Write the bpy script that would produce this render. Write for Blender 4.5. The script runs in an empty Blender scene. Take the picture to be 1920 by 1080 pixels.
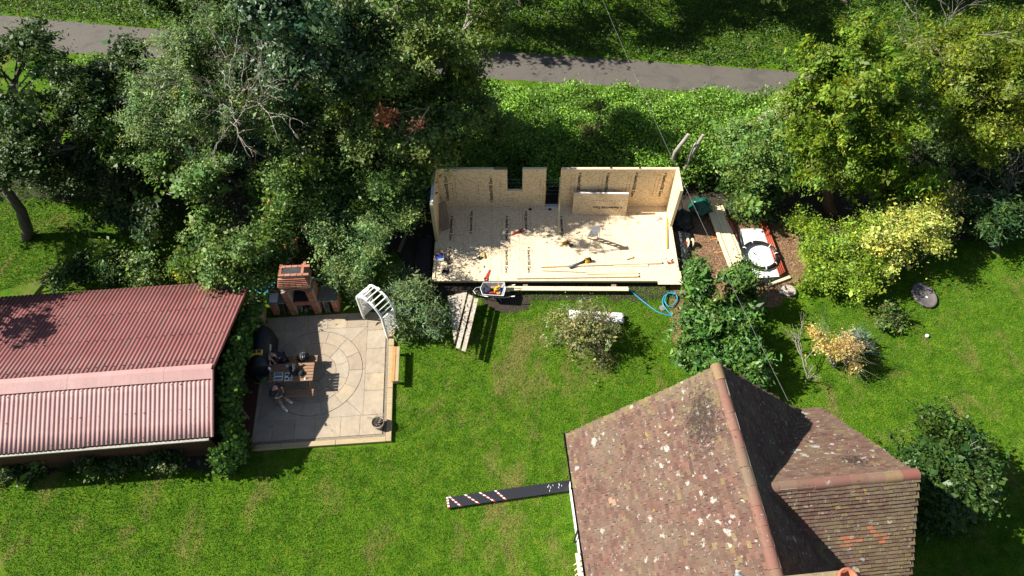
import bpy, bmesh, math, random
import numpy as np
from mathutils import Vector, Matrix

R = math.radians
random.seed(7)
RNG = np.random.default_rng(11)
scene = bpy.context.scene
COL = scene.collection

# ------------------------------------------------------------------ camera
CAM_H = 24.0
FPX = 1280.0                      # focal length in pixels of a 1920 wide picture
PITCH = R(56.3)                   # below the horizon
cam_d = bpy.data.cameras.new('camera')
cam_d.sensor_width = 36.0
cam_d.lens = 36.0 * FPX / 1920.0
cam_d.clip_start = 0.1
cam_d.clip_end = 1500
cam = bpy.data.objects.new('camera', cam_d)
COL.objects.link(cam)
cam.location = (0, 0, CAM_H)
cam.rotation_euler = (R(90) - PITCH, 0, 0)
scene.camera = cam

# ------------------------------------------------------------------ light
SUN_EL = 41.0
SHADOW = Vector((math.cos(R(-7)), math.sin(R(-7)), 0))      # where shadows fall
world = bpy.data.worlds.new('World')
scene.world = world
world.use_nodes = True
wn = world.node_tree
wn.nodes.clear()
wo = wn.nodes.new('ShaderNodeOutputWorld')
wb = wn.nodes.new('ShaderNodeBackground')
sky = wn.nodes.new('ShaderNodeTexSky')
sky.sky_type = 'NISHITA'
sky.sun_disc = False
sky.sun_elevation = R(SUN_EL)
sky.sun_rotation = math.atan2(-SHADOW.x, -SHADOW.y)
wb.inputs['Strength'].default_value = 0.05
wn.links.new(sky.outputs[0], wb.inputs[0])
wn.links.new(wb.outputs[0], wo.inputs[0])
sun_d = bpy.data.lights.new('sun', 'SUN')
sun_d.energy = 5.0
sun_d.angle = R(0.53)
sun_d.color = (1.0, 0.95, 0.86)
sun = bpy.data.objects.new('sun', sun_d)
COL.objects.link(sun)
sdir = Vector((SHADOW.x * math.cos(R(SUN_EL)), SHADOW.y * math.cos(R(SUN_EL)), -math.sin(R(SUN_EL))))
sun.rotation_euler = sdir.to_track_quat('-Z', 'Y').to_euler()
sun.location = (-40, 5, 40)

scene.view_settings.view_transform = 'Standard'
scene.view_settings.look = 'None'
scene.view_settings.gamma = 1.0
scene.view_settings.use_curve_mapping = False
scene.view_settings.exposure = 1.08
scene.cycles.max_bounces = 6
scene.cycles.diffuse_bounces = 3
scene.cycles.transparent_max_bounces = 6
scene.cycles.use_denoising = True

# ------------------------------------------------------------------ helpers
SP, CP = math.sin(PITCH), math.cos(PITCH)
def G(px, py, z=0.0):
    """ground survey: the point at height z seen at a spot of the 1920x1080 photograph"""
    u = (px - 960.0) / FPX; v = (540.0 - py) / FPX
    dy = CP + v * SP; dz = SP - v * CP
    t = (CAM_H - z) / dz
    return Vector((u * t, dy * t, z))

def tag(o, label=None, cat=None, group=None, kind=None):
    if label: o['label'] = label
    if cat: o['category'] = cat
    if group: o['group'] = group
    if kind: o['kind'] = kind
    return o

def thing(name, label, cat, loc=(0, 0, 0), rz=0.0, group=None):
    o = bpy.data.objects.new(name, None)
    o.empty_display_size = 0.2
    COL.objects.link(o)
    o.location = loc
    o.rotation_euler = (0, 0, rz)
    return tag(o, label, cat, group)

def link(name, me, mat=None, parent=None, loc=None, rot=None):
    o = bpy.data.objects.new(name, me)
    COL.objects.link(o)
    if mat is not None and len(me.materials) == 0:
        me.materials.append(mat)
    if parent is not None: o.parent = parent
    if loc is not None: o.location = loc
    if rot is not None: o.rotation_euler = rot
    return o

def copy_tree(o, parent=None):
    c = o.copy(); COL.objects.link(c)
    if parent is not None: c.parent = parent
    for ch in list(o.children): copy_tree(ch, c)
    return c

def frame_of(a, b):
    d = (b - a).normalized()
    h = Vector((0, 0, 1)) if abs(d.z) < 0.95 else Vector((1, 0, 0))
    x = d.cross(h).normalized(); y = d.cross(x).normalized()
    return d, x, y

class MB:
    """collects boxes, bars, tubes and faces into one mesh"""
    def __init__(s): s.v = []; s.f = []
    def add(s, vs, fs):
        n = len(s.v); s.v += [tuple(p) for p in vs]; s.f += [tuple(i + n for i in f) for f in fs]; return s
    def box(s, c, d, rot=None):
        hx, hy, hz = d[0] / 2, d[1] / 2, d[2] / 2
        ps = [Vector((x, y, z)) for z in (-hz, hz) for x, y in ((-hx, -hy), (hx, -hy), (hx, hy), (-hx, hy))]
        if rot is not None:
            m = rot if isinstance(rot, Matrix) else Matrix.Rotation(rot, 3, 'Z')
            ps = [m @ p for p in ps]
        c = Vector(c)
        return s.add([p + c for p in ps], [(3, 2, 1, 0), (4, 5, 6, 7), (0, 1, 5, 4), (1, 2, 6, 5), (2, 3, 7, 6), (3, 0, 4, 7)])
    def bar(s, a, b, w, h, up=None):
        a = Vector(a); b = Vector(b); d = (b - a).normalized()
        u = Vector(up) if up is not None else (Vector((0, 0, 1)) if abs(d.z) < 0.95 else Vector((0, 1, 0)))
        x = d.cross(u).normalized(); y = x.cross(d).normalized()
        o = [x * (i * w / 2) + y * (j * h / 2) for i, j in ((-1, -1), (1, -1), (1, 1), (-1, 1))]
        return s.add([a + k for k in o] + [b + k for k in o], [(0, 1, 2, 3), (7, 6, 5, 4), (0, 4, 5, 1), (1, 5, 6, 2), (2, 6, 7, 3), (3, 7, 4, 0)])
    def tube(s, pts, rad, n=8, cap=True):
        pts = [Vector(p) for p in pts]
        if not hasattr(rad, '__len__'): rad = [rad] * len(pts)
        vs = []; fs = []; x0 = None
        for i, p in enumerate(pts):
            d = (pts[min(i + 1, len(pts) - 1)] - pts[max(i - 1, 0)]).normalized()
            if x0 is None:
                h = Vector((0, 0, 1)) if abs(d.z) < 0.9 else Vector((1, 0, 0)); x0 = d.cross(h).normalized()
            x0 = (x0 - d * x0.dot(d)).normalized(); y = d.cross(x0)
            for k in range(n):
                a = 2 * math.pi * k / n
                vs.append(p + (x0 * math.cos(a) + y * math.sin(a)) * rad[i])
        for i in range(len(pts) - 1):
            for k in range(n):
                a = i * n + k; b = i * n + (k + 1) % n
                fs.append((a, b, b + n, a + n))
        if cap:
            fs.append(tuple(range(n - 1, -1, -1))); fs.append(tuple(range((len(pts) - 1) * n, len(pts) * n)))
        return s.add(vs, fs)
    def lathe(s, prof, n=20, c=(0, 0, 0), sx=1.0, sy=1.0):
        vs = []; fs = []; c = Vector(c)
        for r, z in prof:
            for k in range(n):
                a = 2 * math.pi * k / n
                vs.append(c + Vector((r * sx * math.cos(a), r * sy * math.sin(a), z)))
        for i in range(len(prof) - 1):
            for k in range(n):
                a = i * n + k; b = i * n + (k + 1) % n
                fs.append((a, b, b + n, a + n))
        if prof[0][0] > 1e-6: fs.append(tuple(range(n - 1, -1, -1)))
        if prof[-1][0] > 1e-6: fs.append(tuple(range((len(prof) - 1) * n, len(prof) * n)))
        return s.add(vs, fs)
    def prism(s, poly, z0, z1):
        n = len(poly)
        vs = [(p[0], p[1], z0) for p in poly] + [(p[0], p[1], z1) for p in poly]
        return s.add(vs, [tuple(range(n - 1, -1, -1)), tuple(range(n, 2 * n))] + [(i, (i + 1) % n, (i + 1) % n + n, i + n) for i in range(n)])
    def mesh(s, name, smooth=False):
        me = bpy.data.meshes.new(name)
        me.from_pydata(s.v, [], s.f)
        if smooth:
            me.polygons.foreach_set('use_smooth', [True] * len(me.polygons))
        me.update()
        return me
    def build(s, name, mat, parent=None, smooth=False, loc=None, rot=None, bevel=0):
        me = s.mesh(name, smooth)
        o = link(name, me, mat, parent, loc, rot)
        if bevel:
            b = o.modifiers.new('bevel', 'BEVEL'); b.width = bevel; b.segments = 2; b.limit_method = 'ANGLE'
        return o

# ------------------------------------------------------------------ materials
def new_mat(name):
    m = bpy.data.materials.new(name); m.use_nodes = True
    nt = m.node_tree; nt.nodes.clear()
    out = nt.nodes.new('ShaderNodeOutputMaterial')
    b = nt.nodes.new('ShaderNodeBsdfPrincipled')
    nt.links.new(b.outputs[0], out.inputs[0])
    return m, nt, b, out
def N(nt, kind, **kw):
    n = nt.nodes.new('ShaderNode' + kind)
    for k, v in kw.items():
        if k in n.inputs: n.inputs[k].default_value = v
        else: setattr(n, k, v)
    return n
def mixc(nt, fac, a, b, mode='MIX'):
    n = nt.nodes.new('ShaderNodeMix'); n.data_type = 'RGBA'; n.blend_type = mode
    for sock, val in ((n.inputs[0], fac), (n.inputs[6], a), (n.inputs[7], b)):
        if isinstance(val, bpy.types.NodeSocket): nt.links.new(val, sock)
        elif isinstance(val, (int, float)): sock.default_value = val
        else: sock.default_value = (*val, 1.0) if len(val) == 3 else val
    return n.outputs[2]
def ramp(nt, src, stops, interp='LINEAR'):
    n = nt.nodes.new('ShaderNodeValToRGB'); e = n.color_ramp.elements
    n.color_ramp.interpolation = interp
    while len(e) > 1: e.remove(e[-1])
    for i, (p, c) in enumerate(stops):
        el = e[0] if i == 0 else e.new(p)
        el.position = p
        if isinstance(c, (int, float)): c = (c, c, c)
        el.color = (*c, 1.0)
    nt.links.new(src, n.inputs[0])
    return n.outputs[0]
def wpos(nt, scale=(1, 1, 1), rot=(0, 0, 0), coord='world'):
    if coord == 'world':
        src = N(nt, 'NewGeometry').outputs['Position']
    else:
        src = N(nt, 'TexCoord').outputs['Object']
    mp = N(nt, 'Mapping'); mp.inputs['Scale'].default_value = scale; mp.inputs['Rotation'].default_value = rot
    nt.links.new(src, mp.inputs[0])
    return mp.outputs[0]
def noise(nt, vec, scale, detail=4, rough=0.55, dist=0.0):
    n = N(nt, 'TexNoise'); n.inputs['Scale'].default_value = scale; n.inputs['Detail'].default_value = detail
    n.inputs['Roughness'].default_value = rough; n.inputs['Distortion'].default_value = dist
    if vec is not None: nt.links.new(vec, n.inputs['Vector'])
    return n.outputs['Fac']
def vor(nt, vec, scale, feature='F1', out='Distance'):
    n = N(nt, 'TexVoronoi'); n.feature = feature; n.inputs['Scale'].default_value = scale
    nt.links.new(vec, n.inputs['Vector'])
    return n.outputs[out]
def bump(nt, b, h, strength=0.3, dist=0.02):
    n = N(nt, 'Bump'); n.inputs['Strength'].default_value = strength; n.inputs['Distance'].default_value = dist
    nt.links.new(h, n.inputs['Height']); nt.links.new(n.outputs[0], b.inputs['Normal'])
def plain(name, c1, c2=None, scale=6.0, rough=0.6, bmp=0.0, stretch=(1, 1, 1), metal=0.0, coord='object', spec=0.5):
    """base colour wandering between two tones, with fine relief"""
    m, nt, b, out = new_mat(name)
    if c2 is None: c2 = tuple(min(1, c * 0.75) for c in c1)
    p = wpos(nt, stretch, coord=coord)
    f = noise(nt, p, scale, 6, 0.62)
    nt.links.new(ramp(nt, f, [(0.3, c2), (0.7, c1)]), b.inputs['Base Color'])
    b.inputs['Roughness'].default_value = rough; b.inputs['Metallic'].default_value = metal
    b.inputs['Specular IOR Level'].default_value = spec
    if bmp: bump(nt, b, noise(nt, p, scale * 3, 5), bmp, 0.02)
    return m
def leaf_mat(name, transl=0.3, rough=0.5, spec=0.35):
    m, nt, b, out = new_mat(name)
    a = N(nt, 'Attribute'); a.attribute_name = 'Col'
    nt.links.new(a.outputs['Color'], b.inputs['Base Color'])
    b.inputs['Roughness'].default_value = rough
    b.inputs['Specular IOR Level'].default_value = spec
    t = N(nt, 'BsdfTranslucent')
    nt.links.new(mixc(nt, 1.0, a.outputs['Color'], (1.0, 1.0, 0.5), 'MULTIPLY'), t.inputs[0])
    ms = N(nt, 'MixShader'); ms.inputs[0].default_value = transl
    nt.links.new(b.outputs[0], ms.inputs[1]); nt.links.new(t.outputs[0], ms.inputs[2])
    nt.links.new(ms.outputs[0], out.inputs[0])
    return m
M = {}
M['leaf'] = leaf_mat('leaf')
M['leaf_gloss'] = leaf_mat('leaf_glossy', 0.2, 0.44, 0.35)
M['grass'] = leaf_mat('grass_blade', 0.25, 0.6, 0.25)
M['bark'] = plain('bark', (0.13, 0.10, 0.075), (0.05, 0.04, 0.03), 9, 0.9, 0.6, (1, 1, 0.3))
M['bark_pale'] = plain('bark_pale', (0.36, 0.33, 0.28), (0.2, 0.18, 0.15), 9, 0.9, 0.4)
M['bark_red'] = plain('bark_red', (0.20, 0.10, 0.06), (0.10, 0.05, 0.03), 9, 0.9, 0.5, (1, 1, 0.3))
M['black'] = plain('black_plastic', (0.02, 0.02, 0.022), (0.012, 0.012, 0.014), 6, 0.42, 0.1)
M['white'] = plain('white_paint', (0.8, 0.8, 0.78), (0.7, 0.7, 0.67), 5, 0.5, 0.05)
M['steel'] = plain('steel', (0.55, 0.55, 0.56), (0.4, 0.4, 0.42), 20, 0.4, 0, metal=0.8)
M['red'] = plain('red_plastic', (0.45, 0.035, 0.02), (0.33, 0.03, 0.02), 6, 0.45)
M['yellow'] = plain('yellow_plastic', (0.75, 0.42, 0.02), (0.6, 0.34, 0.02), 6, 0.45)
M['blue'] = plain('blue_plastic', (0.02, 0.08, 0.5), (0.02, 0.06, 0.35), 6, 0.4)
M['orange'] = plain('orange_timber', (0.62, 0.26, 0.07), (0.45, 0.17, 0.05), 8, 0.6, 0.2)
M['navy'] = plain('navy_cloth', (0.012, 0.016, 0.04), (0.008, 0.01, 0.026), 18, 0.85, 0.3)
M['black_cloth'] = plain('black_cloth', (0.014, 0.014, 0.016), (0.008, 0.008, 0.01), 18, 0.9, 0.3)
M['grey_cloth'] = plain('grey_cloth', (0.16, 0.17, 0.19), (0.11, 0.12, 0.14), 18, 0.85, 0.3)
M['skin'] = plain('skin', (0.56, 0.31, 0.22), (0.48, 0.25, 0.17), 12, 0.5)
M['hair'] = plain('grey_hair', (0.20, 0.17, 0.15), (0.1, 0.085, 0.075), 40, 0.7)
M['glass'] = plain('dark_glass', (0.03, 0.04, 0.05), (0.02, 0.025, 0.03), 2, 0.08)
def timber(name, c1, c2, rough=0.65):
    m, nt, b, out = new_mat(name)
    p = wpos(nt, (1, 1, 1), coord='object')
    f = noise(nt, wpos(nt, (0.6, 14, 14), coord='object'), 3, 4, 0.6, 0.4)
    k = vor(nt, wpos(nt, (1.6, 9, 9), coord='object'), 1.0)
    c = ramp(nt, f, [(0.3, c2), (0.7, c1)])
    kn = ramp(nt, k, [(0.06, 1.0), (0.12, 0.0)])
    nt.links.new(mixc(nt, kn, c, tuple(x * 0.45 for x in c2)), b.inputs['Base Color'])
    b.inputs['Roughness'].default_value = rough
    bump(nt, b, f, 0.15, 0.01)
    return m
M['pine'] = timber('new_pine', (0.78, 0.65, 0.43), (0.68, 0.53, 0.32))
M['pine_green'] = timber('treated_pine', (0.48, 0.42, 0.24), (0.36, 0.31, 0.17))
M['oldwood'] = timber('weathered_timber', (0.30, 0.22, 0.14), (0.19, 0.135, 0.085))
M['sleeper'] = timber('sleeper_timber', (0.42, 0.33, 0.19), (0.29, 0.22, 0.12))
M['darkwood'] = timber('stained_timber', (0.10, 0.03, 0.02), (0.06, 0.02, 0.014))

def osb(name, k=1.0, grey=0.0, pale=0.0):
    m, nt, b, out = new_mat(name)
    def tone(c):
        g = sum(c) / 3
        return tuple(((x * (1 - grey) + g * grey) * (1 - pale) + pale * q) * k for x, q in zip(c, (0.84, 0.73, 0.55)))
    w = N(nt, 'TexNoise'); w.inputs['Scale'].default_value = 7
    nt.links.new(wpos(nt), w.inputs['Vector'])
    cols = []
    for i, ang in enumerate((0.3, 1.5, 2.5)):
        v = vor(nt, wpos(nt, (13, 36, 36) if i != 1 else (36, 13, 36), (0.2 * i, 0.15, ang)), 1.0, 'F1', 'Color')
        cols.append(v)
    s1 = N(nt, 'SeparateColor'); nt.links.new(cols[0], s1.inputs[0])
    s2 = N(nt, 'SeparateColor'); nt.links.new(cols[1], s2.inputs[0])
    s3 = N(nt, 'SeparateColor'); nt.links.new(cols[2], s3.inputs[0])
    a = N(nt, 'Math'); a.operation = 'MULTIPLY_ADD'; a.inputs[1].default_value = 0.5
    nt.links.new(s1.outputs[0], a.inputs[0])
    h = N(nt, 'Math'); h.operation = 'MULTIPLY'; h.inputs[1].default_value = 0.5
    nt.links.new(s2.outputs[0], h.inputs[0]); nt.links.new(h.outputs[0], a.inputs[2])
    c = ramp(nt, a.outputs[0], [(0.08, tone((0.42, 0.25, 0.11))), (0.28, tone((0.60, 0.42, 0.22))), (0.55, tone((0.72, 0.55, 0.33))), (0.9, tone((0.80, 0.66, 0.45)))])
    dark = ramp(nt, s3.outputs[1], [(0.0, 0.0), (0.93, 0.7)], 'CONSTANT')
    c = mixc(nt, dark, c, tone((0.36, 0.18, 0.07)))
    nt.links.new(c, b.inputs['Base Color'])
    b.inputs['Roughness'].default_value = 0.7
    b.inputs['Specular IOR Level'].default_value = 0.2
    bump(nt, b, a.outputs[0], 0.12, 0.01)
    return m
M['osb'] = osb('strand_board', 1.0, 0.0, 0.12)
M['osb_floor_sunlit'] = osb('strand_board_floor_sunlit', 0.98, 0.0, 0.38)  # same board as the walls, paled to paint in the sun glare
M['osb_old'] = osb('weathered_strand_board', 0.72, 0.55)
# ------------------------------------------------------------------ the setting
def lawn_colour(nt):
    p = wpos(nt)
    big = noise(nt, p, 0.35, 3, 0.5)
    mid = noise(nt, p, 1.6, 5, 0.65)
    fine = noise(nt, p, 14, 4, 0.7)
    g = ramp(nt, mid, [(0.32, (0.035, 0.104, 0.003)), (0.48, (0.070, 0.175, 0.005)), (0.68, (0.126, 0.238, 0.012))])
    g = mixc(nt, ramp(nt, fine, [(0.35, 0.0), (0.75, 0.5)]), g, (0.14, 0.250, 0.018))
    g = mixc(nt, 1.0, g, ramp(nt, noise(nt, p, 34, 3, 0.6), [(0.3, 0.55), (0.5, 1.0), (0.7, 1.0)]), 'MULTIPLY')
    g = mixc(nt, ramp(nt, noise(nt, p, 5.5, 5, 0.7), [(0.5, 0.0), (0.7, 0.6)]), g, (0.032, 0.095, 0.004))
    g = mixc(nt, ramp(nt, noise(nt, wpos(nt, (1, 1, 1), (0, 0, 1.1)), 3.1, 6, 0.7), [(0.52, 0.0), (0.68, 0.6)]), g, (0.20, 0.255, 0.026))
    patch = noise(nt, wpos(nt, (1.3, 0.8, 1)), 0.75, 5, 0.68, 0.5)
    # worn, straw-coloured turf: thickest between the two bushes in mid lawn
    sep = N(nt, 'SeparateXYZ'); nt.links.new(p, sep.inputs[0])
    def blob(cx, cy, rx, ry):
        def sq(sock, c, r):
            s = N(nt, 'Math'); s.operation = 'SUBTRACT'; nt.links.new(sock, s.inputs[0]); s.inputs[1].default_value = c
            d = N(nt, 'Math'); d.operation = 'DIVIDE'; nt.links.new(s.outputs[0], d.inputs[0]); d.inputs[1].default_value = r
            q = N(nt, 'Math'); q.operation = 'MULTIPLY'; nt.links.new(d.outputs[0], q.inputs[0]); nt.links.new(d.outputs[0], q.inputs[1])
            return q.outputs[0]
        a = N(nt, 'Math'); a.operation = 'ADD'
        nt.links.new(sq(sep.outputs[0], cx, rx), a.inputs[0]); nt.links.new(sq(sep.outputs[1], cy, ry), a.inputs[1])
        return ramp(nt, a.outputs[0], [(0.1, 1.0), (1.0, 0.0)])
    b1 = blob(1.0, 12.6, 3.0, 2.6)
    b2 = blob(-0.1, 7.0, 1.2, 3.0)
    mx = N(nt, 'Math'); mx.operation = 'MAXIMUM'; nt.links.new(b1, mx.inputs[0]); nt.links.new(b2, mx.inputs[1])
    ad = N(nt, 'Math'); ad.operation = 'MULTIPLY_ADD'; ad.inputs[1].default_value = 0.13
    nt.links.new(mx.outputs[0], ad.inputs[0]); nt.links.new(patch, ad.inputs[2])
    worn = ramp(nt, ad.outputs[0], [(0.53, 0.0), (0.72, 0.7)])
    return mixc(nt, worn, g, (0.23, 0.195, 0.07)), fine
m, nt, b, out = new_mat('lawn_turf')
c, fine = lawn_colour(nt)
nt.links.new(mixc(nt, 1.0, c, (0.8, 0.8, 0.7), 'MULTIPLY'), b.inputs['Base Color'])
b.inputs['Roughness'].default_value = 0.9
b.inputs['Specular IOR Level'].default_value = 0.1
bump(nt, b, noise(nt, wpos(nt), 22, 5, 0.7), 0.9, 0.06)
M['lawn'] = m
m, nt, b, out = new_mat('lawn_blade')
c, fine = lawn_colour(nt)
nt.links.new(mixc(nt, 1.0, c, (1.15, 1.15, 1.0), 'MULTIPLY'), b.inputs['Base Color'])
b.inputs['Roughness'].default_value = 0.6
b.inputs['Specular IOR Level'].default_value = 0.25
t = N(nt, 'BsdfTranslucent'); nt.links.new(c, t.inputs[0])
ms = N(nt, 'MixShader'); ms.inputs[0].default_value = 0.3
nt.links.new(b.outputs[0], ms.inputs[1]); nt.links.new(t.outputs[0], ms.inputs[2]); nt.links.new(ms.outputs[0], out.inputs[0])
M['lawn_blade'] = m

g = MB(); g.add([(-300, -150, 0), (300, -150, 0), (300, 500, 0), (-300, 500, 0)], [(0, 1, 2, 3)])
tag(g.build('ground', M['lawn']), kind='structure')

def sheet(name, pts, z, mat, step=0.35, jit=0.12, kind='structure', seed=1):
    """flat patch of ground with an uneven rim"""
    rnd = random.Random(seed); ring = []
    pts = [Vector((p[0], p[1], 0)) for p in pts]
    for i, p in enumerate(pts):
        q = pts[(i + 1) % len(pts)]; n = max(1, int((q - p).length / step))
        for k in range(n):
            w = p.lerp(q, k / n)
            ring.append((w.x + rnd.uniform(-jit, jit), w.y + rnd.uniform(-jit, jit), z))
    bm = bmesh.new(); vs = [bm.verts.new(p) for p in ring]; f = bm.faces.new(vs)
    bmesh.ops.triangulate(bm, faces=[f])
    bm.normal_update()
    for f in bm.faces:
        if f.normal.z < 0: f.normal_flip()
    me = bpy.data.meshes.new(name); bm.to_mesh(me); bm.free()
    return tag(link(name, me, mat), kind=kind)

# asphalt lane
m, nt, b, out = new_mat('asphalt')
p = wpos(nt)
c = ramp(nt, noise(nt, p, 60, 5, 0.75), [(0.3, (0.064, 0.056, 0.046)), (0.7, (0.132, 0.118, 0.098))])
c = mixc(nt, ramp(nt, noise(nt, wpos(nt, (0.25, 1.3, 1)), 0.8, 4), [(0.35, 0.0), (0.7, 0.6)]), c, (0.115, 0.101, 0.083))
c = mixc(nt, ramp(nt, noise(nt, p, 0.55, 6, 0.75, 0.8), [(0.52, 0.0), (0.6, 0.45)]), c, (0.05, 0.046, 0.043))
ck = vor(nt, p, 0.45, 'DISTANCE_TO_EDGE')
c = mixc(nt, ramp(nt, ck, [(0.0, 0.45), (0.006, 0.0)]), c, (0.025, 0.023, 0.02))
c = mixc(nt, ramp(nt, noise(nt, p, 18, 5, 0.8), [(0.66, 0.0), (0.7, 0.8)]), c, (0.16, 0.12, 0.06))
nt.links.new(c, b.inputs['Base Color']); b.inputs['Roughness'].default_value = 0.9
bump(nt, b, noise(nt, p, 90, 4, 0.7), 0.5, 0.02)
M['asphalt'] = m
top = [(-700, -5), (0, 28), (330, 58), (920, 95), (1240, 117), (1560, 139), (2500, 205)]
bot = [(2500, 262), (1460, 182), (1200, 165), (920, 147), (400, 118), (105, 97), (-700, 48)]
sheet('road', [G(*p) for p in top] + [G(*p) for p in bot], 0.006, M['asphalt'], 0.4, 0.05, seed=3)

# earth
m, nt, b, out = new_mat('dark_earth')
p = wpos(nt)
c = ramp(nt, noise(nt, p, 9, 6, 0.75), [(0.3, (0.018, 0.013, 0.009)), (0.6, (0.05, 0.036, 0.024)), (0.8, (0.10, 0.07, 0.045))])
nt.links.new(c, b.inputs['Base Color']); b.inputs['Roughness'].default_value = 0.95
bump(nt, b, noise(nt, p, 25, 6, 0.75), 1.0, 0.06)
M['earth'] = m
m, nt, b, out = new_mat('bark_chip')
p = wpos(nt)
v = vor(nt, p, 22, 'F1', 'Color'); sp = N(nt, 'SeparateColor'); nt.links.new(v, sp.inputs[0])
c = ramp(nt, sp.outputs[0], [(0.0, (0.11, 0.055, 0.03)), (0.5, (0.22, 0.12, 0.065)), (1.0, (0.33, 0.20, 0.115))])
c = mixc(nt, ramp(nt, noise(nt, p, 1.2, 4), [(0.4, 0.0), (0.7, 0.6)]), c, (0.14, 0.085, 0.05))
nt.links.new(c, b.inputs['Base Color']); b.inputs['Roughness'].default_value = 0.95
bump(nt, b, sp.outputs[0], 0.9, 0.04)
M['chip'] = m
sheet('earth_bed', [G(-250, 330), G(560, 230), G(1000, 250), G(1480, 290), G(1860, 250), G(2100, 330), G(1900, 440), G(1520, 470), G(1340, 400), G(1280, 560),
                    G(760, 560), G(745, 470), G(610, 540), G(470, 520), G(330, 400), G(60, 370), G(-250, 400)], 0.004, M['earth'], 0.4, 0.2, seed=5)
sheet('bark_path', [G(1262, 410), G(1330, 390), G(1400, 405), G(1490, 425), G(1515, 520), G(1462, 572), G(1412, 590), G(1300, 570), G(1262, 540)], 0.010, M['chip'], 0.3, 0.15, seed=6)
sheet('bare_earth', [G(905, 555), G(960, 550), G(1000, 556), G(990, 582), G(945, 590), G(908, 575)], 0.005, M['earth'], 0.15, 0.08, seed=8)
sheet('flower_bed', [G(-200, 800), G(440, 790), G(470, 850), G(420, 885), G(200, 880), G(-200, 905)], 0.005, M['earth'], 0.3, 0.12, seed=9)
sheet('bare_earth', [G(1258, 560), G(1290, 560), G(1320, 700), G(1275, 690), G(1262, 640)], 0.005, M['chip'], 0.2, 0.1, seed=12)

# ---- wood chips
def quads(name, P, Nn, L, W, C, mat, parent=None, kind=None, seed=0, T=None, bend=0.0):
    """many leaf-shaped faces in one mesh: positions, normals, lengths, widths, colours"""
    r = np.random.default_rng(seed); n = len(P)
    Nn = Nn / np.maximum(np.linalg.norm(Nn, axis=1, keepdims=True), 1e-6)
    if T is None: T = r.normal(size=(n, 3))
    T = T - Nn * np.sum(T * Nn, axis=1, keepdims=True)
    T /= np.maximum(np.linalg.norm(T, axis=1, keepdims=True), 1e-6)
    B = np.cross(Nn, T)
    L = np.broadcast_to(np.asarray(L, float), (n,))[:, None]; W = np.broadcast_to(np.asarray(W, float), (n,))[:, None]
    a = P - T * L * 0.5; c = P + T * L * 0.5
    mid = P - T * L * 0.08 - Nn * (bend * L)
    bq = mid + B * W * 0.5; dq = mid - B * W * 0.5
    V = np.stack([a, bq, c, dq], axis=1).reshape(-1, 3)
    me = bpy.data.meshes.new(name)
    me.vertices.add(4 * n); me.vertices.foreach_set('co', V.astype(np.float32).ravel())
    me.loops.add(4 * n); me.loops.foreach_set('vertex_index', np.arange(4 * n, dtype=np.int32))
    me.polygons.add(n); me.polygons.foreach_set('loop_start', np.arange(0, 4 * n, 4, dtype=np.int32))
    me.polygons.foreach_set('loop_total', np.full(n, 4, dtype=np.int32))
    if C is not None:
        at = me.attributes.new('Col', 'FLOAT_COLOR', 'POINT')
        cc = np.concatenate([np.clip(C, 0, 1), np.ones((n, 1))], axis=1)
        at.data.foreach_set('color', np.repeat(cc, 4, axis=0).astype(np.float32).ravel())
    me.update(calc_edges=True)
    o = link(name, me, mat, parent)
    if kind: o['kind'] = kind
    return o
def inside(pts, X, Y):
    """points inside a polygon"""
    res = np.zeros(len(X), bool); n = len(pts)
    for i in range(n):
        x1, y1 = pts[i][0], pts[i][1]; x2, y2 = pts[(i + 1) % n][0], pts[(i + 1) % n][1]
        cond = ((y1 > Y) != (y2 > Y)) & (X < (x2 - x1) * (Y - y1) / ((y2 - y1) if y2 != y1 else 1e-9) + x1)
        res ^= cond
    return res
def scatter_poly(pts, n, r):
    xs = [p[0] for p in pts]; ys = [p[1] for p in pts]; out = np.zeros((0, 2))
    while len(out) < n:
        q = np.stack([r.uniform(min(xs), max(xs), 2 * n), r.uniform(min(ys), max(ys), 2 * n)], 1)
        out = np.concatenate([out, q[inside(pts, q[:, 0], q[:, 1])]])
    return out[:n]
def pal(r, n, cols, jit=0.18):
    cols = np.array(cols); k = r.integers(0, len(cols), n); k2 = r.integers(0, len(cols), n); w = r.random((n, 1))
    return (cols[k] * w + cols[k2] * (1 - w)) * (1 + r.normal(0, jit, (n, 1)))
r = np.random.default_rng(21)
pp = scatter_poly([G(1270, 420), G(1340, 400), G(1485, 430), G(1510, 520), G(1415, 585), G(1290, 560)], 9000, r)
n = len(pp)
tag(quads('bark_chips', np.c_[pp, r.uniform(0.015, 0.03, n)], np.c_[r.normal(0, 0.45, (n, 2)), np.ones(n)], r.uniform(0.04, 0.1, n), r.uniform(0.02, 0.045, n),
          pal(r, n, [(0.30, 0.17, 0.09), (0.17, 0.09, 0.05), (0.40, 0.26, 0.15)]), M['grass']), 'loose brown bark chips beside the timber platform', 'bark chips', kind='stuff')

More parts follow.
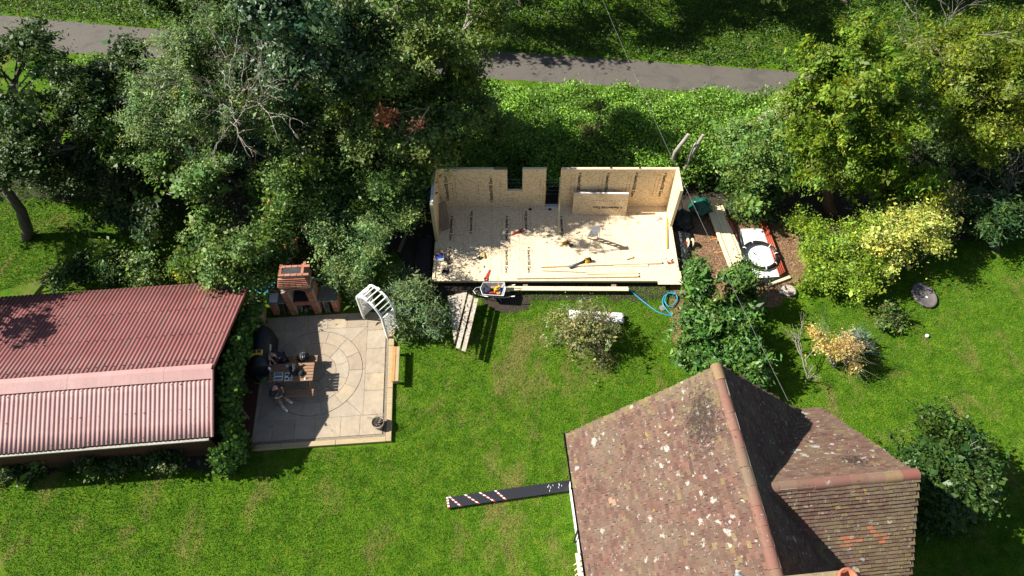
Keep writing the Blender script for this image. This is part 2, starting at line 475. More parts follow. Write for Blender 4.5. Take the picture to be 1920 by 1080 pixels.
# ---- lawn blades
HOUSE_O = Vector((5.21, 7.98, 0)); HOUSE_RZ = R(5.4)
def grass(name, label, poly, n, length, holes, seed):
    r = np.random.default_rng(seed)
    q = scatter_poly(poly, n, r)
    keep = np.ones(n, bool)
    for h in holes: keep &= ~inside(h, q[:, 0], q[:, 1])
    q = q[keep]; n = len(q)
    L = length * r.uniform(0.6, 1.3, n)
    az = r.uniform(0, 2 * np.pi, n); tilt = r.uniform(0.35, 1.15, n)
    D = np.c_[np.cos(az) * np.sin(tilt), np.sin(az) * np.sin(tilt), np.cos(tilt)]
    base = np.c_[q, np.zeros(n)]; tip = base + D * L[:, None]
    side = np.c_[-np.sin(az), np.cos(az), np.zeros(n)] * (0.012 + 0.006 * r.random(n))[:, None]
    V = np.stack([base - side, base + side, tip], 1).reshape(-1, 3)
    me = bpy.data.meshes.new(name)
    me.vertices.add(3 * n); me.vertices.foreach_set('co', V.astype(np.float32).ravel())
    me.loops.add(3 * n); me.loops.foreach_set('vertex_index', np.arange(3 * n, dtype=np.int32))
    me.polygons.add(n); me.polygons.foreach_set('loop_start', np.arange(0, 3 * n, 3, dtype=np.int32))
    me.polygons.foreach_set('loop_total', np.full(n, 3, dtype=np.int32))
    me.update(calc_edges=True)
    return tag(link(name, me, M['lawn_blade']), label, 'grass', kind='stuff')
patio_hole = [G(440, 850), G(470, 590), G(745, 590), G(740, 835)]
room_hole = [G(770, 330), G(1300, 330), G(1275, 536), G(790, 536)]
chip_hole = [G(1262, 400), G(1500, 400), G(1512, 520), G(1460, 570), G(1410, 588), G(1300, 568), G(1262, 540)]
house_hole = [(2.2, 7.6), (9.5, 8.4), (10, 0), (2.8, 0)]
bed_hole = [G(-200, 700), G(440, 790), G(465, 850), G(415, 883), G(200, 878), G(-200, 903)]
bare1 = [G(915, 558), G(960, 552), G(995, 558), G(985, 580), G(945, 586), G(912, 572)]
grass('lawn_grass', 'short mown lawn grass in the middle of the garden', [G(-40, 870), G(430, 865), G(460, 835), G(740, 830), G(745, 560), G(1300, 520), G(1500, 580), G(1560, 560), G(1960, 380), (20, 4), (-16, 3.6)], 330000, 0.06,
      [patio_hole, room_hole, chip_hole, house_hole, bed_hole, bare1], 31)
grass('orchard_grass', 'shaded grass under the fruit trees beside the red roof', [G(-60, 560), G(-60, 340), G(330, 350), G(420, 430), G(420, 520), G(60, 530)], 40000, 0.08, [], 32)
# ------------------------------------------------------------------ tiled house
def tile_mat(name, spots=1.0):
    m, nt, b, out = new_mat(name)
    a = N(nt, 'Attribute'); a.attribute_name = 'Col'
    p = wpos(nt)
    c = a.outputs['Color']
    fine = noise(nt, p, 30, 5, 0.7)
    c = mixc(nt, ramp(nt, fine, [(0.35, 0.0), (0.75, 0.45)]), c, (0.10, 0.07, 0.055))
    # grey-green film of lichen in broad drifts
    drift = noise(nt, p, 0.8, 5, 0.65)
    c = mixc(nt, ramp(nt, drift, [(0.45, 0.0), (0.66, 0.62)]), c, (0.148, 0.115, 0.076))
    dark = noise(nt, wpos(nt, (1, 1, 1), (0.4, 0.2, 0.9)), 3.2, 8, 0.8, 0.3)
    c = mixc(nt, ramp(nt, dark, [(0.60, 0.0), (0.66, 0.75)]), c, (0.04, 0.03, 0.024))
    tc = N(nt, 'TexCoord'); sx_ = N(nt, 'SeparateXYZ'); nt.links.new(p, sx_.inputs[0])
    def near(cx, cy, rx, ry):
        ds = N(nt, 'VectorMath'); ds.operation = 'SUBTRACT'; nt.links.new(p, ds.inputs[0]); ds.inputs[1].default_value = (cx, cy, 0)
        dm = N(nt, 'VectorMath'); dm.operation = 'MULTIPLY'; nt.links.new(ds.outputs[0], dm.inputs[0]); dm.inputs[1].default_value = (1 / rx, 1 / ry, 0)
        dl = N(nt, 'VectorMath'); dl.operation = 'LENGTH'; nt.links.new(dm.outputs[0], dl.inputs[0])
        return ramp(nt, dl.outputs['Value'], [(0.2, 1.0), (1.0, 0.0)])
    moss = noise(nt, p, 11, 8, 0.8, 0.2)
    for cx, cy, rx, ry in ((4.75, 6.75, 0.55, 1.25), (8.6, 5.9, 0.6, 0.35)):
        mm = N(nt, 'Math'); mm.operation = 'MULTIPLY_ADD'; mm.inputs[1].default_value = 0.20; nt.links.new(near(cx, cy, rx, ry), mm.inputs[0]); nt.links.new(moss, mm.inputs[2])
        c = mixc(nt, ramp(nt, mm.outputs[0], [(0.60, 0.0), (0.66, 0.85)]), c, (0.03, 0.023, 0.018))
    # crusty pale rosettes
    wob = N(nt, 'TexNoise'); wob.inputs['Scale'].default_value = 7; wob.inputs['Detail'].default_value = 6; wob.inputs['Roughness'].default_value = 0.75; nt.links.new(p, wob.inputs['Vector'])
    wp = N(nt, 'VectorMath'); wp.operation = 'MULTIPLY_ADD'; wp.inputs[1].default_value = (0.36, 0.36, 0.36)
    nt.links.new(wob.outputs['Color'], wp.inputs[0]); nt.links.new(p, wp.inputs[2])
    for sc, thr, lim, col in ((1.9, 0.22, 0.62, (0.38, 0.37, 0.32)), (4.3, 0.25, 0.56, (0.36, 0.35, 0.30)), (9.0, 0.30, 0.58, (0.33, 0.32, 0.27)), (20.0, 0.33, 0.70, (0.34, 0.33, 0.28)), (2.1, 0.16, 0.84, (0.36, 0.24, 0.03))):
        n = N(nt, 'TexVoronoi'); n.inputs['Scale'].default_value = sc; nt.links.new(wp.outputs[0], n.inputs['Vector'])
        s = N(nt, 'SeparateColor'); nt.links.new(n.outputs['Color'], s.inputs[0])
        on = ramp(nt, s.outputs[0], [(0.0, 0.0), (lim, 1.0)], 'CONSTANT')
        th = N(nt, 'Math'); th.operation = 'MULTIPLY'; th.inputs[1].default_value = thr * spots
        nt.links.new(s.outputs[1], th.inputs[0])
        lt = N(nt, 'Math'); lt.operation = 'LESS_THAN'; nt.links.new(n.outputs['Distance'], lt.inputs[0]); nt.links.new(th.outputs[0], lt.inputs[1])
        mu = N(nt, 'Math'); mu.operation = 'MULTIPLY'; nt.links.new(lt.outputs[0], mu.inputs[0]); nt.links.new(on, mu.inputs[1])
        mv = N(nt, 'Math'); mv.operation = 'MULTIPLY'; mv.inputs[1].default_value = 0.72; nt.links.new(mu.outputs[0], mv.inputs[0])
        c = mixc(nt, mv.outputs[0], c, col)
    # large pale crusts on the lee slope of the wing and along the sunny slope
    wl = vor(nt, wp.outputs[0], 3.2)
    for cx, cy, rx, ry in ((7.9, 6.4, 1.7, 1.0), (4.6, 4.4, 1.1, 2.2), (3.7, 6.2, 1.0, 1.0)):
        nn = N(nt, 'Math'); nn.operation = 'MULTIPLY'; nn.inputs[1].default_value = 0.27 * spots; nt.links.new(near(cx, cy, rx, ry), nn.inputs[0])
        lt = N(nt, 'Math'); lt.operation = 'LESS_THAN'; nt.links.new(wl, lt.inputs[0]); nt.links.new(nn.outputs[0], lt.inputs[1])
        mv = N(nt, 'Math'); mv.operation = 'MULTIPLY'; mv.inputs[1].default_value = 0.75; nt.links.new(lt.outputs[0], mv.inputs[0])
        c = mixc(nt, mv.outputs[0], c, (0.40, 0.39, 0.34))
    nt.links.new(c, b.inputs['Base Color'])
    b.inputs['Roughness'].default_value = 0.85
    b.inputs['Specular IOR Level'].default_value = 0.25
    bump(nt, b, fine, 0.4, 0.015)
    return m
M['tile'] = tile_mat('clay_tile')
M['ridge'] = tile_mat('clay_ridge_tile', 0.55)
M['mortar_grey'] = plain('ridge_mortar', (0.26, 0.22, 0.17), (0.15, 0.12, 0.09), 12, 0.95, 0.4)
M['render'] = plain('white_render', (0.80, 0.79, 0.76), (0.72, 0.71, 0.67), 3, 0.8, 0.1)
M['terracotta'] = plain('terracotta', (0.42, 0.15, 0.08), (0.33, 0.11, 0.06), 5, 0.75, 0.15)
M['chimney_cap'] = tile_mat('chimney_mortar', 1.0)

house = thing('house', 'tiled roof house with lichen spotted ridges at the lower right', 'house', HOUSE_O, HOUSE_RZ)
RZ, EZ = 8.5, 4.8                  # main ridge, eaves
HW = 3.53                          # half width to the eaves
WY, WZ, WX, WH = -3.02, 8.0, 4.2, 3.02   # wing: ridge y, ridge z, gable x, half width
SOUTH = -10.0
SL = (RZ - EZ) / HW
SW = (WZ - EZ) / WH
def z_main(x): return RZ - abs(x) * SL
def z_wing(y): return WZ - abs(y - WY) * SW

# walls and the boarding under the tiles
w = MB(); T = 0.06
w.prism([(-HW + 0.3, -0.12), (-HW + 0.3, SOUTH + 0.1), (HW - 0.3, SOUTH + 0.1), (HW - 0.3, -0.12)], 0.0, EZ - 0.05)
w.prism([(HW - 0.3, WY - WH + 0.3), (WX - 0.12, WY - WH + 0.3), (WX - 0.12, WY + WH - 0.3), (HW - 0.3, WY + WH - 0.3)], 0.0, EZ - 0.05)
# gable infill
w.add([(-HW + 0.3, -0.12, EZ - 0.05), (HW - 0.3, -0.12, EZ - 0.05), (0, -0.12, RZ - 0.4), (-HW + 0.3, -0.3, EZ - 0.05), (HW - 0.3, -0.3, EZ - 0.05), (0, -0.3, RZ - 0.4)],
      [(0, 1, 2), (5, 4, 3), (0, 2, 5, 3), (1, 4, 5, 2)])
w.add([(WX - 0.12, WY - WH + 0.3, EZ - 0.05), (WX - 0.12, WY + WH - 0.3, EZ - 0.05), (WX - 0.12, WY, WZ - 0.4), (WX - 0.3, WY - WH + 0.3, EZ - 0.05), (WX - 0.3, WY + WH - 0.3, EZ - 0.05), (WX - 0.3, WY, WZ - 0.4)],
      [(0, 1, 2), (5, 4, 3), (0, 2, 5, 3), (1, 4, 5, 2)])
w.build('wall', M['render'], house)
rb = MB()
def slab(a, b_, c_, d_, t=0.05):
    nrm = (Vector(b_) - Vector(a)).cross(Vector(d_) - Vector(a)).normalized() * t
    q = [Vector(x) for x in (a, b_, c_, d_)]
    rb.add(q + [x - nrm for x in q], [(0, 1, 2, 3), (7, 6, 5, 4), (0, 4, 5, 1), (1, 5, 6, 2), (2, 6, 7, 3), (3, 7, 4, 0)])
o_ = 0.035
slab((-HW, 0, EZ - o_), (-HW, SOUTH, EZ - o_), (0, SOUTH, RZ - o_), (0, 0, RZ - o_))
slab((HW, SOUTH, EZ - o_), (HW, 0, EZ - o_), (0, 0, RZ - o_), (0, SOUTH, RZ - o_))
slab((0.3, WY - WH, EZ - o_), (WX, WY - WH, EZ - o_), (WX, WY, WZ - o_), (0.3, WY, WZ - o_))
slab((WX, WY + WH, EZ - o_), (0.3, WY + WH, EZ - o_), (0.3, WY, WZ - o_), (WX, WY, WZ - o_))
roof_board = rb.build('roof_boarding', M['oldwood'], house)

TILE_W, GAUGE, TILE_L, TILE_T = 0.165, 0.105, 0.20, 0.019
tiles = []          # (centre, x axis, y axis (up slope), normal, colour)
rt = random.Random(5)
REDS = [(0.122, 0.060, 0.045), (0.148, 0.077, 0.056), (0.10, 0.050, 0.039), (0.138, 0.088, 0.065), (0.120, 0.068, 0.048), (0.162, 0.085, 0.061)]
OCH = [(0.17, 0.125, 0.062), (0.15, 0.105, 0.058), (0.19, 0.14, 0.06), (0.13, 0.08, 0.05)]
def lay(o, along, up, length, rise, keep, ochre):
    along = Vector(along).normalized(); up = Vector(up).normalized(); nrm = along.cross(up).normalized()
    if nrm.z < 0: nrm = -nrm
    rows = int(rise / GAUGE); cols = int(length / TILE_W) + 2
    for r_ in range(rows + 1):
        sag = 0.006 * math.sin(r_ * 0.7)
        for c_ in range(cols):
            s = (c_ - 0.5 * (r_ % 2)) * TILE_W + TILE_W / 2 + rt.uniform(-0.006, 0.006)
            if s < 0.02 or s > length - 0.02: continue
            t_ = r_ * GAUGE + rt.uniform(-0.007, 0.007)
            p = Vector(o) + along * s + up * (t_ + TILE_L / 2 - 0.04)
            if not keep(p): continue
            tilt = math.atan2(TILE_T * 1.75, GAUGE) + rt.gauss(0, 0.024)
            tw = rt.gauss(0, 0.02)
            y = (up * math.cos(tilt) - nrm * math.sin(tilt)).normalized()
            x = (along + up * tw).normalized(); x = (x - y * x.dot(y)).normalized()
            oc = ochre(p)
            col = rt.choice(OCH) if rt.random() < oc else rt.choice(REDS)
            k = rt.uniform(0.84, 1.12)
            n_ = x.cross(y)
            if n_.z < 0: x = -x; n_ = -n_
            tiles.append((p + nrm * (0.018 + sag + 0.016 * math.sin(s * 0.9 + r_ * 0.13) + 0.012 * math.sin(r_ * 0.31 + s * 0.35)), x, y, n_, tuple(c * k for c in col)))
eps = 0.02
lay((-HW - 0.05, 0, EZ - 0.05 * SL), (0, -1, 0), (HW, 0, RZ - EZ), -SOUTH, math.hypot(HW, RZ - EZ) + 0.02,
    lambda p: p.x < -0.03, lambda p: 0.9 if p.y > -0.22 else max(0.04, min(0.6, 0.45 + p.x * 0.35 + 0.35 * math.sin(p.y * 0.9 + 1.0))))
lay((HW + 0.05, SOUTH, EZ - 0.05 * SL), (0, 1, 0), (-HW, 0, RZ - EZ), -SOUTH, math.hypot(HW, RZ - EZ) + 0.02,
    lambda p: p.x > 0.03 and not (abs(p.y - WY) < WH + 0.1 and z_wing(p.y) > z_main(p.x) + eps), lambda p: 0.15)
lay((0.2, WY - WH - 0.05, EZ - 0.05 * SW), (1, 0, 0), (0, WH, WZ - EZ), WX - 0.2 + 0.02, math.hypot(WH, WZ - EZ) + 0.02,
    lambda p: p.y < WY - 0.03 and z_wing(p.y) > z_main(p.x) - eps, lambda p: min(0.95, 0.08 + 0.9 * max(0, (p.x - 1.6) / 2.4)))
lay((WX, WY + WH + 0.05, EZ - 0.05 * SW), (-1, 0, 0), (0, -WH, WZ - EZ), WX - 0.2 + 0.02, math.hypot(WH, WZ - EZ) + 0.02,
    lambda p: p.y > WY + 0.03 and z_wing(p.y) > z_main(p.x) - eps, lambda p: 0.2)
# a few replaced tiles, still bright orange
hm = Matrix.Translation(HOUSE_O) @ Matrix.Rotation(HOUSE_RZ, 4, 'Z')
hmi = hm.inverted()
def roof_hit(px, py):
    """where a sight line meets the roof, in the house's own frame"""
    a = hmi @ Vector((0, 0, CAM_H)); b_ = hmi @ G(px, py, 0)
    for k in range(1, 1200):
        p = a.lerp(b_, k / 1200.0)
        hgt = max(z_main(p.x) if abs(p.x) < HW and p.y < 0 else 0, z_wing(p.y) if 0.3 < p.x < WX and abs(p.y - WY) < WH else 0)
        if p.z <= hgt: return p
    return None
NEW = (0.50, 0.15, 0.06)
for px, py, rr in ((1588, 1008, 0.17), (1603, 1008, 0.1), (1632, 988, 0.09), (1643, 995, 0.1), (1656, 995, 0.09), (1658, 1008, 0.1), (1153, 940, 0.1), (1240, 730, 0.1), (1262, 722, 0.1), (1285, 711, 0.1)):
    h_ = roof_hit(px, py)
    if h_ is None: continue
    for i, t_ in enumerate(tiles):
        if (t_[0] - h_).length < rr: tiles[i] = t_[:4] + ((0.50, 0.15, 0.06) if py > 900 and px > 1300 else (0.46, 0.22, 0.15),)
# size in the picture decides which are objects of their own
cam_l = hmi @ Vector((0, 0, CAM_H))
def shown(t_):
    v = cam_l - t_[0]; w_ = hm @ t_[0]
    # only what the frame takes in
    q = w_ - Vector((0, 0, CAM_H)); dep = q.y * CP - q.z * SP
    sx = 960 + FPX * q.x / dep; sy = 540 - FPX * (q.y * SP + q.z * CP) / dep
    if not (20 < sx < 1900 and 20 < sy < 1060): return 0
    return max(0, t_[3].dot(v.normalized())) / v.length_squared
order = sorted(range(len(tiles)), key=lambda i: -shown(tiles[i]))
single = set(order[:290])
def tile_geo():
    hx, hy, hz = (TILE_W - 0.004) / 2, TILE_L / 2, TILE_T / 2
    vs = [Vector((x, y, z + (0.004 if abs(x) < 0.01 else 0))) for z in (-hz, hz) for x, y in ((-hx, -hy), (hx, -hy), (hx, hy), (-hx, hy))]
    return vs, [(3, 2, 1, 0), (4, 5, 6, 7), (0, 1, 5, 4), (1, 2, 6, 5), (2, 3, 7, 6), (3, 0, 4, 7)]
tv, tf = tile_geo()
tile_meshes = {}
def tile_mesh(col):
    key = tuple(round(c * 25) for c in col)
    if key not in tile_meshes:
        me = bpy.data.meshes.new('roof_tile'); me.from_pydata([tuple(v) for v in tv], [], tf)
        at = me.attributes.new('Col', 'FLOAT_COLOR', 'POINT'); at.data.foreach_set('color', list((*col, 1.0)) * 8)
        me.materials.append(M['tile']); tile_meshes[key] = me
    return tile_meshes[key]
allv = []; allf = []; allc = []
for i, (p, x, y, n_, col) in enumerate(tiles):
    if i in single:
        o = link('roof_tile', tile_mesh(col), None, house)
        o.matrix_local = Matrix(((x.x, y.x, n_.x, p.x), (x.y, y.y, n_.y, p.y), (x.z, y.z, n_.z, p.z), (0, 0, 0, 1)))
    else:
        b0 = len(allv)
        allv += [tuple(p + x * v.x + y * v.y + n_ * v.z) for v in tv]
        allf += [tuple(k + b0 for k in f) for f in tf]; allc += [(*col, 1.0)] * 8
me = bpy.data.meshes.new('roof_tiles'); me.from_pydata(allv, [], allf)
at = me.attributes.new('Col', 'FLOAT_COLOR', 'POINT'); at.data.foreach_set('color', np.array(allc, np.float32).ravel())
o = link('roof_tiles', me, M['tile'], house); o['kind'] = 'stuff'

# half-round ridge tiles, one by one
def ridge_mesh(col, r0=0.152, r1=0.15, L=0.442):
    vs = []; fs = []; n = 10; t_ = 0.016
    for j, (yy, rr) in enumerate(((0, r0), (L, r1))):
        for lay_ in (0, t_):
            for k in range(n + 1):
                a = math.pi * (-0.06 + 1.12 * k / n)
                vs.append(((rr - lay_) * math.cos(a), yy, (rr - lay_) * math.sin(a)))
    m_ = n + 1
    for k in range(n):
        fs.append((k, k + 1, 2 * m_ + k + 1, 2 * m_ + k)); fs.append((m_ + k + 1, m_ + k, 3 * m_ + k, 3 * m_ + k + 1))
    e0 = len(vs); vs += vs[:]
    for k in range(n): fs.append((e0 + k + 1, e0 + k, e0 + m_ + k, e0 + m_ + k + 1)); fs.append((e0 + 2 * m_ + k, e0 + 2 * m_ + k + 1, e0 + 3 * m_ + k + 1, e0 + 3 * m_ + k))
    me = bpy.data.meshes.new('ridge_tile'); me.from_pydata(vs, [], fs)
    me.polygons.foreach_set('use_smooth', [True] * len(fs))
    at = me.attributes.new('Col', 'FLOAT_COLOR', 'POINT'); at.data.foreach_set('color', list((*col, 1.0)) * len(vs))
    me.materials.append(M['ridge']); return me
rcols = [(0.20, 0.095, 0.07), (0.22, 0.115, 0.085), (0.18, 0.088, 0.068), (0.21, 0.10, 0.074), (0.19, 0.108, 0.078)]
rms = [ridge_mesh(c) for c in rcols]
och = ridge_mesh((0.27, 0.17, 0.08)); new_r = ridge_mesh((0.36, 0.14, 0.08)); red_r = ridge_mesh((0.24, 0.07, 0.06))
y = 0.05; k = 0
while y > SOUTH:
    o = link('ridge_tile', och if k == 0 else (new_r if k == 12 else rms[rt.randrange(5)]), None, house, (rt.uniform(-0.012, 0.012), y, RZ - 0.11 + rt.uniform(-0.006, 0.006)), (rt.gauss(0, 0.012), 0, math.pi + rt.gauss(0, 0.015)))
    y -= 0.45; k += 1
x = WX + 0.04; k = 0
while x > 0.5:
    o = link('ridge_tile', red_r if k == 0 else (och if k == 1 else rms[rt.randrange(5)]), None, house, (x, WY + rt.uniform(-0.01, 0.01), WZ - 0.11 + rt.uniform(-0.006, 0.006)), (rt.gauss(0, 0.012), 0, math.pi / 2 + rt.gauss(0, 0.015)))
    x -= 0.43; k += 1
# lead valley strips, gutter, fascia, window, chimney
def valley(sgn):
    # where wing and main slopes meet
    pts = []
    for q in np.linspace(0.0, 1.0, 8):
        yy = WY + sgn * (0.05 + q * (WH - 0.05)); zz = z_wing(yy); xx = (RZ - zz) / SL
        pts.append(Vector((xx, yy, zz + 0.03)))
    v = MB()
    for a, b_ in zip(pts[:-1], pts[1:]): v.bar(a, b_, 0.12, 0.012)
    v.build('valley_lead', M['lead'], house)
M['lead'] = plain('lead', (0.06, 0.075, 0.06), (0.03, 0.035, 0.03), 5, 0.7, 0.2)
valley(1); valley(-1)
mo = MB(); mo.bar((0, 0.03, RZ - 0.045), (0, SOUTH, RZ - 0.045), 0.2, 0.1); mo.bar((0.55, WY, WZ - 0.045), (WX, WY, WZ - 0.045), 0.2, 0.1); mo.build('ridge_mortar', M['mortar_grey'], house)
gt = MB()
n = 8
for yy in (0.06, SOUTH):
    for k in range(n + 1):
        a = math.pi + math.pi * k / n
        gt.v.append((-HW - 0.11 + 0.06 * math.cos(a), yy, EZ - 0.09 + 0.06 * math.sin(a)))
    for k in range(n + 1):
        a = math.pi + math.pi * k / n
        gt.v.append((-HW - 0.11 + 0.052 * math.cos(a), yy, EZ - 0.09 + 0.052 * math.sin(a)))
q = n + 1
for k in range(n):
    gt.f += [(k, k + 1, 2 * q + k + 1, 2 * q + k), (q + k + 1, q + k, 3 * q + k, 3 * q + k + 1)]
gt.f += [(0, 2 * q, 3 * q, q), (q - 1, 2 * q - 1, 4 * q - 1, 3 * q - 1)]
gutter = gt.build('gutter', M['black'], house)
for yy in (-1.6, -3.4, -5.2): MB().box((-HW - 0.11, yy, EZ - 0.09), (0.14, 0.05, 0.14)).build('gutter_bracket', M['black'], gutter)
MB().box((-HW + 0.02, SOUTH / 2, EZ - 0.1), (0.03, -SOUTH - 0.1, 0.18)).build('fascia', M['white'], house)
MB().tube([(-HW - 0.06, -2.0, EZ - 0.12), (-HW + 0.22, -2.0, EZ - 0.45), (-HW + 0.22, -2.0, 0.0)], 0.035, 8).build('downpipe', M['black'], house)
win = MB().box((-HW + 0.29, -3.25, 1.35), (0.06, 1.3, 1.25)).build('window', M['white'], house)
for k in range(3): MB().box((-HW + 0.255, -3.66 + 0.41 * k, 1.35), (0.012, 0.36, 1.08)).build('pane', M['glass'], win)
MB().box((-HW + 0.22, -3.25, 0.68), (0.18, 1.45, 0.06)).build('sill', M['pine'], win)
for k in range(6): MB().bar((-HW + 0.12, -2.75 - 0.16 * k, 0.02), (-HW + 0.27, -2.80 - 0.16 * k, 1.1), 0.05, 0.03).build('leaning_batten', M['pine'], house)
# chimney rising into the foot of the picture
cp = hmi @ G(1530, 1102, 9.5)
CHX, CHY = cp.x, cp.y
cb = MB(); cb.box((CHX + 0.12, CHY - 0.1, 8.35), (1.60, 0.62, 2.1)); chim = cb.build('chimney', M['brick'] if 'brick' in M else M['terracotta'], house)
MB().box((CHX + 0.12, CHY - 0.1, 9.45), (1.70, 0.74, 0.1)).build('chimney_cap', M['chimney_cap'], chim)
me = chim.children[0].data
at = me.attributes.new('Col', 'FLOAT_COLOR', 'POINT'); at.data.foreach_set('color', list((0.40, 0.33, 0.16, 1.0)) * len(me.vertices))
pot = MB().lathe([(0.19, 0.0), (0.18, 0.1), (0.17, 0.38), (0.2, 0.42), (0.2, 0.47), (0.15, 0.47), (0.14, 0.1)], 20).build('chimney_pot', M['terracotta'], chim, True)
pq = hmi @ G(1592, 1084, 9.75); pot.location = (pq.x, pq.y, 9.28)
dp = hmi @ G(1402, 1094, 8.6)
dish = MB().lathe([(0.0, 0.0), (0.1, 0.012), (0.2, 0.05), (0.29, 0.11), (0.3, 0.115), (0.2, 0.065), (0.1, 0.027), (0.0, 0.015)], 20).build('satellite_dish', plain('dish_grey', (0.24, 0.30, 0.34), (0.2, 0.25, 0.29), 4, 0.45), house, True)
dish.location = dp; dish.rotation_euler = (R(75), R(0), R(-62))
MB().bar((0, 0, -0.02), (0.0, 0, -0.3), 0.04, 0.04).build('dish_bracket', M['steel'], dish)
# ------------------------------------------------------------------ garden room shell
FZ = 0.35; WHT = 2.40
X0, X1 = -3.22, 6.95            # inner faces
YB, YF = 20.2, 16.12
TH = 0.14
room = thing('garden_room', 'half built garden room of strand board panels on a raised floor', 'building', (0, 0, 0))
FONT_CACHE = {}
def text_mesh(s, size):
    key = (s, size)
    if key not in FONT_CACHE:
        cu = bpy.data.curves.new('lettering', 'FONT'); cu.body = s; cu.size = size; cu.extrude = 0.001; cu.resolution_u = 2
        cu.offset = 0.006
        o = bpy.data.objects.new('lettering', cu); COL.objects.link(o)
        dg = bpy.context.evaluated_depsgraph_get(); dg.update()
        me = bpy.data.meshes.new_from_object(o.evaluated_get(dg))
        bpy.data.objects.remove(o); me.materials.clear(); me.materials.append(M['ink'])
        FONT_CACHE[key] = me
    return FONT_CACHE[key]
M['ink'] = plain('printed_ink', (0.035, 0.022, 0.015), (0.02, 0.014, 0.01), 20, 0.8)
def logo_mesh():
    b_ = MB(); n = 14
    ring = [(0.05 * math.cos(2 * math.pi * k / n), 0.05 * math.sin(2 * math.pi * k / n)) for k in range(n)]
    inn = [(0.02 * math.cos(2 * math.pi * k / n) + 0.008, 0.02 * math.sin(2 * math.pi * k / n)) for k in range(n)]
    b_.v = [(x, y, 0.001) for x, y in ring] + [(x, y, 0.001) for x, y in inn]
    b_.f = [(k, (k + 1) % n, n + (k + 1) % n, n + k) for k in range(n)]
    me = b_.mesh('printed_logo'); me.materials.append(M['ink']); return me
LOGO = logo_mesh()
def strokes_mesh(seed, length):
    """one line of small print, too fine to read"""
    q = random.Random(seed); b_ = MB(); s = 0.0
    while s < length:
        w_ = q.uniform(0.008, 0.02)
        if q.random() < 0.8: b_.add([(s, -0.014, 0.001), (s + w_, -0.014, 0.001), (s + w_ * 0.8, 0.014, 0.001), (s, 0.014, 0.001)], [(0, 1, 2, 3)])
        s += w_ + q.uniform(0.008, 0.022)
    me = b_.mesh('printed_line'); me.materials.append(M['ink']); return me
LINES = [strokes_mesh(3, 1.3), strokes_mesh(5, 1.0), strokes_mesh(9, 0.6)]
def printing(panel, origin, xdir, ydir, big=0.17, line_offs=(0.14, -0.2), lines=(0, 1)):
    x = Vector(xdir).normalized(); y = Vector(ydir).normalized(); z = x.cross(y)
    def put(name, me, p):
        o = link(name, me, None, panel)
        o.matrix_local = Matrix(((x.x, y.x, z.x, p.x), (x.y, y.y, z.y, p.y), (x.z, y.z, z.z, p.z), (0, 0, 0, 1)))
    o3 = Vector(origin) + z * 0.003
    if big:
        put('printed_logo', LOGO, o3 + y * (big * 0.33))
        put('printed_lettering', text_mesh('SterlingOSB Zero', big), o3 + x * 0.1)
    for lo, li in zip(line_offs, lines): put('printed_line', LINES[li % 3], o3 + y * lo + x * 0.1)

def panel(name, x0, x1, y0, y1, z0, z1, mat=None, bev=0):
    return MB().box(((x0 + x1) / 2, (y0 + y1) / 2, (z0 + z1) / 2), (x1 - x0, y1 - y0, z1 - z0)).build(name, mat or M['osb'], room)
# floor: bearers, rim and the sheets laid on them
for xx in (X0 + 0.4, 0.2, 3.4, X1 - 0.4): panel('floor_bearer', xx - 0.1, xx + 0.1, YF + 0.15, YB, 0.0, 0.2, M['oldwood'])
panel('floor_frame', X0 - 0.12, X1 + 0.12, YF + 0.02, YB + TH, 0.2, FZ - 0.021, M['pine_green'])
xs = [X0 - 0.14, X0 + 1.1, X0 + 2.32, X0 + 3.54, X0 + 4.76, X0 + 5.98, X0 + 7.2, X0 + 8.42, X1 + 0.14]
for i in range(len(xs) - 1):
    cut = YF + (2.44 if i % 2 == 0 else 1.6)
    for j, (a, b_) in enumerate(((YF, cut), (cut, YB + TH))):
        s = panel('floor_sheet', xs[i] + 0.005, xs[i + 1] - 0.005, a + 0.005, b_ - 0.005, FZ - 0.018, FZ, M['osb_floor_sunlit'])
        if j == 1 and i < 5 or (j == 0 and i in (0, 2, 3)):
            px = xs[i] + (0.35 if i % 2 else 0.62)
            py = (b_ - 0.75) if j else (a + 1.75)
            if i in (0, 2, 4) or j == 0: printing(s, (px, py, FZ), (0, -1, 0), (1, 0, 0), 0.17 if i != 4 else 0.15, (0.2, -0.16), (i, i + 1))
            else: printing(s, (px, py - 0.9, FZ), (0, 1, 0), (-1, 0, 0), 0.16, (0.2, -0.14), (i, i + 1))
        elif i in (5, 6) : printing(s, (xs[i] + 0.5, b_ - 0.7, FZ), (0, -1, 0), (1, 0, 0), 0, (0.2, -0.16), (2, 1))
for px in (994, 1031):
    h_ = G(px, 392.5, FZ)
    MB().lathe([(0.0, 0.004), (0.075, 0.004), (0.08, 0.0)], 16, (h_.x, h_.y, FZ)).build('pipe_hole', M['black'], room)

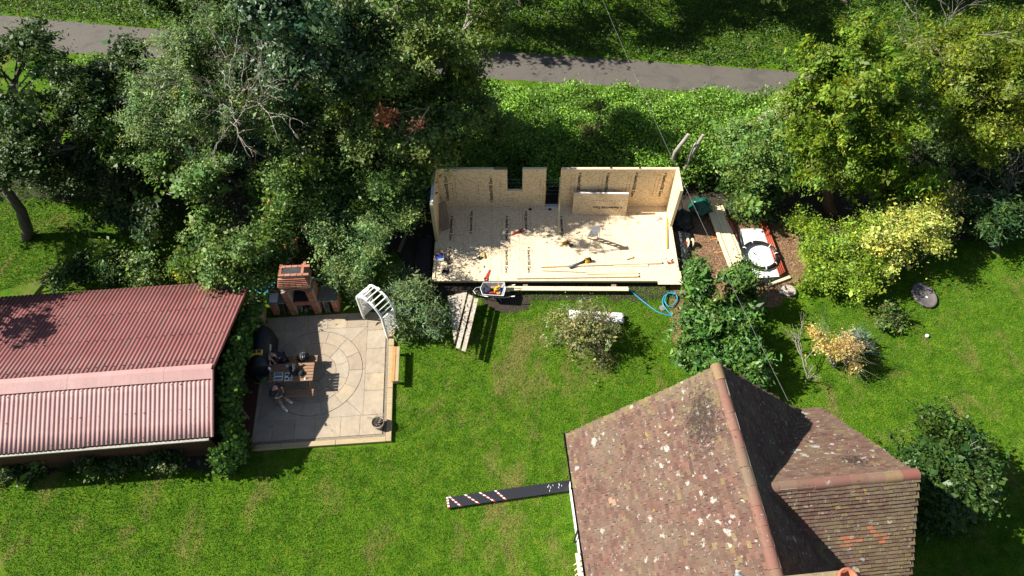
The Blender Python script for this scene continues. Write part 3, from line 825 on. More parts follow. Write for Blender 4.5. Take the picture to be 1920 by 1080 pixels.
# wall panels: strand board faces on a pale foam core with timber plates
M['foam'] = plain('white_foam', (0.78, 0.78, 0.76), (0.68, 0.68, 0.66), 14, 0.8, 0.1)
def wall_panel(x0, x1, y0, y1, z0, z1, axis, top=True, topmat=None):
    """sandwich wall panel; axis = direction across the thickness"""
    p = panel('wall_panel', x0 + 0.002, x1 - 0.002, y0 + 0.002, y1 - 0.002, z0, z1 - (0.04 if top else 0))
    if top:
        MB().box(((x0 + x1) / 2, (y0 + y1) / 2, z1 - 0.02), (x1 - x0 - 0.02 * (axis == 'x') - 0.004, y1 - y0 - 0.02 * (axis == 'y') - 0.004, 0.04)).build('top_plate', topmat or M['pine'], p)
    return p
ZT = FZ + WHT
bx = [X0 - TH, X0 + 1.22, X0 + 2.44, -0.2]
for i in range(3):
    p = wall_panel(bx[i], bx[i + 1], YB, YB + TH, FZ, ZT, 'y', True, M['oldwood'] if i == 2 else M['pine'])
    if i == 0: printing(p, (X0 + 0.42, YB, FZ + 0.45), (0, 0, 1), (-1, 0, 0), 0.2, (-0.2, -0.34), (1, 0))
    if i == 1: printing(p, (X0 + 1.75, YB, FZ + 0.15), (0, 0, 1), (-1, 0, 0), 0, (0.0,), (0,))
    if i == 1: printing(p, (X0 + 2.36, YB, FZ + 0.35), (0, 0, 1), (-1, 0, 0), 0.2, (-0.0,), (2,))
    if i == 2: printing(p, (X0 + 2.7, YB, FZ + 0.3), (0, 0, 1), (-1, 0, 0), 0, (0.0,), (0,))
p = wall_panel(-0.2, 0.45, YB, YB + TH, FZ, FZ + 1.05, 'y')
printing(p, (0.42, YB, FZ + 0.55), (-1, 0, 0), (0, 0, -1), 0, (0.0, 0.12, 0.22), (2, 2, 2))
p = wall_panel(0.45, 1.47, YB, YB + TH, FZ, ZT, 'y')
printing(p, (1.22, YB, FZ + 0.4), (0, 0, 1), (-1, 0, 0), 0, (0.0, -0.14), (0, 1))
rx = [2.1, 3.3, 4.52, 5.74, X1 + TH]
for i in range(4):
    p = wall_panel(rx[i], rx[i + 1], YB, YB + TH, FZ, ZT, 'y')
    if i < 4:
        printing(p, (rx[i] + 0.75, YB, FZ + 2.15), (0, 0, -1), (1, 0, 0), 0.19, (-0.14, -0.28), (1, 0))
    if i in (1, 2): MB().box((rx[i] + 0.9, YB + TH / 2, ZT + 0.015), (0.08, 0.06, 0.03)).build('lifting_strap', M['black'], p)
# sides
wall_panel(X0 - TH, X0, 18.27, 19.3, FZ, ZT, 'x', True, M['white'])
p = wall_panel(X0 - TH, X0, 19.3, YB, FZ, ZT, 'x', True, M['pine'])
wall_panel(X1, X1 + TH, 19.06, YB, FZ, ZT, 'x')
for xx, yy in ((X0 - TH / 2, 18.24), (X1 + TH / 2, 19.03)):
    panel('end_stud', xx - 0.06, xx + 0.06, yy - 0.02, yy + 0.028, FZ, ZT - 0.01, M['pine_green'] if xx < 0 else M['pine'])
# sole plates where walls are still to stand, and the door threshold
panel('sole_plate', X0 - 0.12, X0 - 0.02, YF + 0.15, 18.2, FZ, FZ + 0.04, M['pine'])
panel('sole_plate', X1 + 0.02, X1 + 0.12, YF + 0.75, 19.0, FZ, FZ + 0.05, M['pine'])
panel('threshold', 1.47, 2.1, YB + 0.02, YB + 0.12, FZ, FZ + 0.04, M['steel'])
for xx in (1.485, 2.085): panel('door_stud', xx - 0.014, xx + 0.014, YB + 0.01, YB + TH - 0.01, FZ + 0.04, FZ + 1.3, M['orange'])
panel('edge_sheet', X1 - 0.85, X1 + 0.18, YF - 0.18, YF + 0.5, FZ + 0.002, FZ + 0.02, M['osb_floor_sunlit'])

def lay_board(name, label, cat, a, b_, w, h, mat, z=None, group=None, up=None):
    """one straight piece of timber from a to b"""
    a = Vector(a); b_ = Vector(b_); mid = (a + b_) / 2; L = (b_ - a).length
    rz = math.atan2(b_.y - a.y, b_.x - a.x)
    pitch = math.asin((b_.z - a.z) / L)
    o = MB().box((0, 0, 0), (L, w, h)).build(name, mat, None, bevel=min(w, h) * 0.06)
    o.location = mid; o.rotation_euler = (0, -pitch, rz)
    return tag(o, label, cat, group)
def FP(px, py, h): return G(px, py, FZ + h)
# leaning brace at the door, panel on edge, timbers against the left wall
lay_board('brace', 'pale timber brace leaning on the wall beside the door opening', 'timber', (2.04, 18.6, FZ + 0.05), (2.06, YB - 0.05, FZ + 1.95), 0.05, 0.1, M['pine_green'])
lp = MB().box((0, 0, 0.6), (2.4, 0.11, 1.2)).build('loose_panel', M['osb'], None)
tag(lp, 'loose wall panel leaning on its long edge inside the garden room', 'panel')
q = FP(1122, 404, 0); lp.location = (q.x + 0.02, q.y + 0.06, FZ); lp.rotation_euler = (R(-11), 0, R(-1))
MB().box((0, 0, 1.205), (2.38, 0.1, 0.01)).build('foam_edge', M['foam'], lp)
printing(lp, (0.95, -0.055, 0.5), (-1, 0, 0), (0, 0, -1), 0.16, (0.0,), ())
printing(lp, (0.95, -0.055, 0.82), (-1, 0, 0), (0, 0, -1), 0, (0.0,), (0,))
for k, (ax, tx) in enumerate(((0.16, 0.10), (0.27, 0.18), (0.38, 0.22), (0.46, 0.31))):
    lay_board('offcut_timber', 'brown timber offcut in the bundle leaning on the left wall', 'timber', (X0 + ax, 18.75 + 0.06 * k, FZ + 0.03), (X0 + tx - 0.06, 19.75 + 0.04 * k, FZ + 0.75), 0.09, 0.045, M['oldwood'], group='bundle of offcuts by the left wall')
# long timbers on the floor
def floor_timber(label, p0, p1, w=0.09, h=0.045, lift=0.0):
    return lay_board('floor_timber', label, 'timber', FP(*p0, h / 2 + lift + 0.002), FP(*p1, h / 2 + lift + 0.002), w, h, M['pine'])
floor_timber('longest pale timber lying on the floor under the yellow blower', (1013, 499), (1241, 492), 0.12, 0.075)
floor_timber('pale batten lying just in front of the timber under the blower', (1016, 506), (1155, 511), 0.1, 0.07)
floor_timber('pale timber nearest the front edge of the floor', (968, 520.5), (1197, 517), 0.12, 0.08)
floor_timber('thin pale batten behind the front edge timber', (1100, 513), (1198, 512), 0.08, 0.06)
floor_timber('short flat board below the right wall of the garden room', (1150, 496.5), (1215, 497.5), 0.12, 0.03)
lay_board('front_beam', 'long pine beam resting on blocks in front of the floor edge', 'beam', G(945, 541, 0.26), G(1178, 542, 0.26), 0.2, 0.06, M['pine'])
for px in (985, 1150):
    q = G(px, 543.5, 0.0)
    o = MB().box((0, 0, 0.112), (0.2, 0.16, 0.224)).build('support_block', M['oldwood'], None); o.location = (q.x, q.y + 0.05, 0)
    tag(o, 'dark wooden block under the %s end of the front beam' % ('left' if px < 1000 else 'right'), 'block', 'blocks under the front beam')
for px, py, s in ((1081.5, 436, 'small square offcut lying beside the brace foot'), (1180, 484, 'pale offcut block lying behind the long floor timber')):
    q = FP(px, py, 0.0)
    o = MB().box((0, 0, 0.03), (0.18 if px < 1100 else 0.34, 0.1, 0.06)).build('offcut_block', M['pine'], None, bevel=0.004); o.location = (q.x, q.y, FZ + 0.002); o.rotation_euler = (0, 0, R(20))
    tag(o, s, 'offcut')

# black membrane sheets beside the platform
m, nt, b, out = new_mat('membrane')
b.inputs['Base Color'].default_value = (0.012, 0.013, 0.016, 1); b.inputs['Roughness'].default_value = 0.28
bump(nt, b, noise(nt, wpos(nt, (1.0, 2.4, 1)), 5, 5, 0.6, 0.8), 0.9, 0.08)
M['membrane'] = m
def crumpled(name, label, cat, pts, z, amp, mat, res=0.12, seed=0):
    r_ = random.Random(seed); xs_ = [p[0] for p in pts]; ys_ = [p[1] for p in pts]
    nx = int((max(xs_) - min(xs_)) / res) + 2; ny = int((max(ys_) - min(ys_)) / res) + 2
    vs = []; idx = {}; fs = []
    from mathutils import noise as mn
    for i in range(nx):
        for j in range(ny):
            x = min(xs_) + i * res; y = min(ys_) + j * res
            if inside(pts, np.array([x]), np.array([y]))[0]:
                idx[i, j] = len(vs)
                vs.append((x + r_.uniform(-0.03, 0.03), y + r_.uniform(-0.03, 0.03), z + amp * (0.5 + 0.5 * mn.noise(Vector((x * 2.5, y * 1.5, seed)))) + amp * 0.5 * r_.random()))
    for (i, j), a in idx.items():
        if (i + 1, j) in idx and (i, j + 1) in idx and (i + 1, j + 1) in idx: fs.append((a, idx[i + 1, j], idx[i + 1, j + 1], idx[i, j + 1]))
    me = bpy.data.meshes.new(name); me.from_pydata(vs, [], fs); me.polygons.foreach_set('use_smooth', [True] * len(fs))
    o = link(name, me, mat); s = o.modifiers.new('thick', 'SOLIDIFY'); s.thickness = 0.006
    return tag(o, label, cat)
crumpled('plastic_membrane', 'black plastic membrane on the ground left of the garden room', 'plastic sheet', [G(778, 445), G(815, 440), G(808, 530), G(790, 535), G(776, 515)], 0.02, 0.12, M['membrane'], seed=2)
crumpled('plastic_membrane', 'black plastic membrane strip on the ground right of the floor edge', 'plastic sheet', [G(1266, 420), G(1300, 440), G(1296, 480), G(1288, 530), G(1275, 525), G(1270, 470)], 0.02, 0.14, M['membrane'], seed=3)
# ------------------------------------------------------------------ patio
PRZ = R(4.0)
PC = Vector((-7.65, 12.02, 0))          # middle of the ring of slabs
patio = bpy.data.objects.new('patio', None); COL.objects.link(patio)
patio.location = PC; patio.rotation_euler = (0, 0, PRZ); patio['kind'] = 'structure'
pm_ = Matrix.Translation(PC) @ Matrix.Rotation(PRZ, 4, 'Z'); pmi = pm_.inverted()
def slab_mat(name, c1, c2):
    m, nt, b, out = new_mat(name)
    p = wpos(nt)
    c = ramp(nt, noise(nt, p, 5, 7, 0.65, 0.6), [(0.28, c2), (0.7, c1)])
    c = mixc(nt, ramp(nt, noise(nt, p, 0.9, 6, 0.7), [(0.38, 0.0), (0.62, 0.75)]), c, (0.30, 0.25, 0.19))
    c = mixc(nt, ramp(nt, noise(nt, wpos(nt, (1, 1, 1), (0, 0, 0.5)), 2.6, 7, 0.75, 0.4), [(0.56, 0.0), (0.70, 0.5)]), c, (0.13, 0.115, 0.085))
    c = mixc(nt, ramp(nt, noise(nt, wpos(nt, (1, 1, 1), (0, 0, 1)), 26, 3), [(0.68, 0.0), (0.74, 0.5)]), c, (0.12, 0.10, 0.08))
    nt.links.new(c, b.inputs['Base Color']); b.inputs['Roughness'].default_value = 0.8
    b.inputs['Specular IOR Level'].default_value = 0.25
    bump(nt, b, noise(nt, p, 7, 6, 0.7), 0.5, 0.03)
    return m
SLABM = [slab_mat('sandstone_buff', (0.43, 0.35, 0.255), (0.33, 0.265, 0.19)), slab_mat('sandstone_brown', (0.38, 0.30, 0.215), (0.28, 0.215, 0.155)), slab_mat('sandstone_grey', (0.43, 0.365, 0.28), (0.33, 0.275, 0.21)), slab_mat('sandstone_tan', (0.46, 0.37, 0.25), (0.35, 0.275, 0.185))]
M['joint'] = plain('joint_mortar', (0.20, 0.165, 0.125), (0.085, 0.075, 0.055), 12, 0.95, 0.5, coord='world')
PX0, PX1, PY0, PY1 = -3.1, 2.68, -2.72, 2.62
MB().prism([(PX0, PY0), (PX1 + 0.05, PY0), (PX1 + 0.05, PY1), (PX0, PY1)], 0.0, 0.05).build('paving_bed', M['joint'], patio)
rs = random.Random(4)
def paver(poly, k=None):
    cx = sum(p[0] for p in poly) / len(poly); cy = sum(p[1] for p in poly) / len(poly)
    # shrink for the joint
    q = []
    for x, y in poly:
        d = math.hypot(x - cx, y - cy); f = (d - 0.006) / d
        q.append((cx + (x - cx) * f - cx, cy + (y - cy) * f - cy))
    b_ = MB().prism(q, -0.04, 0.0)
    o = b_.build('paving_slab', SLABM[rs.randrange(4) if k is None else k], patio, bevel=0.006)
    o.location = (cx, cy, 0.072 + rs.uniform(-0.003, 0.003)); o.rotation_euler = (rs.gauss(0, 0.003), rs.gauss(0, 0.003), 0)
    return o
SQ = 1.93
RINGS = [(1.82, 1.30, 14), (1.30, 0.80, 11), (0.80, 0.38, 7), (0.38, 0.0, 1)]
for i, (r1, r0, n) in enumerate(RINGS):
    if n == 1:
        paver([(r1 * math.cos(2 * math.pi * k / 16), r1 * math.sin(2 * math.pi * k / 16)) for k in range(16)]); continue
    off = 0.3 * i
    for k in range(n):
        a0 = off + 2 * math.pi * k / n; a1 = off + 2 * math.pi * (k + 1) / n
        outer = [(r1 * math.cos(a0 + (a1 - a0) * t / 5), r1 * math.sin(a0 + (a1 - a0) * t / 5)) for t in range(6)]
        inner = [(r0 * math.cos(a1 + (a0 - a1) * t / 5), r0 * math.sin(a1 + (a0 - a1) * t / 5)) for t in range(6)]
        paver(outer + inner)
def sqp(a):
    c, s = math.cos(a), math.sin(a); m_ = max(abs(c), abs(s)); return (SQ * c / m_, SQ * s / m_)
for k in range(8):
    a0 = math.pi / 4 * k; a1 = a0 + math.pi / 4
    arc = [(1.835 * math.cos(a1 + (a0 - a1) * t / 6), 1.835 * math.sin(a1 + (a0 - a1) * t / 6)) for t in range(7)]
    paver([sqp(a0), sqp(a1)] + arc)
def course(x0, x1, y0, y1, n, horiz):
    e = [0.0] + sorted((k + rs.uniform(-0.12, 0.12)) / n for k in range(1, n)) + [1.0]
    for a, b_ in zip(e[:-1], e[1:]):
        if horiz: paver([(x0 + (x1 - x0) * a, y0), (x0 + (x1 - x0) * b_, y0), (x0 + (x1 - x0) * b_, y1), (x0 + (x1 - x0) * a, y1)])
        else: paver([(x0, y0 + (y1 - y0) * a), (x1, y0 + (y1 - y0) * a), (x1, y0 + (y1 - y0) * b_), (x0, y0 + (y1 - y0) * b_)])
course(SQ, PX1, -SQ, PY1, 5, False)
course(PX0, SQ, SQ, PY1, 6, True)
course(PX0, PX1, PY0, -SQ, 7, True)
course(PX0, -SQ, -SQ, SQ, 5, False)
# gravel joint and sleepers round the edge
M['gravel'] = plain('gravel', (0.40, 0.33, 0.24), (0.12, 0.09, 0.06), 40, 0.95, 1.0, coord='world')
MB().prism([(PX1 + 0.052, PY0 - 0.12), (PX1 + 0.15, PY0 - 0.12), (PX1 + 0.15, PY1), (PX1 + 0.052, PY1)], 0.0, 0.06).build('gravel_strip', M['gravel'], patio)
MB().prism([(PX0, PY0 - 0.12), (PX1 + 0.048, PY0 - 0.12), (PX1 + 0.048, PY0 - 0.004), (PX0, PY0 - 0.004)], 0.0, 0.058).build('gravel_strip', M['gravel'], patio)
e = [-2.72 - 0.32, -0.9, 0.95, 2.2]
for a, b_ in zip(e[:-1], e[1:]): MB().box(((PX1 + 0.25), (a + b_) / 2, 0.06), (0.19, b_ - a - 0.01, 0.15)).build('sleeper', M['sleeper'], patio, bevel=0.01)
e = [PX0, -1.0, 1.0, PX1 + 0.15]
for a, b_ in zip(e[:-1], e[1:]): MB().box(((a + b_) / 2, PY0 - 0.22, 0.055), (b_ - a - 0.01, 0.19, 0.14)).build('sleeper', M['sleeper'], patio, bevel=0.01)

# ---- brick barbecue
def brick_mat():
    m, nt, b, out = new_mat('brick')
    oi = N(nt, 'ObjectInfo')
    c = ramp(nt, oi.outputs['Random'], [(0.0, (0.25, 0.075, 0.045)), (0.4, (0.33, 0.11, 0.06)), (0.75, (0.40, 0.17, 0.10)), (1.0, (0.30, 0.14, 0.10))])
    p = wpos(nt)
    c = mixc(nt, ramp(nt, noise(nt, p, 12, 5, 0.7), [(0.45, 0.0), (0.8, 0.6)]), c, (0.36, 0.27, 0.19))
    nt.links.new(c, b.inputs['Base Color']); b.inputs['Roughness'].default_value = 0.9
    bump(nt, b, noise(nt, p, 50, 4), 0.5, 0.01)
    return m
M['brick'] = brick_mat()
M['mortar'] = plain('mortar', (0.38, 0.33, 0.26), (0.26, 0.22, 0.17), 15, 0.95, 0.4)
M['soot'] = plain('soot', (0.05, 0.052, 0.056), (0.02, 0.02, 0.022), 7, 0.9, 0.3)
M['concrete'] = plain('concrete', (0.22, 0.20, 0.175), (0.13, 0.115, 0.10), 8, 0.9, 0.3)
bq0 = G(575, 590, 0)
bbq = thing('brick_barbecue', 'red brick barbecue with stepped chimney and side worktops behind the patio', 'barbecue', bq0, R(3))
BL, BH, BD = 0.215, 0.065, 0.1025
brick_me = MB().box((0, 0, 0), (BL, BD, BH)).mesh('brick'); brick_me.materials.append(M['brick'])
half_me = MB().box((0, 0, 0), (BD, BD, BH)).mesh('brick'); half_me.materials.append(M['brick'])
nb = [0]
def put_brick(x, y, z, rz=0.0, rx=0.0, ry=0.0, half=False):
    if nb[0] > 296: return
    nb[0] += 1
    link('brick', half_me if half else brick_me, None, bbq, (x, y, z), (rx, ry, rz))
core = MB()
def pier(x0, x1, y0, y1, z0, z1, front=True, sides=True):
    """a brick pier: a mortar core with facing bricks on front and flanks"""
    core.box(((x0 + x1) / 2, (y0 + y1) / 2, (z0 + z1) / 2), (x1 - x0 - 0.02, y1 - y0 - 0.02, z1 - z0))
    c_ = BH + 0.010; rows = int(round((z1 - z0) / c_))
    for r_ in range(rows):
        z = z0 + c_ * (r_ + 0.5)
        w_ = x1 - x0
        if w_ < 0.3: put_brick((x0 + x1) / 2, y0 + BD / 2 - 0.012, z, 0) if r_ % 2 == 0 else [put_brick(x0 + w_ * q, y0 + BD / 2 - 0.012, z, 0, half=True) for q in (0.25, 0.75)]
        else:
            n_ = int(round(w_ / (BL + 0.01)))
            st = w_ / n_
            for k in range(n_ + (r_ % 2)):
                xx = x0 + st * (k + (0.5 if r_ % 2 == 0 else 0.0))
                if r_ % 2 and k in (0, n_): put_brick(xx + (0.055 if k == 0 else -0.055), y0 + BD / 2 - 0.012, z, 0, half=True)
                else: put_brick(xx, y0 + BD / 2 - 0.012, z)
        if sides:
            n_ = max(1, int((y1 - y0 - 0.1) / (BL + 0.01)))
            for k in range(n_):
                yy = y0 + 0.11 + (k + 0.5) * (y1 - y0 - 0.11) / n_
                put_brick(x1 - BD / 2 + 0.012, yy, z, math.pi / 2)
DEP = 0.75
# x positions relative to the middle of the fireplace
XM0, XM1 = -0.62, 0.62
pier(XM0, XM0 + 0.28, 0, DEP, 0, 1.65, sides=False); pier(XM1 - 0.28, XM1, 0, DEP, 0, 1.65)
pier(-1.33, -1.10, 0.05, DEP, 0, 0.86, sides=False); pier(1.14, 1.37, 0.05, DEP, 0, 0.86)
# hearth sill on edge, arch over the fire
for k in range(8): put_brick(-0.30 + 0.085 * k, 0.09, 0.74, math.pi / 2, 0, math.pi / 2)
for k in range(11):
    a = R(150) - R(120) * k / 10
    put_brick(0.56 * math.cos(a) * 1.02, 0.05, 1.30 + 0.56 * math.sin(a), 0, 0, math.pi / 2 - a)
core.box((0, 0.46, 0.74), (0.70, DEP - 0.25, 0.08))
core.box((0, 0.3, 1.96), (1.2, 0.5, 0.24))
# stepped courses drawing in to the flue
zz = 2.07; half_w = 0.62; d0, d1 = -0.02, DEP
for r_ in range(6):
    for k in range(5):
        st = 2 * half_w / 5
        if r_ != 5: put_brick(-half_w + st * (k + 0.5), d0 + BD / 2, zz, 0)
    for k in range(3): put_brick(half_w - BD / 2, d0 + 0.2 + 0.22 * k, zz, math.pi / 2)
    core.box((0, (d0 + d1) / 2 + 0.02, zz), (2 * half_w - 0.05, d1 - d0 - 0.07, BH + 0.012))
    zz += BH + 0.012; half_w -= 0.025; d0 += 0.03; d1 -= 0.012
for k in range(5): put_brick(-half_w + 0.1 + 0.235 * k, d0 + 0.06, zz, 0); put_brick(-half_w + 0.1 + 0.235 * k, d1 - 0.06, zz, 0)
for k in range(2):
    for s in (-1, 1): put_brick(s * (half_w - 0.05), d0 + 0.23 + 0.23 * k, zz, math.pi / 2)
core.build('mortar', M['mortar'], bbq)
MB().box((0, (d0 + d1) / 2, zz + 0.005), (2 * half_w - 0.24, d1 - d0 - 0.24, 0.02)).build('flue', M['soot'], bbq)
MB().box((0, DEP - 0.06, 1.28), (0.70, 0.1, 1.02)).box((0, 0.4, 0.79), (0.68, 0.5, 0.012)).build('fire_back', M['soot'], bbq)
MB().bar((-0.33, 0.16, 0.86), (0.33, 0.16, 0.86), 0.02, 0.02).box((0, 0.38, 0.9), (0.66, 0.42, 0.015)).build('grill', M['soot'], bbq)
for x0, x1 in ((-1.38, -0.64), (0.64, 1.42)): MB().box(((x0 + x1) / 2, 0.40, 0.89), (x1 - x0, 0.78, 0.06)).build('worktop', M['concrete'], bbq, bevel=0.01)
MB().box((-1.0, 0.6, 1.0), (0.3, 0.1, 0.18)).build('end_brick', M['brick'], bbq)
for k in range(14):
    a = rs.uniform(-0.24, 0.24); lg = MB().tube([(a, 0.05 + rs.uniform(0, 0.1), 0.03 + rs.uniform(0, 0.35)), (a + rs.uniform(-0.1, 0.1), 0.6, 0.04 + rs.uniform(0, 0.4))], rs.uniform(0.03, 0.05), 7)
    o = lg.build('firewood_log', M['bark'] if k % 3 else M['bark_pale'], None); o.location = bq0; o.rotation_euler = (0, 0, R(3))
    tag(o, 'split firewood log stored under the fire opening of the barbecue', 'log', 'logs under the fire opening')
for k in range(7):
    a = rs.uniform(0.75, 1.05); lg = MB().tube([(a, 0.0 + rs.uniform(0, 0.15), 0.03), (a + rs.uniform(-0.12, 0.12), 0.35, 0.6 + rs.uniform(0, 0.1))], rs.uniform(0.02, 0.04), 7)
    o = lg.build('firewood_log', M['bark_pale'] if k % 2 else M['bark'], None); o.location = bq0; o.rotation_euler = (0, 0, R(3))
    tag(o, 'firewood stick leaning under the right worktop of the barbecue', 'log', 'sticks under the right worktop')
for k in range(6):
    a = rs.uniform(-1.0, -0.72); lg = MB().tube([(a, 0.0 + rs.uniform(0, 0.15), 0.03), (a + rs.uniform(-0.1, 0.1), 0.35, 0.55 + rs.uniform(0, 0.1))], rs.uniform(0.02, 0.035), 7)
    o = lg.build('firewood_log', M['bark'], None); o.location = bq0; o.rotation_euler = (0, 0, R(3))
    tag(o, 'dark firewood stick leaning under the left worktop of the barbecue', 'log', 'sticks under the left worktop')
q = bbq.matrix_basis @ Vector((-1.12, 0.28, 0.921))
o = MB().box((0, 0, 0.02), (0.34, 0.42, 0.04)).build('tray', M['white'], None, bevel=0.008); o.location = q; o.rotation_euler = (0, 0, R(2))
tag(o, 'white rectangular tray on the left worktop of the brick barbecue', 'tray')

# ---- white garden arch
A0 = Vector((-6.06, 14.46, 0)); A1 = Vector((-5.0, 13.56, 0)); DPT = Vector((0.41, 0.46, 0))
ac = (A0 + A1) / 2 + DPT / 2
sx = (A1 - A0).normalized(); ang = math.atan2(sx.y, sx.x); SPAN = (A1 - A0).length; AD = 0.62
arch = thing('garden_arch', 'white lattice garden arch at the corner of the patio', 'arch', ac, ang)
HL = 1.55
for sy in (-1, 1):
    for s in (-1, 1):
        MB().bar((s * SPAN / 2, sy * AD / 2, 0), (s * SPAN / 2, sy * AD / 2, HL), 0.075, 0.075, (0, 1, 0)).build('post', M['white'], arch, bevel=0.006)
    hoop = MB(); pts = []
    for k in range(15):
        a = math.pi * k / 14
        pts.append(Vector((-SPAN / 2 * math.cos(a), sy * AD / 2, HL + 0.62 * math.sin(a))))
    for a, b_ in zip(pts[:-1], pts[1:]): hoop.bar(a, b_ + (b_ - a) * 0.06, 0.07, 0.075, (0, 1, 0))
    hoop.build('hoop', M['white'], arch)
    MB().box((0, sy * AD / 2, HL + 0.65), (0.14, 0.1, 0.12)).build('hoop_joint', M['white'], arch, bevel=0.006)
for k in range(1, 10):
    a = math.pi * k / 10
    x, z = -SPAN / 2 * math.cos(a), HL + 0.62 * math.sin(a)
    MB().bar((x, -AD / 2, z + 0.02), (x, AD / 2, z + 0.02), 0.04, 0.03).build('rung', M['white'], arch)
for s in (-1, 1):
    x = s * SPAN / 2; z0, z1 = 0.28, HL - 0.03; wd = AD - 0.07
    for z in (z0, z1): MB().bar((x, -wd / 2, z), (x, wd / 2, z), 0.045, 0.045).build('rail', M['white'], arch)
    for d in (-1, 1):
        step = 0.115; c0 = -wd
        n_ = int((z1 - z0 + wd) / step)
        for k in range(n_ + 1):
            # diagonal z = z0 + c + d*y clipped to the frame
            cst = z0 - wd / 2 + step * (k + 0.5)
            lo, hi = -wd / 2, wd / 2
            f = lambda y: cst + d * y
            ya, yb = sorted(((z0 - cst) * d, (z1 - cst) * d)); ya, yb = max(lo, ya), min(hi, yb)
            if yb - ya > 0.04: MB().bar((x + 0.008 * d, ya, f(ya)), (x + 0.008 * d, yb, f(yb)), 0.012, 0.034, (0, d * -1, 1)).build('lattice_slat', M['white'], arch)

# ---- picnic table
PT = G(552, 699, 0.75); ptc = Vector((-8.33, 11.65, 0.075)); PTR = R(3)
table = thing('picnic_table', 'brown slatted picnic table with two benches on the patio', 'picnic table', ptc, PTR)
M['bench_wood'] = timber('bench_timber', (0.30, 0.17, 0.09), (0.19, 0.10, 0.055))
TZ = 0.70
for k in range(6): MB().box((0, -0.325 + 0.13 * k, TZ), (1.66, 0.112, 0.035)).build('top_slat', M['bench_wood'], table, bevel=0.004)
for s in (-1, 1):
    for k in (-1, 0, 1) if True else (): MB().box((0, s * 0.72 + 0.095 * k, 0.40), (1.66, 0.085, 0.03)).build('bench_slat', M['bench_wood'], table, bevel=0.004)
    MB().bar((s * 0.62, -0.86, 0.36), (s * 0.62, 0.86, 0.36), 0.045, 0.09).build('cross_beam', M['bench_wood'], table)
    MB().bar((s * 0.62, -0.34, 0.66), (s * 0.62, 0.34, 0.66), 0.045, 0.07).build('top_beam', M['bench_wood'], table)
    for e_ in (-1, 1): MB().bar((s * 0.665, e_ * 0.66, 0.0), (s * 0.665, e_ * 0.25, 0.66), 0.04, 0.09).build('leg', M['bench_wood'], table)
def on_table(x, y, z=0.0): return Matrix.Translation(ptc) @ Matrix.Rotation(PTR, 4, 'Z') @ Vector((x, y, TZ + 0.0185 + z))
def put(o, p, rz=0.0, rx=0.0, ry=0.0):
    o.location = p; o.rotation_euler = (rx, ry, rz); return o
def tpx(px, py, z=0.80): 
    q = G(px, py, z); return Vector((q.x, q.y, ptc.z + TZ + 0.0185))
lap = thing('laptop', 'open white laptop lying on the picnic table before the front man', 'laptop', tpx(522, 707), PTR)
MB().box((0, -0.06, 0.008), (0.33, 0.16, 0.016)).build('keyboard_base', M['white'], lap, bevel=0.003)
MB().box((0, -0.06, 0.018), (0.28, 0.1, 0.003)).build('keyboard', M['grey_cloth'], lap)
MB().bar((0, 0.02, 0.012), (0, 0.17, 0.06), 0.33, 0.012).build('screen_lid', M['white'], lap)
MB().bar((0, 0.035, 0.026), (0, 0.16, 0.066), 0.29, 0.004).build('screen', plain('screen_grey', (0.14, 0.18, 0.22), (0.1, 0.13, 0.16), 3, 0.2), lap)
mag = thing('magazine', 'white magazine with dark pictures lying open on the picnic table', 'magazine', tpx(541, 706), PTR + R(4))
MB().box((0, 0, 0.006), (0.28, 0.34, 0.012)).build('pages', M['white'], mag)
for x, y, w_, h_ in ((-0.07, 0.09, 0.1, 0.1), (0.05, 0.03, 0.12, 0.16), (-0.06, -0.09, 0.1, 0.09), (0.07, -0.11, 0.09, 0.06)): MB().box((x, y, 0.0135), (w_, h_, 0.002)).build('picture', M['glass'], mag)
def lump(name, label, cat, loc, r, seed, mat, amp=0.25, seg=3):
    bm = bmesh.new(); bmesh.ops.create_icosphere(bm, subdivisions=seg, radius=1.0)
    from mathutils import noise as mn
    for v in bm.verts:
        k = 1 + amp * mn.noise(v.co * 1.7 + Vector((seed * 3.1, seed, 0)))  + amp * 0.4 * mn.noise(v.co * 4.0 + Vector((seed, 0, 5)))
        v.co = Vector((v.co.x * r[0], v.co.y * r[1], v.co.z * r[2])) * k
        v.co.z = max(v.co.z + r[2] * 0.8, 0)
    me = bpy.data.meshes.new(name); bm.to_mesh(me); bm.free(); me.polygons.foreach_set('use_smooth', [True] * len(me.polygons))
    o = link(name, me, mat); o.location = loc
    return tag(o, label, cat) if label else o
lump('jacket', 'crumpled black jacket heaped on the picnic table', 'jacket', tpx(553, 694), (0.17, 0.2, 0.13), 2, M['black_cloth'], 0.5)
cap = thing('cap', 'black cap lying beside the jacket on the picnic table', 'cap', tpx(565.5, 700), R(-70))
MB().lathe([(0.11, 0.0), (0.11, 0.05), (0.095, 0.09), (0.05, 0.118), (0.0, 0.125)], 16).build('crown', M['black_cloth'], cap, True)
MB().prism([(0.08, -0.08), (0.17, -0.06), (0.2, 0.0), (0.17, 0.06), (0.08, 0.08)], 0.0, 0.012).build('peak', M['black_cloth'], cap)
ph = thing('phone', 'dark phone with pale edge at the right end of the picnic table', 'phone', tpx(574, 709.5), R(15))
MB().box((0, 0, 0.005), (0.15, 0.08, 0.01)).build('case', M['white'], ph, bevel=0.003); MB().box((0.02, 0, 0.0115), (0.1, 0.07, 0.003)).build('screen', M['glass'], ph)
mug = thing('mug', 'white mug beside the elbow of the back man on the picnic table', 'mug', tpx(539, 688), R(30))
MB().lathe([(0.038, 0.0), (0.042, 0.05), (0.042, 0.1), (0.036, 0.1), (0.034, 0.06), (0.0, 0.055)], 16).build('cup', M['white'], mug, True)
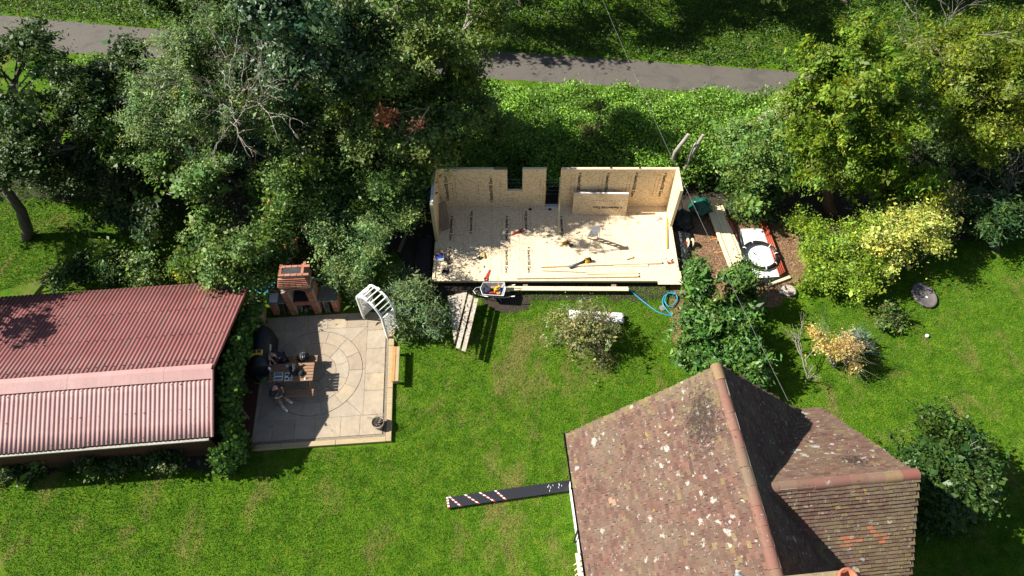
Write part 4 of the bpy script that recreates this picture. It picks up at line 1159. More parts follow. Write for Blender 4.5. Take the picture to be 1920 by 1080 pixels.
MB().tube([(0.04, 0, 0.08), (0.075, 0, 0.075), (0.075, 0, 0.035), (0.04, 0, 0.025)], 0.008, 6).build('handle', M['white'], mug, True)
bk = thing('backpack', 'black backpack with pale straps on the back bench', 'backpack', Matrix.Translation(ptc) @ Matrix.Rotation(PTR, 4, 'Z') @ Vector((0.32, 0.72, 0.418)), R(20))
b_ = lump('bag', None, None, (0, 0, 0), (0.24, 0.19, 0.17), 5, M['black_cloth'], 0.25); b_.parent = bk
for k in (-1, 0, 1): MB().tube([(0.07 * k - 0.02, -0.19, 0.1), (0.07 * k, -0.1, 0.29), (0.07 * k + 0.03, 0.12, 0.28)], 0.012, 6).build('strap', M['white'] if k == 0 else M['grey_cloth'], bk)
btl = thing('bottle', 'small yellow capped bottle on the back bench beside the backpack', 'bottle', Matrix.Translation(ptc) @ Matrix.Rotation(PTR, 4, 'Z') @ Vector((0.02, 0.66, 0.418)))
MB().lathe([(0.03, 0), (0.032, 0.02), (0.032, 0.13), (0.014, 0.17), (0.014, 0.2), (0, 0.2)], 12).build('body', plain('amber', (0.5, 0.3, 0.03), None, 4, 0.2), btl, True)
MB().lathe([(0.017, 0.19), (0.017, 0.22), (0, 0.22)], 10).build('lid', M['yellow'], btl)
wb_ = thing('water_jug', 'blue and white plastic jug at the left end of the picnic table', 'jug', tpx(507, 694), 0)
MB().lathe([(0.05, 0), (0.055, 0.02), (0.055, 0.16), (0.03, 0.2), (0.03, 0.23), (0, 0.23)], 14).build('body', M['white'], wb_, True)
MB().lathe([(0.057, 0.06), (0.057, 0.13), (0.05, 0.13)], 14).build('sleeve', M['blue'], wb_, True)

# ---- bench, pot, lamp, cover
bp = G(740, 682, 0.42)
bench = thing('garden_bench', 'narrow pale timber bench on the lawn beside the patio edge', 'bench', (bp.x + 0.03, bp.y, 0), R(93))
for k in (-1, 1): MB().box((0, 0.075 * k, 0.42), (1.5, 0.13, 0.04)).build('seat_board', M['orange'] if k > 0 else M['sleeper'], bench, bevel=0.004)
for s in (-1, 1): MB().box((s * 0.62, 0, 0.2), (0.07, 0.24, 0.4)).build('leg', M['sleeper'], bench)
pp_ = G(711, 803, 0.0)
potn = thing('plant_pot', 'round clay pot with dead stems at the patio corner', 'plant pot', (pp_.x, pp_.y + 0.08, 0.075))
MB().lathe([(0.17, 0.0), (0.22, 0.22), (0.25, 0.30), (0.25, 0.34), (0.21, 0.34), (0.20, 0.27)], 20).build('pot', plain('stone_pot', (0.34, 0.28, 0.21), (0.24, 0.19, 0.14), 6, 0.85, 0.2), potn, True)
MB().lathe([(0.205, 0.29), (0.1, 0.31), (0, 0.32)], 16).build('soil', M['earth'], potn, True)
st = MB()
for k in range(22):
    a = rs.uniform(0, 6.28); h_ = rs.uniform(0.25, 0.6); st.tube([(0.05 * math.cos(a), 0.05 * math.sin(a), 0.3), (0.16 * math.cos(a), 0.16 * math.sin(a), 0.3 + h_ * 0.6), (0.3 * math.cos(a + 0.3), 0.3 * math.sin(a + 0.3), 0.3 + h_)], [0.006, 0.005, 0.003], 4)
st.build('stems', M['bark_pale'], potn)['kind'] = 'stuff'
cv = G(489, 652, 1.0)
grill = thing('covered_grill', 'large grill under a black fitted cover beside the shed', 'grill', (cv.x, cv.y, 0.075), R(8))
prof = [(-0.36, 0.0), (-0.37, 0.7), (-0.30, 1.02), (-0.14, 1.16), (0.12, 1.16), (0.27, 1.02), (0.36, 0.7), (0.37, 0.0)]
b_ = MB(); n = len(prof); st_ = (-0.86, -0.82, -0.4, 0.0, 0.4, 0.82, 0.86); sc = (0.9, 0.98, 1.0, 0.985, 1.0, 0.98, 0.9)
for y_, s_ in zip(st_, sc):
    for x_, z_ in prof: b_.v.append((x_ * s_ + rs.uniform(-0.01, 0.01), y_, z_ * (s_ * 0.5 + 0.5)))
for i in range(len(st_) - 1):
    for k in range(n - 1): b_.f.append((i * n + k, i * n + k + 1, (i + 1) * n + k + 1, (i + 1) * n + k))
b_.f.append(tuple(range(n - 1, -1, -1))); b_.f.append(tuple(range((len(st_) - 1) * n, len(st_) * n)))
b_.build('cover', plain('black_cover', (0.013, 0.014, 0.02), (0.008, 0.009, 0.012), 5, 0.55, 0.4), grill, True)
for k in range(9): MB().box((0.335, -0.5 + 0.075 * k + (0.02 if k > 4 else 0), 0.84 ), (0.012, 0.035 if k % 3 else 0.05, 0.09), Matrix.Rotation(R(-24), 3, 'Y')).build('white_mark', M['white'], grill)
tc = thing('tool_case', 'yellow tool case with black trays standing on the covered grill', 'tool case', (cv.x + 0.02, cv.y - 0.36, 0.075 + 1.155), R(5))
MB().box((0, 0, 0.05), (0.40, 0.20, 0.1)).build('case', M['yellow'], tc, bevel=0.012)
for s in (-1, 1): MB().box((s * 0.09, 0.015, 0.105), (0.12, 0.11, 0.02)).build('tray', M['black'], tc, bevel=0.004)
MB().box((0, -0.115, 0.05), (0.14, 0.03, 0.03)).build('handle', M['black'], tc)
wq = G(493, 707, 0.2)
wtr = thing('garden_tub', 'green plastic tub with blue contents at the table end', 'tub', (wq.x, wq.y, 0.075))
MB().lathe([(0.13, 0), (0.18, 0.28), (0.19, 0.3), (0.17, 0.3), (0.15, 0.1), (0, 0.08)], 18).build('tub', plain('green_plastic', (0.12, 0.35, 0.03), None, 4, 0.4), wtr, True)
o = lump('contents', None, None, (0, 0.02, 0.12), (0.13, 0.13, 0.08), 7, M['blue'], 0.4); o.parent = wtr
gq = G(453, 691, 0.7)
glb = thing('garden_globe', 'pale glass globe on a thin stake beside the shed', 'globe', (gq.x, gq.y, 0.0))
MB().lathe([(0.0, 0.55), (0.1, 0.59), (0.145, 0.7), (0.1, 0.82), (0.0, 0.86)], 18).build('globe', plain('pale_glass', (0.35, 0.42, 0.40), (0.2, 0.26, 0.25), 6, 0.15), glb, True)
MB().tube([(0, 0, 0), (0, 0, 0.58)], 0.015, 6).build('stake', M['steel'], glb)
hz = MB().tube([(gq.x + 0.1, gq.y - 0.1, 0.09), (gq.x + 0.35, gq.y - 0.3, 0.1), (gq.x + 0.7, gq.y - 0.38, 0.1)], 0.016, 6).build('garden_hose', plain('hose_olive', (0.25, 0.26, 0.1), None, 5, 0.5), None, True)
tag(hz, 'short olive hose on the paving between globe and tub', 'hose')
bq = G(459, 822, 0.1)
bkt = thing('bucket', 'dark bucket standing at the foot of the vine', 'bucket', (bq.x, bq.y, 0.075))
MB().lathe([(0.14, 0), (0.19, 0.34), (0.205, 0.36), (0.18, 0.35), (0.13, 0.05), (0, 0.04)], 20).build('pail', plain('dark_grey_plastic', (0.05, 0.055, 0.06), None, 5, 0.5), bkt, True)
MB().tube([(0.2 * math.cos(a), 0.2 * math.sin(a) * 0.5 - 0.08, 0.35 + 0.05 * math.sin(a)) for a in np.linspace(0, math.pi, 10)], 0.008, 5).build('handle', M['steel'], bkt)
tb = G(497, 535, 0.5)
tub2 = thing('garden_tub', 'teal rimmed tub of plants left of the brick barbecue', 'tub', (tb.x, tb.y, 0))
MB().lathe([(0.3, 0), (0.42, 0.5), (0.46, 0.55), (0.40, 0.55), (0.34, 0.3), (0, 0.28)], 22).build('tub', plain('teal_plastic', (0.04, 0.22, 0.26), None, 4, 0.4), tub2, True)
# ------------------------------------------------------------------ shed with corrugated roof
SRZ = R(4.9)
S0 = Vector((-10.3, 10.67, 0))           # under the right end of the ridge
shed = thing('shed', 'open sided timber shed with red and pink corrugated roof', 'shed', S0, SRZ)
smi = (Matrix.Translation(S0) @ Matrix.Rotation(SRZ, 4, 'Z')).inverted()
def corr_mat(name, c1, c2, stain):
    m, nt, b, out = new_mat(name)
    p = wpos(nt, coord='world')
    c = ramp(nt, noise(nt, p, 1.1, 6, 0.65), [(0.3, c2), (0.7, c1)])
    st = noise(nt, wpos(nt, (5, 0.6, 1), (0, 0, 0.0)), 1.6, 6, 0.75, 0.6)
    c = mixc(nt, ramp(nt, st, [(0.48, 0.0), (0.68, 0.8)]), c, stain)
    sp = noise(nt, p, 16, 5, 0.8)
    c = mixc(nt, ramp(nt, sp, [(0.58, 0.0), (0.68, 0.75)]), c, (0.12, 0.07, 0.06))
    nt.links.new(c, b.inputs['Base Color']); b.inputs['Roughness'].default_value = 0.62
    b.inputs['Specular IOR Level'].default_value = 0.3
    bump(nt, b, noise(nt, p, 40, 3), 0.2, 0.01)
    return m
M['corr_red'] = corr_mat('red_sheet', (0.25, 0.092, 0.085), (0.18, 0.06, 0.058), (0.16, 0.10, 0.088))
M['corr_pink'] = corr_mat('pale_red_sheet', (0.47, 0.285, 0.27), (0.40, 0.225, 0.212), (0.33, 0.235, 0.21))  # paler pink tone for the south slope and ridge capping
PER, AMP = 0.15, 0.019
RIDGE_Z, NE_Z, SE_Z = 3.0, 1.9, 2.12
NY, SY_ = 4.45, -2.1
LEN = 8.4
def corr_sheet(x0, x1, ya, za, yb, zb, mat, lift=0.0):
    n = max(8, int((x1 - x0) / PER * 8)); vs = []; fs = []
    d = Vector((0, yb - ya, zb - za)).normalized(); nrm = Vector((1, 0, 0)).cross(d)
    if nrm.z < 0: nrm = -nrm
    rows = 5
    for j in range(rows):
        w_ = j / (rows - 1)
        for i in range(n + 1):
            x = x0 + (x1 - x0) * i / n
            p = Vector((x + 0.09 * max(0.0, ya + (yb - ya) * w_), ya + (yb - ya) * w_, za + (zb - za) * w_)) + nrm * (AMP * math.sin(2 * math.pi * x / PER) + lift + 0.004 * math.sin(x * 2.3 + j))
            vs.append(p)
    m_ = n + 1
    for j in range(rows - 1):
        for i in range(n): fs.append((j * m_ + i, j * m_ + i + 1, (j + 1) * m_ + i + 1, (j + 1) * m_ + i))
    b_ = MB(); b_.add(vs, fs)
    o = b_.build('roof_sheet', mat, shed, True)
    s = o.modifiers.new('thick', 'SOLIDIFY'); s.thickness = 0.007; s.offset = -1
    return o
x = 0.0; k = 0
while x > -LEN - 0.2:
    corr_sheet(x - 1.08, x, 0.05, RIDGE_Z - 0.013, NY, NE_Z + rs.uniform(-0.01, 0.01), M['corr_red'], 0.003 * (k % 2))
    corr_sheet(x - 1.08, x, -0.05, RIDGE_Z - 0.02, SY_ + rs.uniform(-0.02, 0.02), SE_Z, M['corr_pink'], 0.003 * (k % 2))
    x -= 1.05; k += 1
# rows of fixing bolts, and moss gathered along the eaves
bo = MB()
for yy in (0.45, 1.7, 3.0, 4.3):
    zz = RIDGE_Z + (NE_Z - RIDGE_Z) * yy / NY + AMP + 0.004
    for k in range(29): bo.box((-0.12 - 0.30 * k + 0.09 * yy - 0.015, yy + rs.uniform(-0.02, 0.02), zz), (0.035, 0.035, 0.018))
for yy in (-0.4, -1.2, -1.98):
    zz = RIDGE_Z + (SE_Z - RIDGE_Z) * yy / SY_ + AMP - 0.002
    for k in range(29): bo.box((-0.12 - 0.30 * k, yy + rs.uniform(-0.02, 0.02), zz), (0.035, 0.035, 0.018))
o = bo.build('fixing_bolts', M['soot'], shed); o['kind'] = 'stuff'
# ridge capping in lengths
x = 0.02; k = 0
while x > -LEN - 0.2:
    L = 1.62
    b_ = MB()
    pr = [(-0.33, RIDGE_Z - 0.13 + 0.035), (-0.09, RIDGE_Z + 0.01), (0.0, RIDGE_Z + 0.05), (0.09, RIDGE_Z + 0.03), (0.2, RIDGE_Z + 0.0)]
    for xx in (x, x - L):
        for yy, zz in pr: b_.v.append((xx, yy, zz + 0.025 + 0.004 * (k % 2)))
    for i in range(4): b_.f.append((i, i + 1, 5 + i + 1, 5 + i))
    o = b_.build('ridge_capping', M['corr_pink'], shed); s = o.modifiers.new('t', 'SOLIDIFY'); s.thickness = 0.01; s.offset = -1
    x -= L - 0.02; k += 1
MB().bar((0.035, SY_, SE_Z - 0.01), (0.035, -0.02, RIDGE_Z - 0.01), 0.05, 0.14).build('verge_trim', M['corr_pink'], shed)
MB().bar((0.035, 0.02, RIDGE_Z - 0.02), (0.035 + 0.09 * NY, NY, NE_Z - 0.02), 0.03, 0.12).build('verge_trim', M['corr_red'], shed)
MB().bar((-LEN - 1, SY_ - 0.05, SE_Z - 0.1), (-0.1, SY_ - 0.05, SE_Z - 0.1), 0.08, 0.07).build('gutter', plain('grimy_gutter', (0.42, 0.40, 0.36), (0.2, 0.19, 0.16), 9, 0.7), shed)
for xx in (-0.35, -2.4, -4.5, -6.6): 
    for yy, zz in ((NY - 0.25, NE_Z - 0.06), (SY_ + 0.3, SE_Z - 0.06)): MB().box((xx, yy, zz / 2), (0.12, 0.12, zz)).build('post', M['darkwood'], shed)
for yy, zz in ((NY - 0.25, NE_Z - 0.07), (SY_ + 0.3, SE_Z - 0.05), (0, RIDGE_Z - 0.12)): MB().bar((-LEN - 0.4, yy, zz), (-0.05, yy, zz), 0.07, 0.12).build('beam', M['darkwood'], shed)
nbd = 30
for k in range(nbd):
    yy = SY_ + 0.3 + (NY - 0.55 - SY_) * k / (nbd - 1)
    zt = (RIDGE_Z + (NE_Z - RIDGE_Z) * yy / NY if yy > 0 else RIDGE_Z + (SE_Z - RIDGE_Z) * yy / SY_) - 0.14
    MB().box((-0.32, yy, zt / 2), (0.025, 0.205, zt)).build('wall_board', M['darkwood'], shed)
for k in range(38):
    xx = -0.45 - 0.21 * k
    MB().box((xx, SY_ + 0.22, (SE_Z - 0.12) / 2), (0.205, 0.022, SE_Z - 0.12)).build('wall_board', M['darkwood'], shed)
# decking and fence boards along the right side
for k in range(4): MB().box((0.12 + 0.15 * k, 0.95, 0.075), (0.14, 5.4, 0.03)).build('deck_board', M['darkwood'], shed)
for k in range(10):
    MB().box((0.34 + 0.012 * k, 1.35 + 0.15 * k, 0.55), (0.03, 0.14, 1.1)).build('screen_board', M['darkwood'], shed)
crt = thing('wooden_crate', 'pale open timber crate under the roof edge behind the covered grill', 'crate', G(480, 588, 0.3) * Vector((1, 1, 0)) if False else Vector((G(481, 588, 0.3).x, G(481, 588, 0.3).y, 0.0)), R(10))
for s in (-1, 1):
    for k in range(3): MB().box((0, s * 0.45, 0.14 + 0.25 * k), (0.6, 0.025, 0.22)).build('side_board', M['sleeper'], crt)
    for k in range(3): MB().box((s * 0.3, 0, 0.14 + 0.25 * k), (0.025, 0.87, 0.22)).build('end_board', M['sleeper'], crt)
cl = lump('bin_bags', 'blue plastic sacks heaped in the crate under the roof edge', 'sacks', Vector((G(481, 588, 0.3).x - 0.03, G(481, 588, 0.3).y + 0.1, 0.005)), (0.22, 0.3, 0.5), 9, M['blue'], 0.5)
# ------------------------------------------------------------------ trees, shrubs, hedge
def ellip_pts(r, n, lobes, shell):
    """clump centres spread through the outer part of several ellipsoids, with their outward direction"""
    L = np.array(lobes, float)
    wgt = (L[:, 3] * L[:, 4] + L[:, 3] * L[:, 5] + L[:, 4] * L[:, 5]); wgt /= wgt.sum()
    k = r.choice(len(L), n, p=wgt)
    d = r.normal(size=(n, 3)); d /= np.linalg.norm(d, axis=1, keepdims=True)
    flip = (d[:, 2] < -0.35) & (r.random(n) < 0.75); d[flip, 2] *= -1
    rad = shell + (1 - shell) * r.random(n) ** 0.6
    # uneven outline
    rad *= 1 + 0.13 * np.sin(d[:, 0] * 5 + k * 1.7) + 0.12 * np.sin(d[:, 1] * 6 + 2 * k) + 0.09 * r.normal(size=n)
    P = L[k, :3] + d * L[k, 3:6] * rad[:, None]
    nrm = d / L[k, 3:6]; nrm /= np.linalg.norm(nrm, axis=1, keepdims=True)
    return P, nrm
def branch(mb, a, b_, r0, r1, rnd, sag=0.12, n=5, sides=6):
    a = Vector(a); b_ = Vector(b_); L = (b_ - a).length; pts = []; rad = []
    off = Vector((rnd.uniform(-1, 1), rnd.uniform(-1, 1), rnd.uniform(-0.3, 0.6))) * L * sag
    for i in range(n + 1):
        t = i / n
        p = a.lerp(b_, t) + off * math.sin(math.pi * t) + Vector((rnd.gauss(0, 1), rnd.gauss(0, 1), rnd.gauss(0, 1))) * (L * 0.018 if 0 < i < n else 0)
        pts.append(p); rad.append(r0 + (r1 - r0) * t)
    mb.tube(pts, rad, sides)
    return pts
def plant(name, label, cat, base, lobes, clumps, per, size, cols, seed, trunk=0.14, mat='leaf', bark='bark', spread=0.24, shell=0.72,
          aspect=0.55, up=0.55, out=0.7, rnd_n=0.75, flat=0.6, branches=26, group=None, stems=1, fork=None, parts=('trunk', 'crown'), droop=0.0, jit=0.18, twigs=0, cjit=0.2, bough=0.21, bright=1.55):
    """lobes in world coordinates; leaves gathered in clumps on real limbs"""
    r = np.random.default_rng(seed); rnd = random.Random(seed)
    base = Vector((base[0], base[1], 0.0))
    t_ = thing(name, label, cat, base, 0, group)
    lob = [(l[0] - base.x, l[1] - base.y, l[2], l[3], l[4], l[5]) for l in lobes]
    nb_ = max(5, clumps // 13)
    BC, bn = ellip_pts(r, nb_, lob, shell)
    bi = r.integers(0, nb_, clumps)
    lr = float(np.mean([l[3] for l in lob]))
    C = BC[bi] + r.normal(size=(clumps, 3)) * np.array([1, 1, 0.55]) * (bough * lr)
    nrm = bn[bi] + r.normal(size=(clumps, 3)) * 0.35
    C[:, 2] = np.maximum(C[:, 2], 0.12)
    # wood
    mb = MB()
    cen = Vector((float(np.mean([l[0] for l in lob])), float(np.mean([l[1] for l in lob])), float(np.mean([l[2] for l in lob]))))
    for s in range(stems):
        b0 = Vector((rnd.uniform(-0.1, 0.1), rnd.uniform(-0.1, 0.1), -0.05)) * (1 if stems > 1 else 0)
        fk = Vector(fork) - base if fork is not None else Vector((cen.x * 0.6, cen.y * 0.6, max(0.2, cen.z * 0.55)))
        if stems > 1: fk = fk + Vector((rnd.uniform(-0.5, 0.5), rnd.uniform(-0.5, 0.5), rnd.uniform(-0.1, 0.2)))
        branch(mb, b0, fk, trunk, trunk * 0.72, rnd, 0.05, 6, 8)
        for l in lob if stems == 1 else [lob[s % len(lob)]]:
            lc = Vector(l[:3]); pts = branch(mb, fk, lc, trunk * 0.62, trunk * 0.3, rnd, 0.08, 6, 7)
            idx = np.argsort(np.linalg.norm(C - np.array(lc), axis=1))[: max(8, clumps // len(lob))]
            for _ in range(max(3, branches // len(lob))):
                q = Vector(C[rnd.choice(list(idx))]); st_ = pts[rnd.randint(2, 6)]
                bp_ = branch(mb, st_, q, trunk * 0.26, trunk * 0.05, rnd, 0.1, 5, 5)
                for _k in range(twigs):
                    s2 = bp_[rnd.randint(2, 5)]; q2 = s2 + (q - st_).normalized() * rnd.uniform(0.3, 0.9) + Vector((rnd.gauss(0, .3), rnd.gauss(0, .3), rnd.gauss(0.1, .3)))
                    branch(mb, s2, q2, trunk * 0.09, trunk * 0.03, rnd, 0.1, 3, 4)
    mb.build(parts[0], M[bark], t_, True)
    # leaves
    per = int(per * 0.98)
    n = clumps * per
    ci = np.repeat(np.arange(clumps), per)
    sp = spread * (0.7 + 0.6 * r.random(clumps))
    ax = nrm / np.maximum(np.linalg.norm(nrm, axis=1, keepdims=True), 1e-6) + r.normal(size=(clumps, 3)) * 0.6 - np.array([0, 0, 0.1]); ax /= np.linalg.norm(ax, axis=1, keepdims=True)
    off = (ax[ci] * r.normal(size=(n, 1)) * 1.25 + r.normal(size=(n, 3)) * np.array([1, 1, flat]) * 0.62) * sp[ci][:, None]
    P = C[ci] + off
    P[:, 2] = np.maximum(P[:, 2] - droop * np.linalg.norm(off[:, :2], axis=1), 0.06)
    NN = nrm[ci] * out + np.array([0, 0, up]) + r.normal(size=(n, 3)) * rnd_n * 0.75
    col = pal(r, n, cols, jit) * (1 + r.normal(0, cjit, clumps))[ci][:, None]
    shift = r.normal(0, 0.12, (clumps, 1)); hue = np.concatenate([1 + shift, np.ones((clumps, 1)), 1 - shift], 1)
    col = np.clip(col * hue[ci] * bright, 0.004, 0.9)
    L = size * 1.0 * np.exp(r.normal(0, 0.38, n)) * np.exp(r.normal(0, 0.2, clumps))[ci]
    quads(parts[1], P, NN, L, L * aspect, col, M[mat], t_, seed=seed, bend=0.12)
    return t_
def lobe(px, py, z, rx, ry=None, rz=None):
    q = G(px, py, z); return (q.x, q.y, z, rx, ry or rx, rz or rx * 0.75)

M['bark_shaded'] = plain('bark_shaded', (0.15, 0.14, 0.12), (0.08, 0.075, 0.065), 9, 0.9, 0.4)  # twig bark darkened: shade of the right edge thicket put into the colour
GREY = [(0.082, 0.135, 0.036), (0.058, 0.102, 0.026), (0.118, 0.172, 0.056)]
MIDG = [(0.055, 0.105, 0.018), (0.08, 0.14, 0.025), (0.04, 0.08, 0.015), (0.10, 0.15, 0.03)]
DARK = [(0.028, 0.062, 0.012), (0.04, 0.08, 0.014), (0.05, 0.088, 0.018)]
OLIV = [(0.085, 0.122, 0.024), (0.062, 0.10, 0.018), (0.118, 0.148, 0.034), (0.05, 0.085, 0.016)]
BLUE = [(0.024, 0.052, 0.018), (0.034, 0.068, 0.024), (0.05, 0.088, 0.036)]
LIME = [(0.13, 0.20, 0.015), (0.17, 0.24, 0.02), (0.10, 0.16, 0.012)]
CREAM = [(0.36, 0.37, 0.08), (0.28, 0.31, 0.045), (0.18, 0.24, 0.025), (0.44, 0.42, 0.14)]
CONI = [(0.075, 0.135, 0.008), (0.105, 0.165, 0.010), (0.05, 0.095, 0.008), (0.145, 0.185, 0.014)]
GOLD = [(0.095, 0.130, 0.008), (0.13, 0.160, 0.009), (0.06, 0.095, 0.008)]
LAUR = [(0.045, 0.11, 0.018), (0.06, 0.14, 0.022), (0.035, 0.085, 0.015), (0.09, 0.17, 0.03)]

# --- top left: leaf colours of the first three trees dimmed to stand for shade
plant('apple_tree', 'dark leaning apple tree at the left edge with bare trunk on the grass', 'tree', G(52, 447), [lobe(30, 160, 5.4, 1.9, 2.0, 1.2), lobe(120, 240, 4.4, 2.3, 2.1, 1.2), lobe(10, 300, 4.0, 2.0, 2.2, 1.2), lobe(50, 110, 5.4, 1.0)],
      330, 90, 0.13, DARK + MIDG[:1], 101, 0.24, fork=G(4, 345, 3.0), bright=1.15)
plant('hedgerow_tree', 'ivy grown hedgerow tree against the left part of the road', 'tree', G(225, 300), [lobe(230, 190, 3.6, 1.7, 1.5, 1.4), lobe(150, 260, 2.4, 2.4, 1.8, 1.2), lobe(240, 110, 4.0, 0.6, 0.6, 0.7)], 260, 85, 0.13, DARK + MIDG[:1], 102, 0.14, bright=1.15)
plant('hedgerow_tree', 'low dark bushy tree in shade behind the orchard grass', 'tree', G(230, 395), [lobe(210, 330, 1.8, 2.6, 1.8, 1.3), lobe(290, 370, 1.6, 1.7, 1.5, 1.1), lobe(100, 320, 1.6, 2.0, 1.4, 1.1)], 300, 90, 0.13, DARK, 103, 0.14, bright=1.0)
plant('silver_tree', 'silvery grey green tree left of the bare branched tree', 'tree', G(390, 340), [lobe(375, 130, 6.4, 2.0, 1.9, 1.3), lobe(320, 230, 5.2, 1.7, 1.8, 1.4), lobe(430, 200, 5.6, 1.8, 1.7, 1.3), lobe(350, 300, 3.6, 1.4, 1.3, 1.2)],
      360, 130, 0.10, GREY, 104, 0.2, aspect=0.4, bright=1.7)
plant('apple_tree', 'green apple tree with red fruit above the corrugated roof', 'tree', G(563, 452), [lobe(400, 330, 3.8, 1.9, 1.5, 1.1), lobe(450, 440, 2.6, 1.7, 1.4, 1.0), lobe(520, 360, 3.6, 1.4, 1.3, 1.1), lobe(440, 500, 1.9, 1.7, 0.9, 0.8), lobe(370, 480, 1.8, 1.2, 0.8, 0.7), lobe(500, 470, 2.0, 1.1, 0.9, 0.8)],
      420, 100, 0.115, MIDG, 105, 0.2, fork=G(530, 375, 1.8), branches=40, twigs=1, bright=1.85)
plant('holly_tree', 'tall glossy blue green evergreen rising over the road', 'tree', G(545, 330), [lobe(530, 50, 8.2, 1.5, 1.5, 1.8), lobe(590, 120, 7.2, 1.7, 1.5, 1.8), lobe(500, 150, 6.0, 1.3, 1.3, 1.6), lobe(600, 20, 8.8, 1.6, 1.5, 1.5), lobe(540, 270, 3.6, 1.6, 1.2, 1.3)],
      420, 95, 0.13, BLUE, 106, 0.2, mat='leaf_gloss')
plant('maple_tree', 'large olive green tree with forked pale trunk above the garden room', 'tree', G(850, 260), [lobe(690, 70, 6.8, 1.9, 1.8, 1.5), lobe(780, 120, 6.4, 2.1, 1.9, 1.6), lobe(860, 90, 6.6, 1.5, 1.7, 1.4), lobe(850, 195, 4.0, 1.7, 1.4, 1.1), lobe(740, 10, 8.0, 2.0, 1.6, 1.4), lobe(880, 0, 7.8, 1.3, 1.4, 1.3), lobe(780, 200, 4.0, 1.7, 1.5, 1.1), lobe(680, 150, 5.8, 1.6, 1.5, 1.3), lobe(900, 240, 3.2, 1.3, 1.2, 1.1)],
      760, 106, 0.105, OLIV, 107, 0.2, bark='bark_pale', fork=G(850, 120, 4.6), branches=50, bright=1.8)
plant('field_maple', 'yellow green rounded tree left of the garden room', 'tree', G(720, 380), [lobe(680, 240, 4.0, 1.9, 1.7, 1.3), lobe(770, 260, 3.6, 1.7, 1.6, 1.2), lobe(640, 190, 4.4, 1.2, 1.2, 1.1), lobe(720, 180, 4.6, 1.5, 1.4, 1.1), lobe(600, 290, 3.4, 1.5, 1.4, 1.2), lobe(590, 230, 3.8, 1.2, 1.1, 1.1), lobe(800, 240, 3.2, 1.0, 1.0, 0.8)], 520, 115, 0.10, OLIV + [(0.12, 0.16, 0.05)], 108, 0.18, bright=1.8)
plant('hedgerow_tree', 'dark green tree shading the soil beside the left wall panel', 'tree', G(700, 430), [lobe(660, 340, 2.7, 1.6, 1.3, 1.1), lobe(735, 345, 2.6, 1.2, 1.1, 0.9), lobe(610, 380, 2.3, 1.2, 1.0, 0.9)], 260, 100, 0.11, MIDG[:3] + GREY[:1], 109, 0.15)
plant('silver_bush', 'large silvery evergreen bush between barbecue and garden room', 'bush', G(665, 540), [lobe(640, 455, 1.9, 1.35, 1.2, 1.1), lobe(700, 450, 1.9, 1.2, 1.2, 1.1), lobe(668, 500, 1.5, 1.15, 0.8, 0.9), lobe(735, 410, 1.8, 0.9, 1.0, 1.0)], 330, 120, 0.085, GREY, 110, 0.1, aspect=0.4, stems=4, bright=1.85)
plant('buddleia_bush', 'grey leaved bush beside the white arch', 'bush', G(795, 620), [lobe(790, 580, 0.75, 0.95, 0.85, 0.7), lobe(775, 535, 0.9, 0.85, 0.75, 0.65), lobe(760, 560, 0.85, 0.65, 0.65, 0.6)], 170, 110, 0.12, GREY + [(0.12, 0.17, 0.10)], 111, 0.06, aspect=0.26, stems=5, droop=0.25)
plant('apple_tree', 'apple tree standing left of the corrugated roof beyond the lawn', 'tree', (-22.6, 15.4), [(-21.3, 13.1, 4.8, 1.3, 1.3, 1.0), (-22.6, 15.6, 4.5, 1.9, 1.7, 1.1), (-24.4, 17.8, 4.2, 1.9, 1.7, 1.1)], 190, 70, 0.13, MIDG, 160, 0.16)
# bare branched apple crown
def bare(name, label, cat, base, tips, r0, seed, mat='bark_pale', depth=4, spread=0.55, leaf=None, length=1.0, group=None):
    """leafless branching"""
    rnd = random.Random(seed); base = Vector((base[0], base[1], base[2] if len(base) > 2 else 0)); t_ = thing(name, label, cat, (base.x, base.y, 0), 0, group)
    mb = MB(); ends = []
    o = Vector((base.x, base.y, 0))
    def grow(p, d, L, r, k):
        q = p + d * L
        branch(mb, p, q, r, r * 0.62, rnd, 0.08, 4, 5 if k < 2 else 4)
        if k >= depth: ends.append(q); return
        for _ in range(rnd.choice((2, 2, 3))):
            nd = (d + Vector((rnd.gauss(0, spread), rnd.gauss(0, spread), rnd.gauss(0.05, spread * 0.7)))).normalized()
            grow(q, nd, L * rnd.uniform(0.55, 0.82), r * 0.6, k + 1)
    st_ = Vector((0, 0, base.z))
    for tp in tips:
        v = Vector(tp) - o - st_
        grow(st_, v.normalized(), v.length * 0.45 * length, r0, 0)
    if base.z > 0: mb.tube([(0, 0, 0), (0.03, 0.02, base.z * 0.5), (0, 0, base.z + 0.1)], [r0 * 1.5, r0 * 1.2, r0], 8)
    mb.build('branches', M[mat], t_, True)
    if leaf:
        r = np.random.default_rng(seed); E = np.array([tuple(e) for e in ends]); cols, per, sz = leaf
        n = len(E) * per; P = np.repeat(E, per, 0) + r.normal(0, 0.16, (n, 3))
        quads('leaves', P, r.normal(size=(n, 3)) + np.array([0, 0, 0.5]), sz * r.uniform(0.6, 1.2, n), sz * 0.5, pal(r, n, cols), M['leaf'], t_, seed=seed)
    return t_
bq_ = G(490, 345, 0)
bare('bare_tree', 'half dead tree with pale bare branches in the tree group', 'tree', (bq_.x, bq_.y, 4.2), [G(425, 130, 8.0), G(480, 110, 8.2), G(510, 170, 7.4), G(440, 190, 7.6), G(395, 190, 7.0), G(460, 150, 8.0)], 0.065, 201, depth=4, spread=0.4, leaf=([(0.22, 0.13, 0.05), (0.12, 0.13, 0.03)], 5, 0.07))
bq_ = G(600, 420, 0)
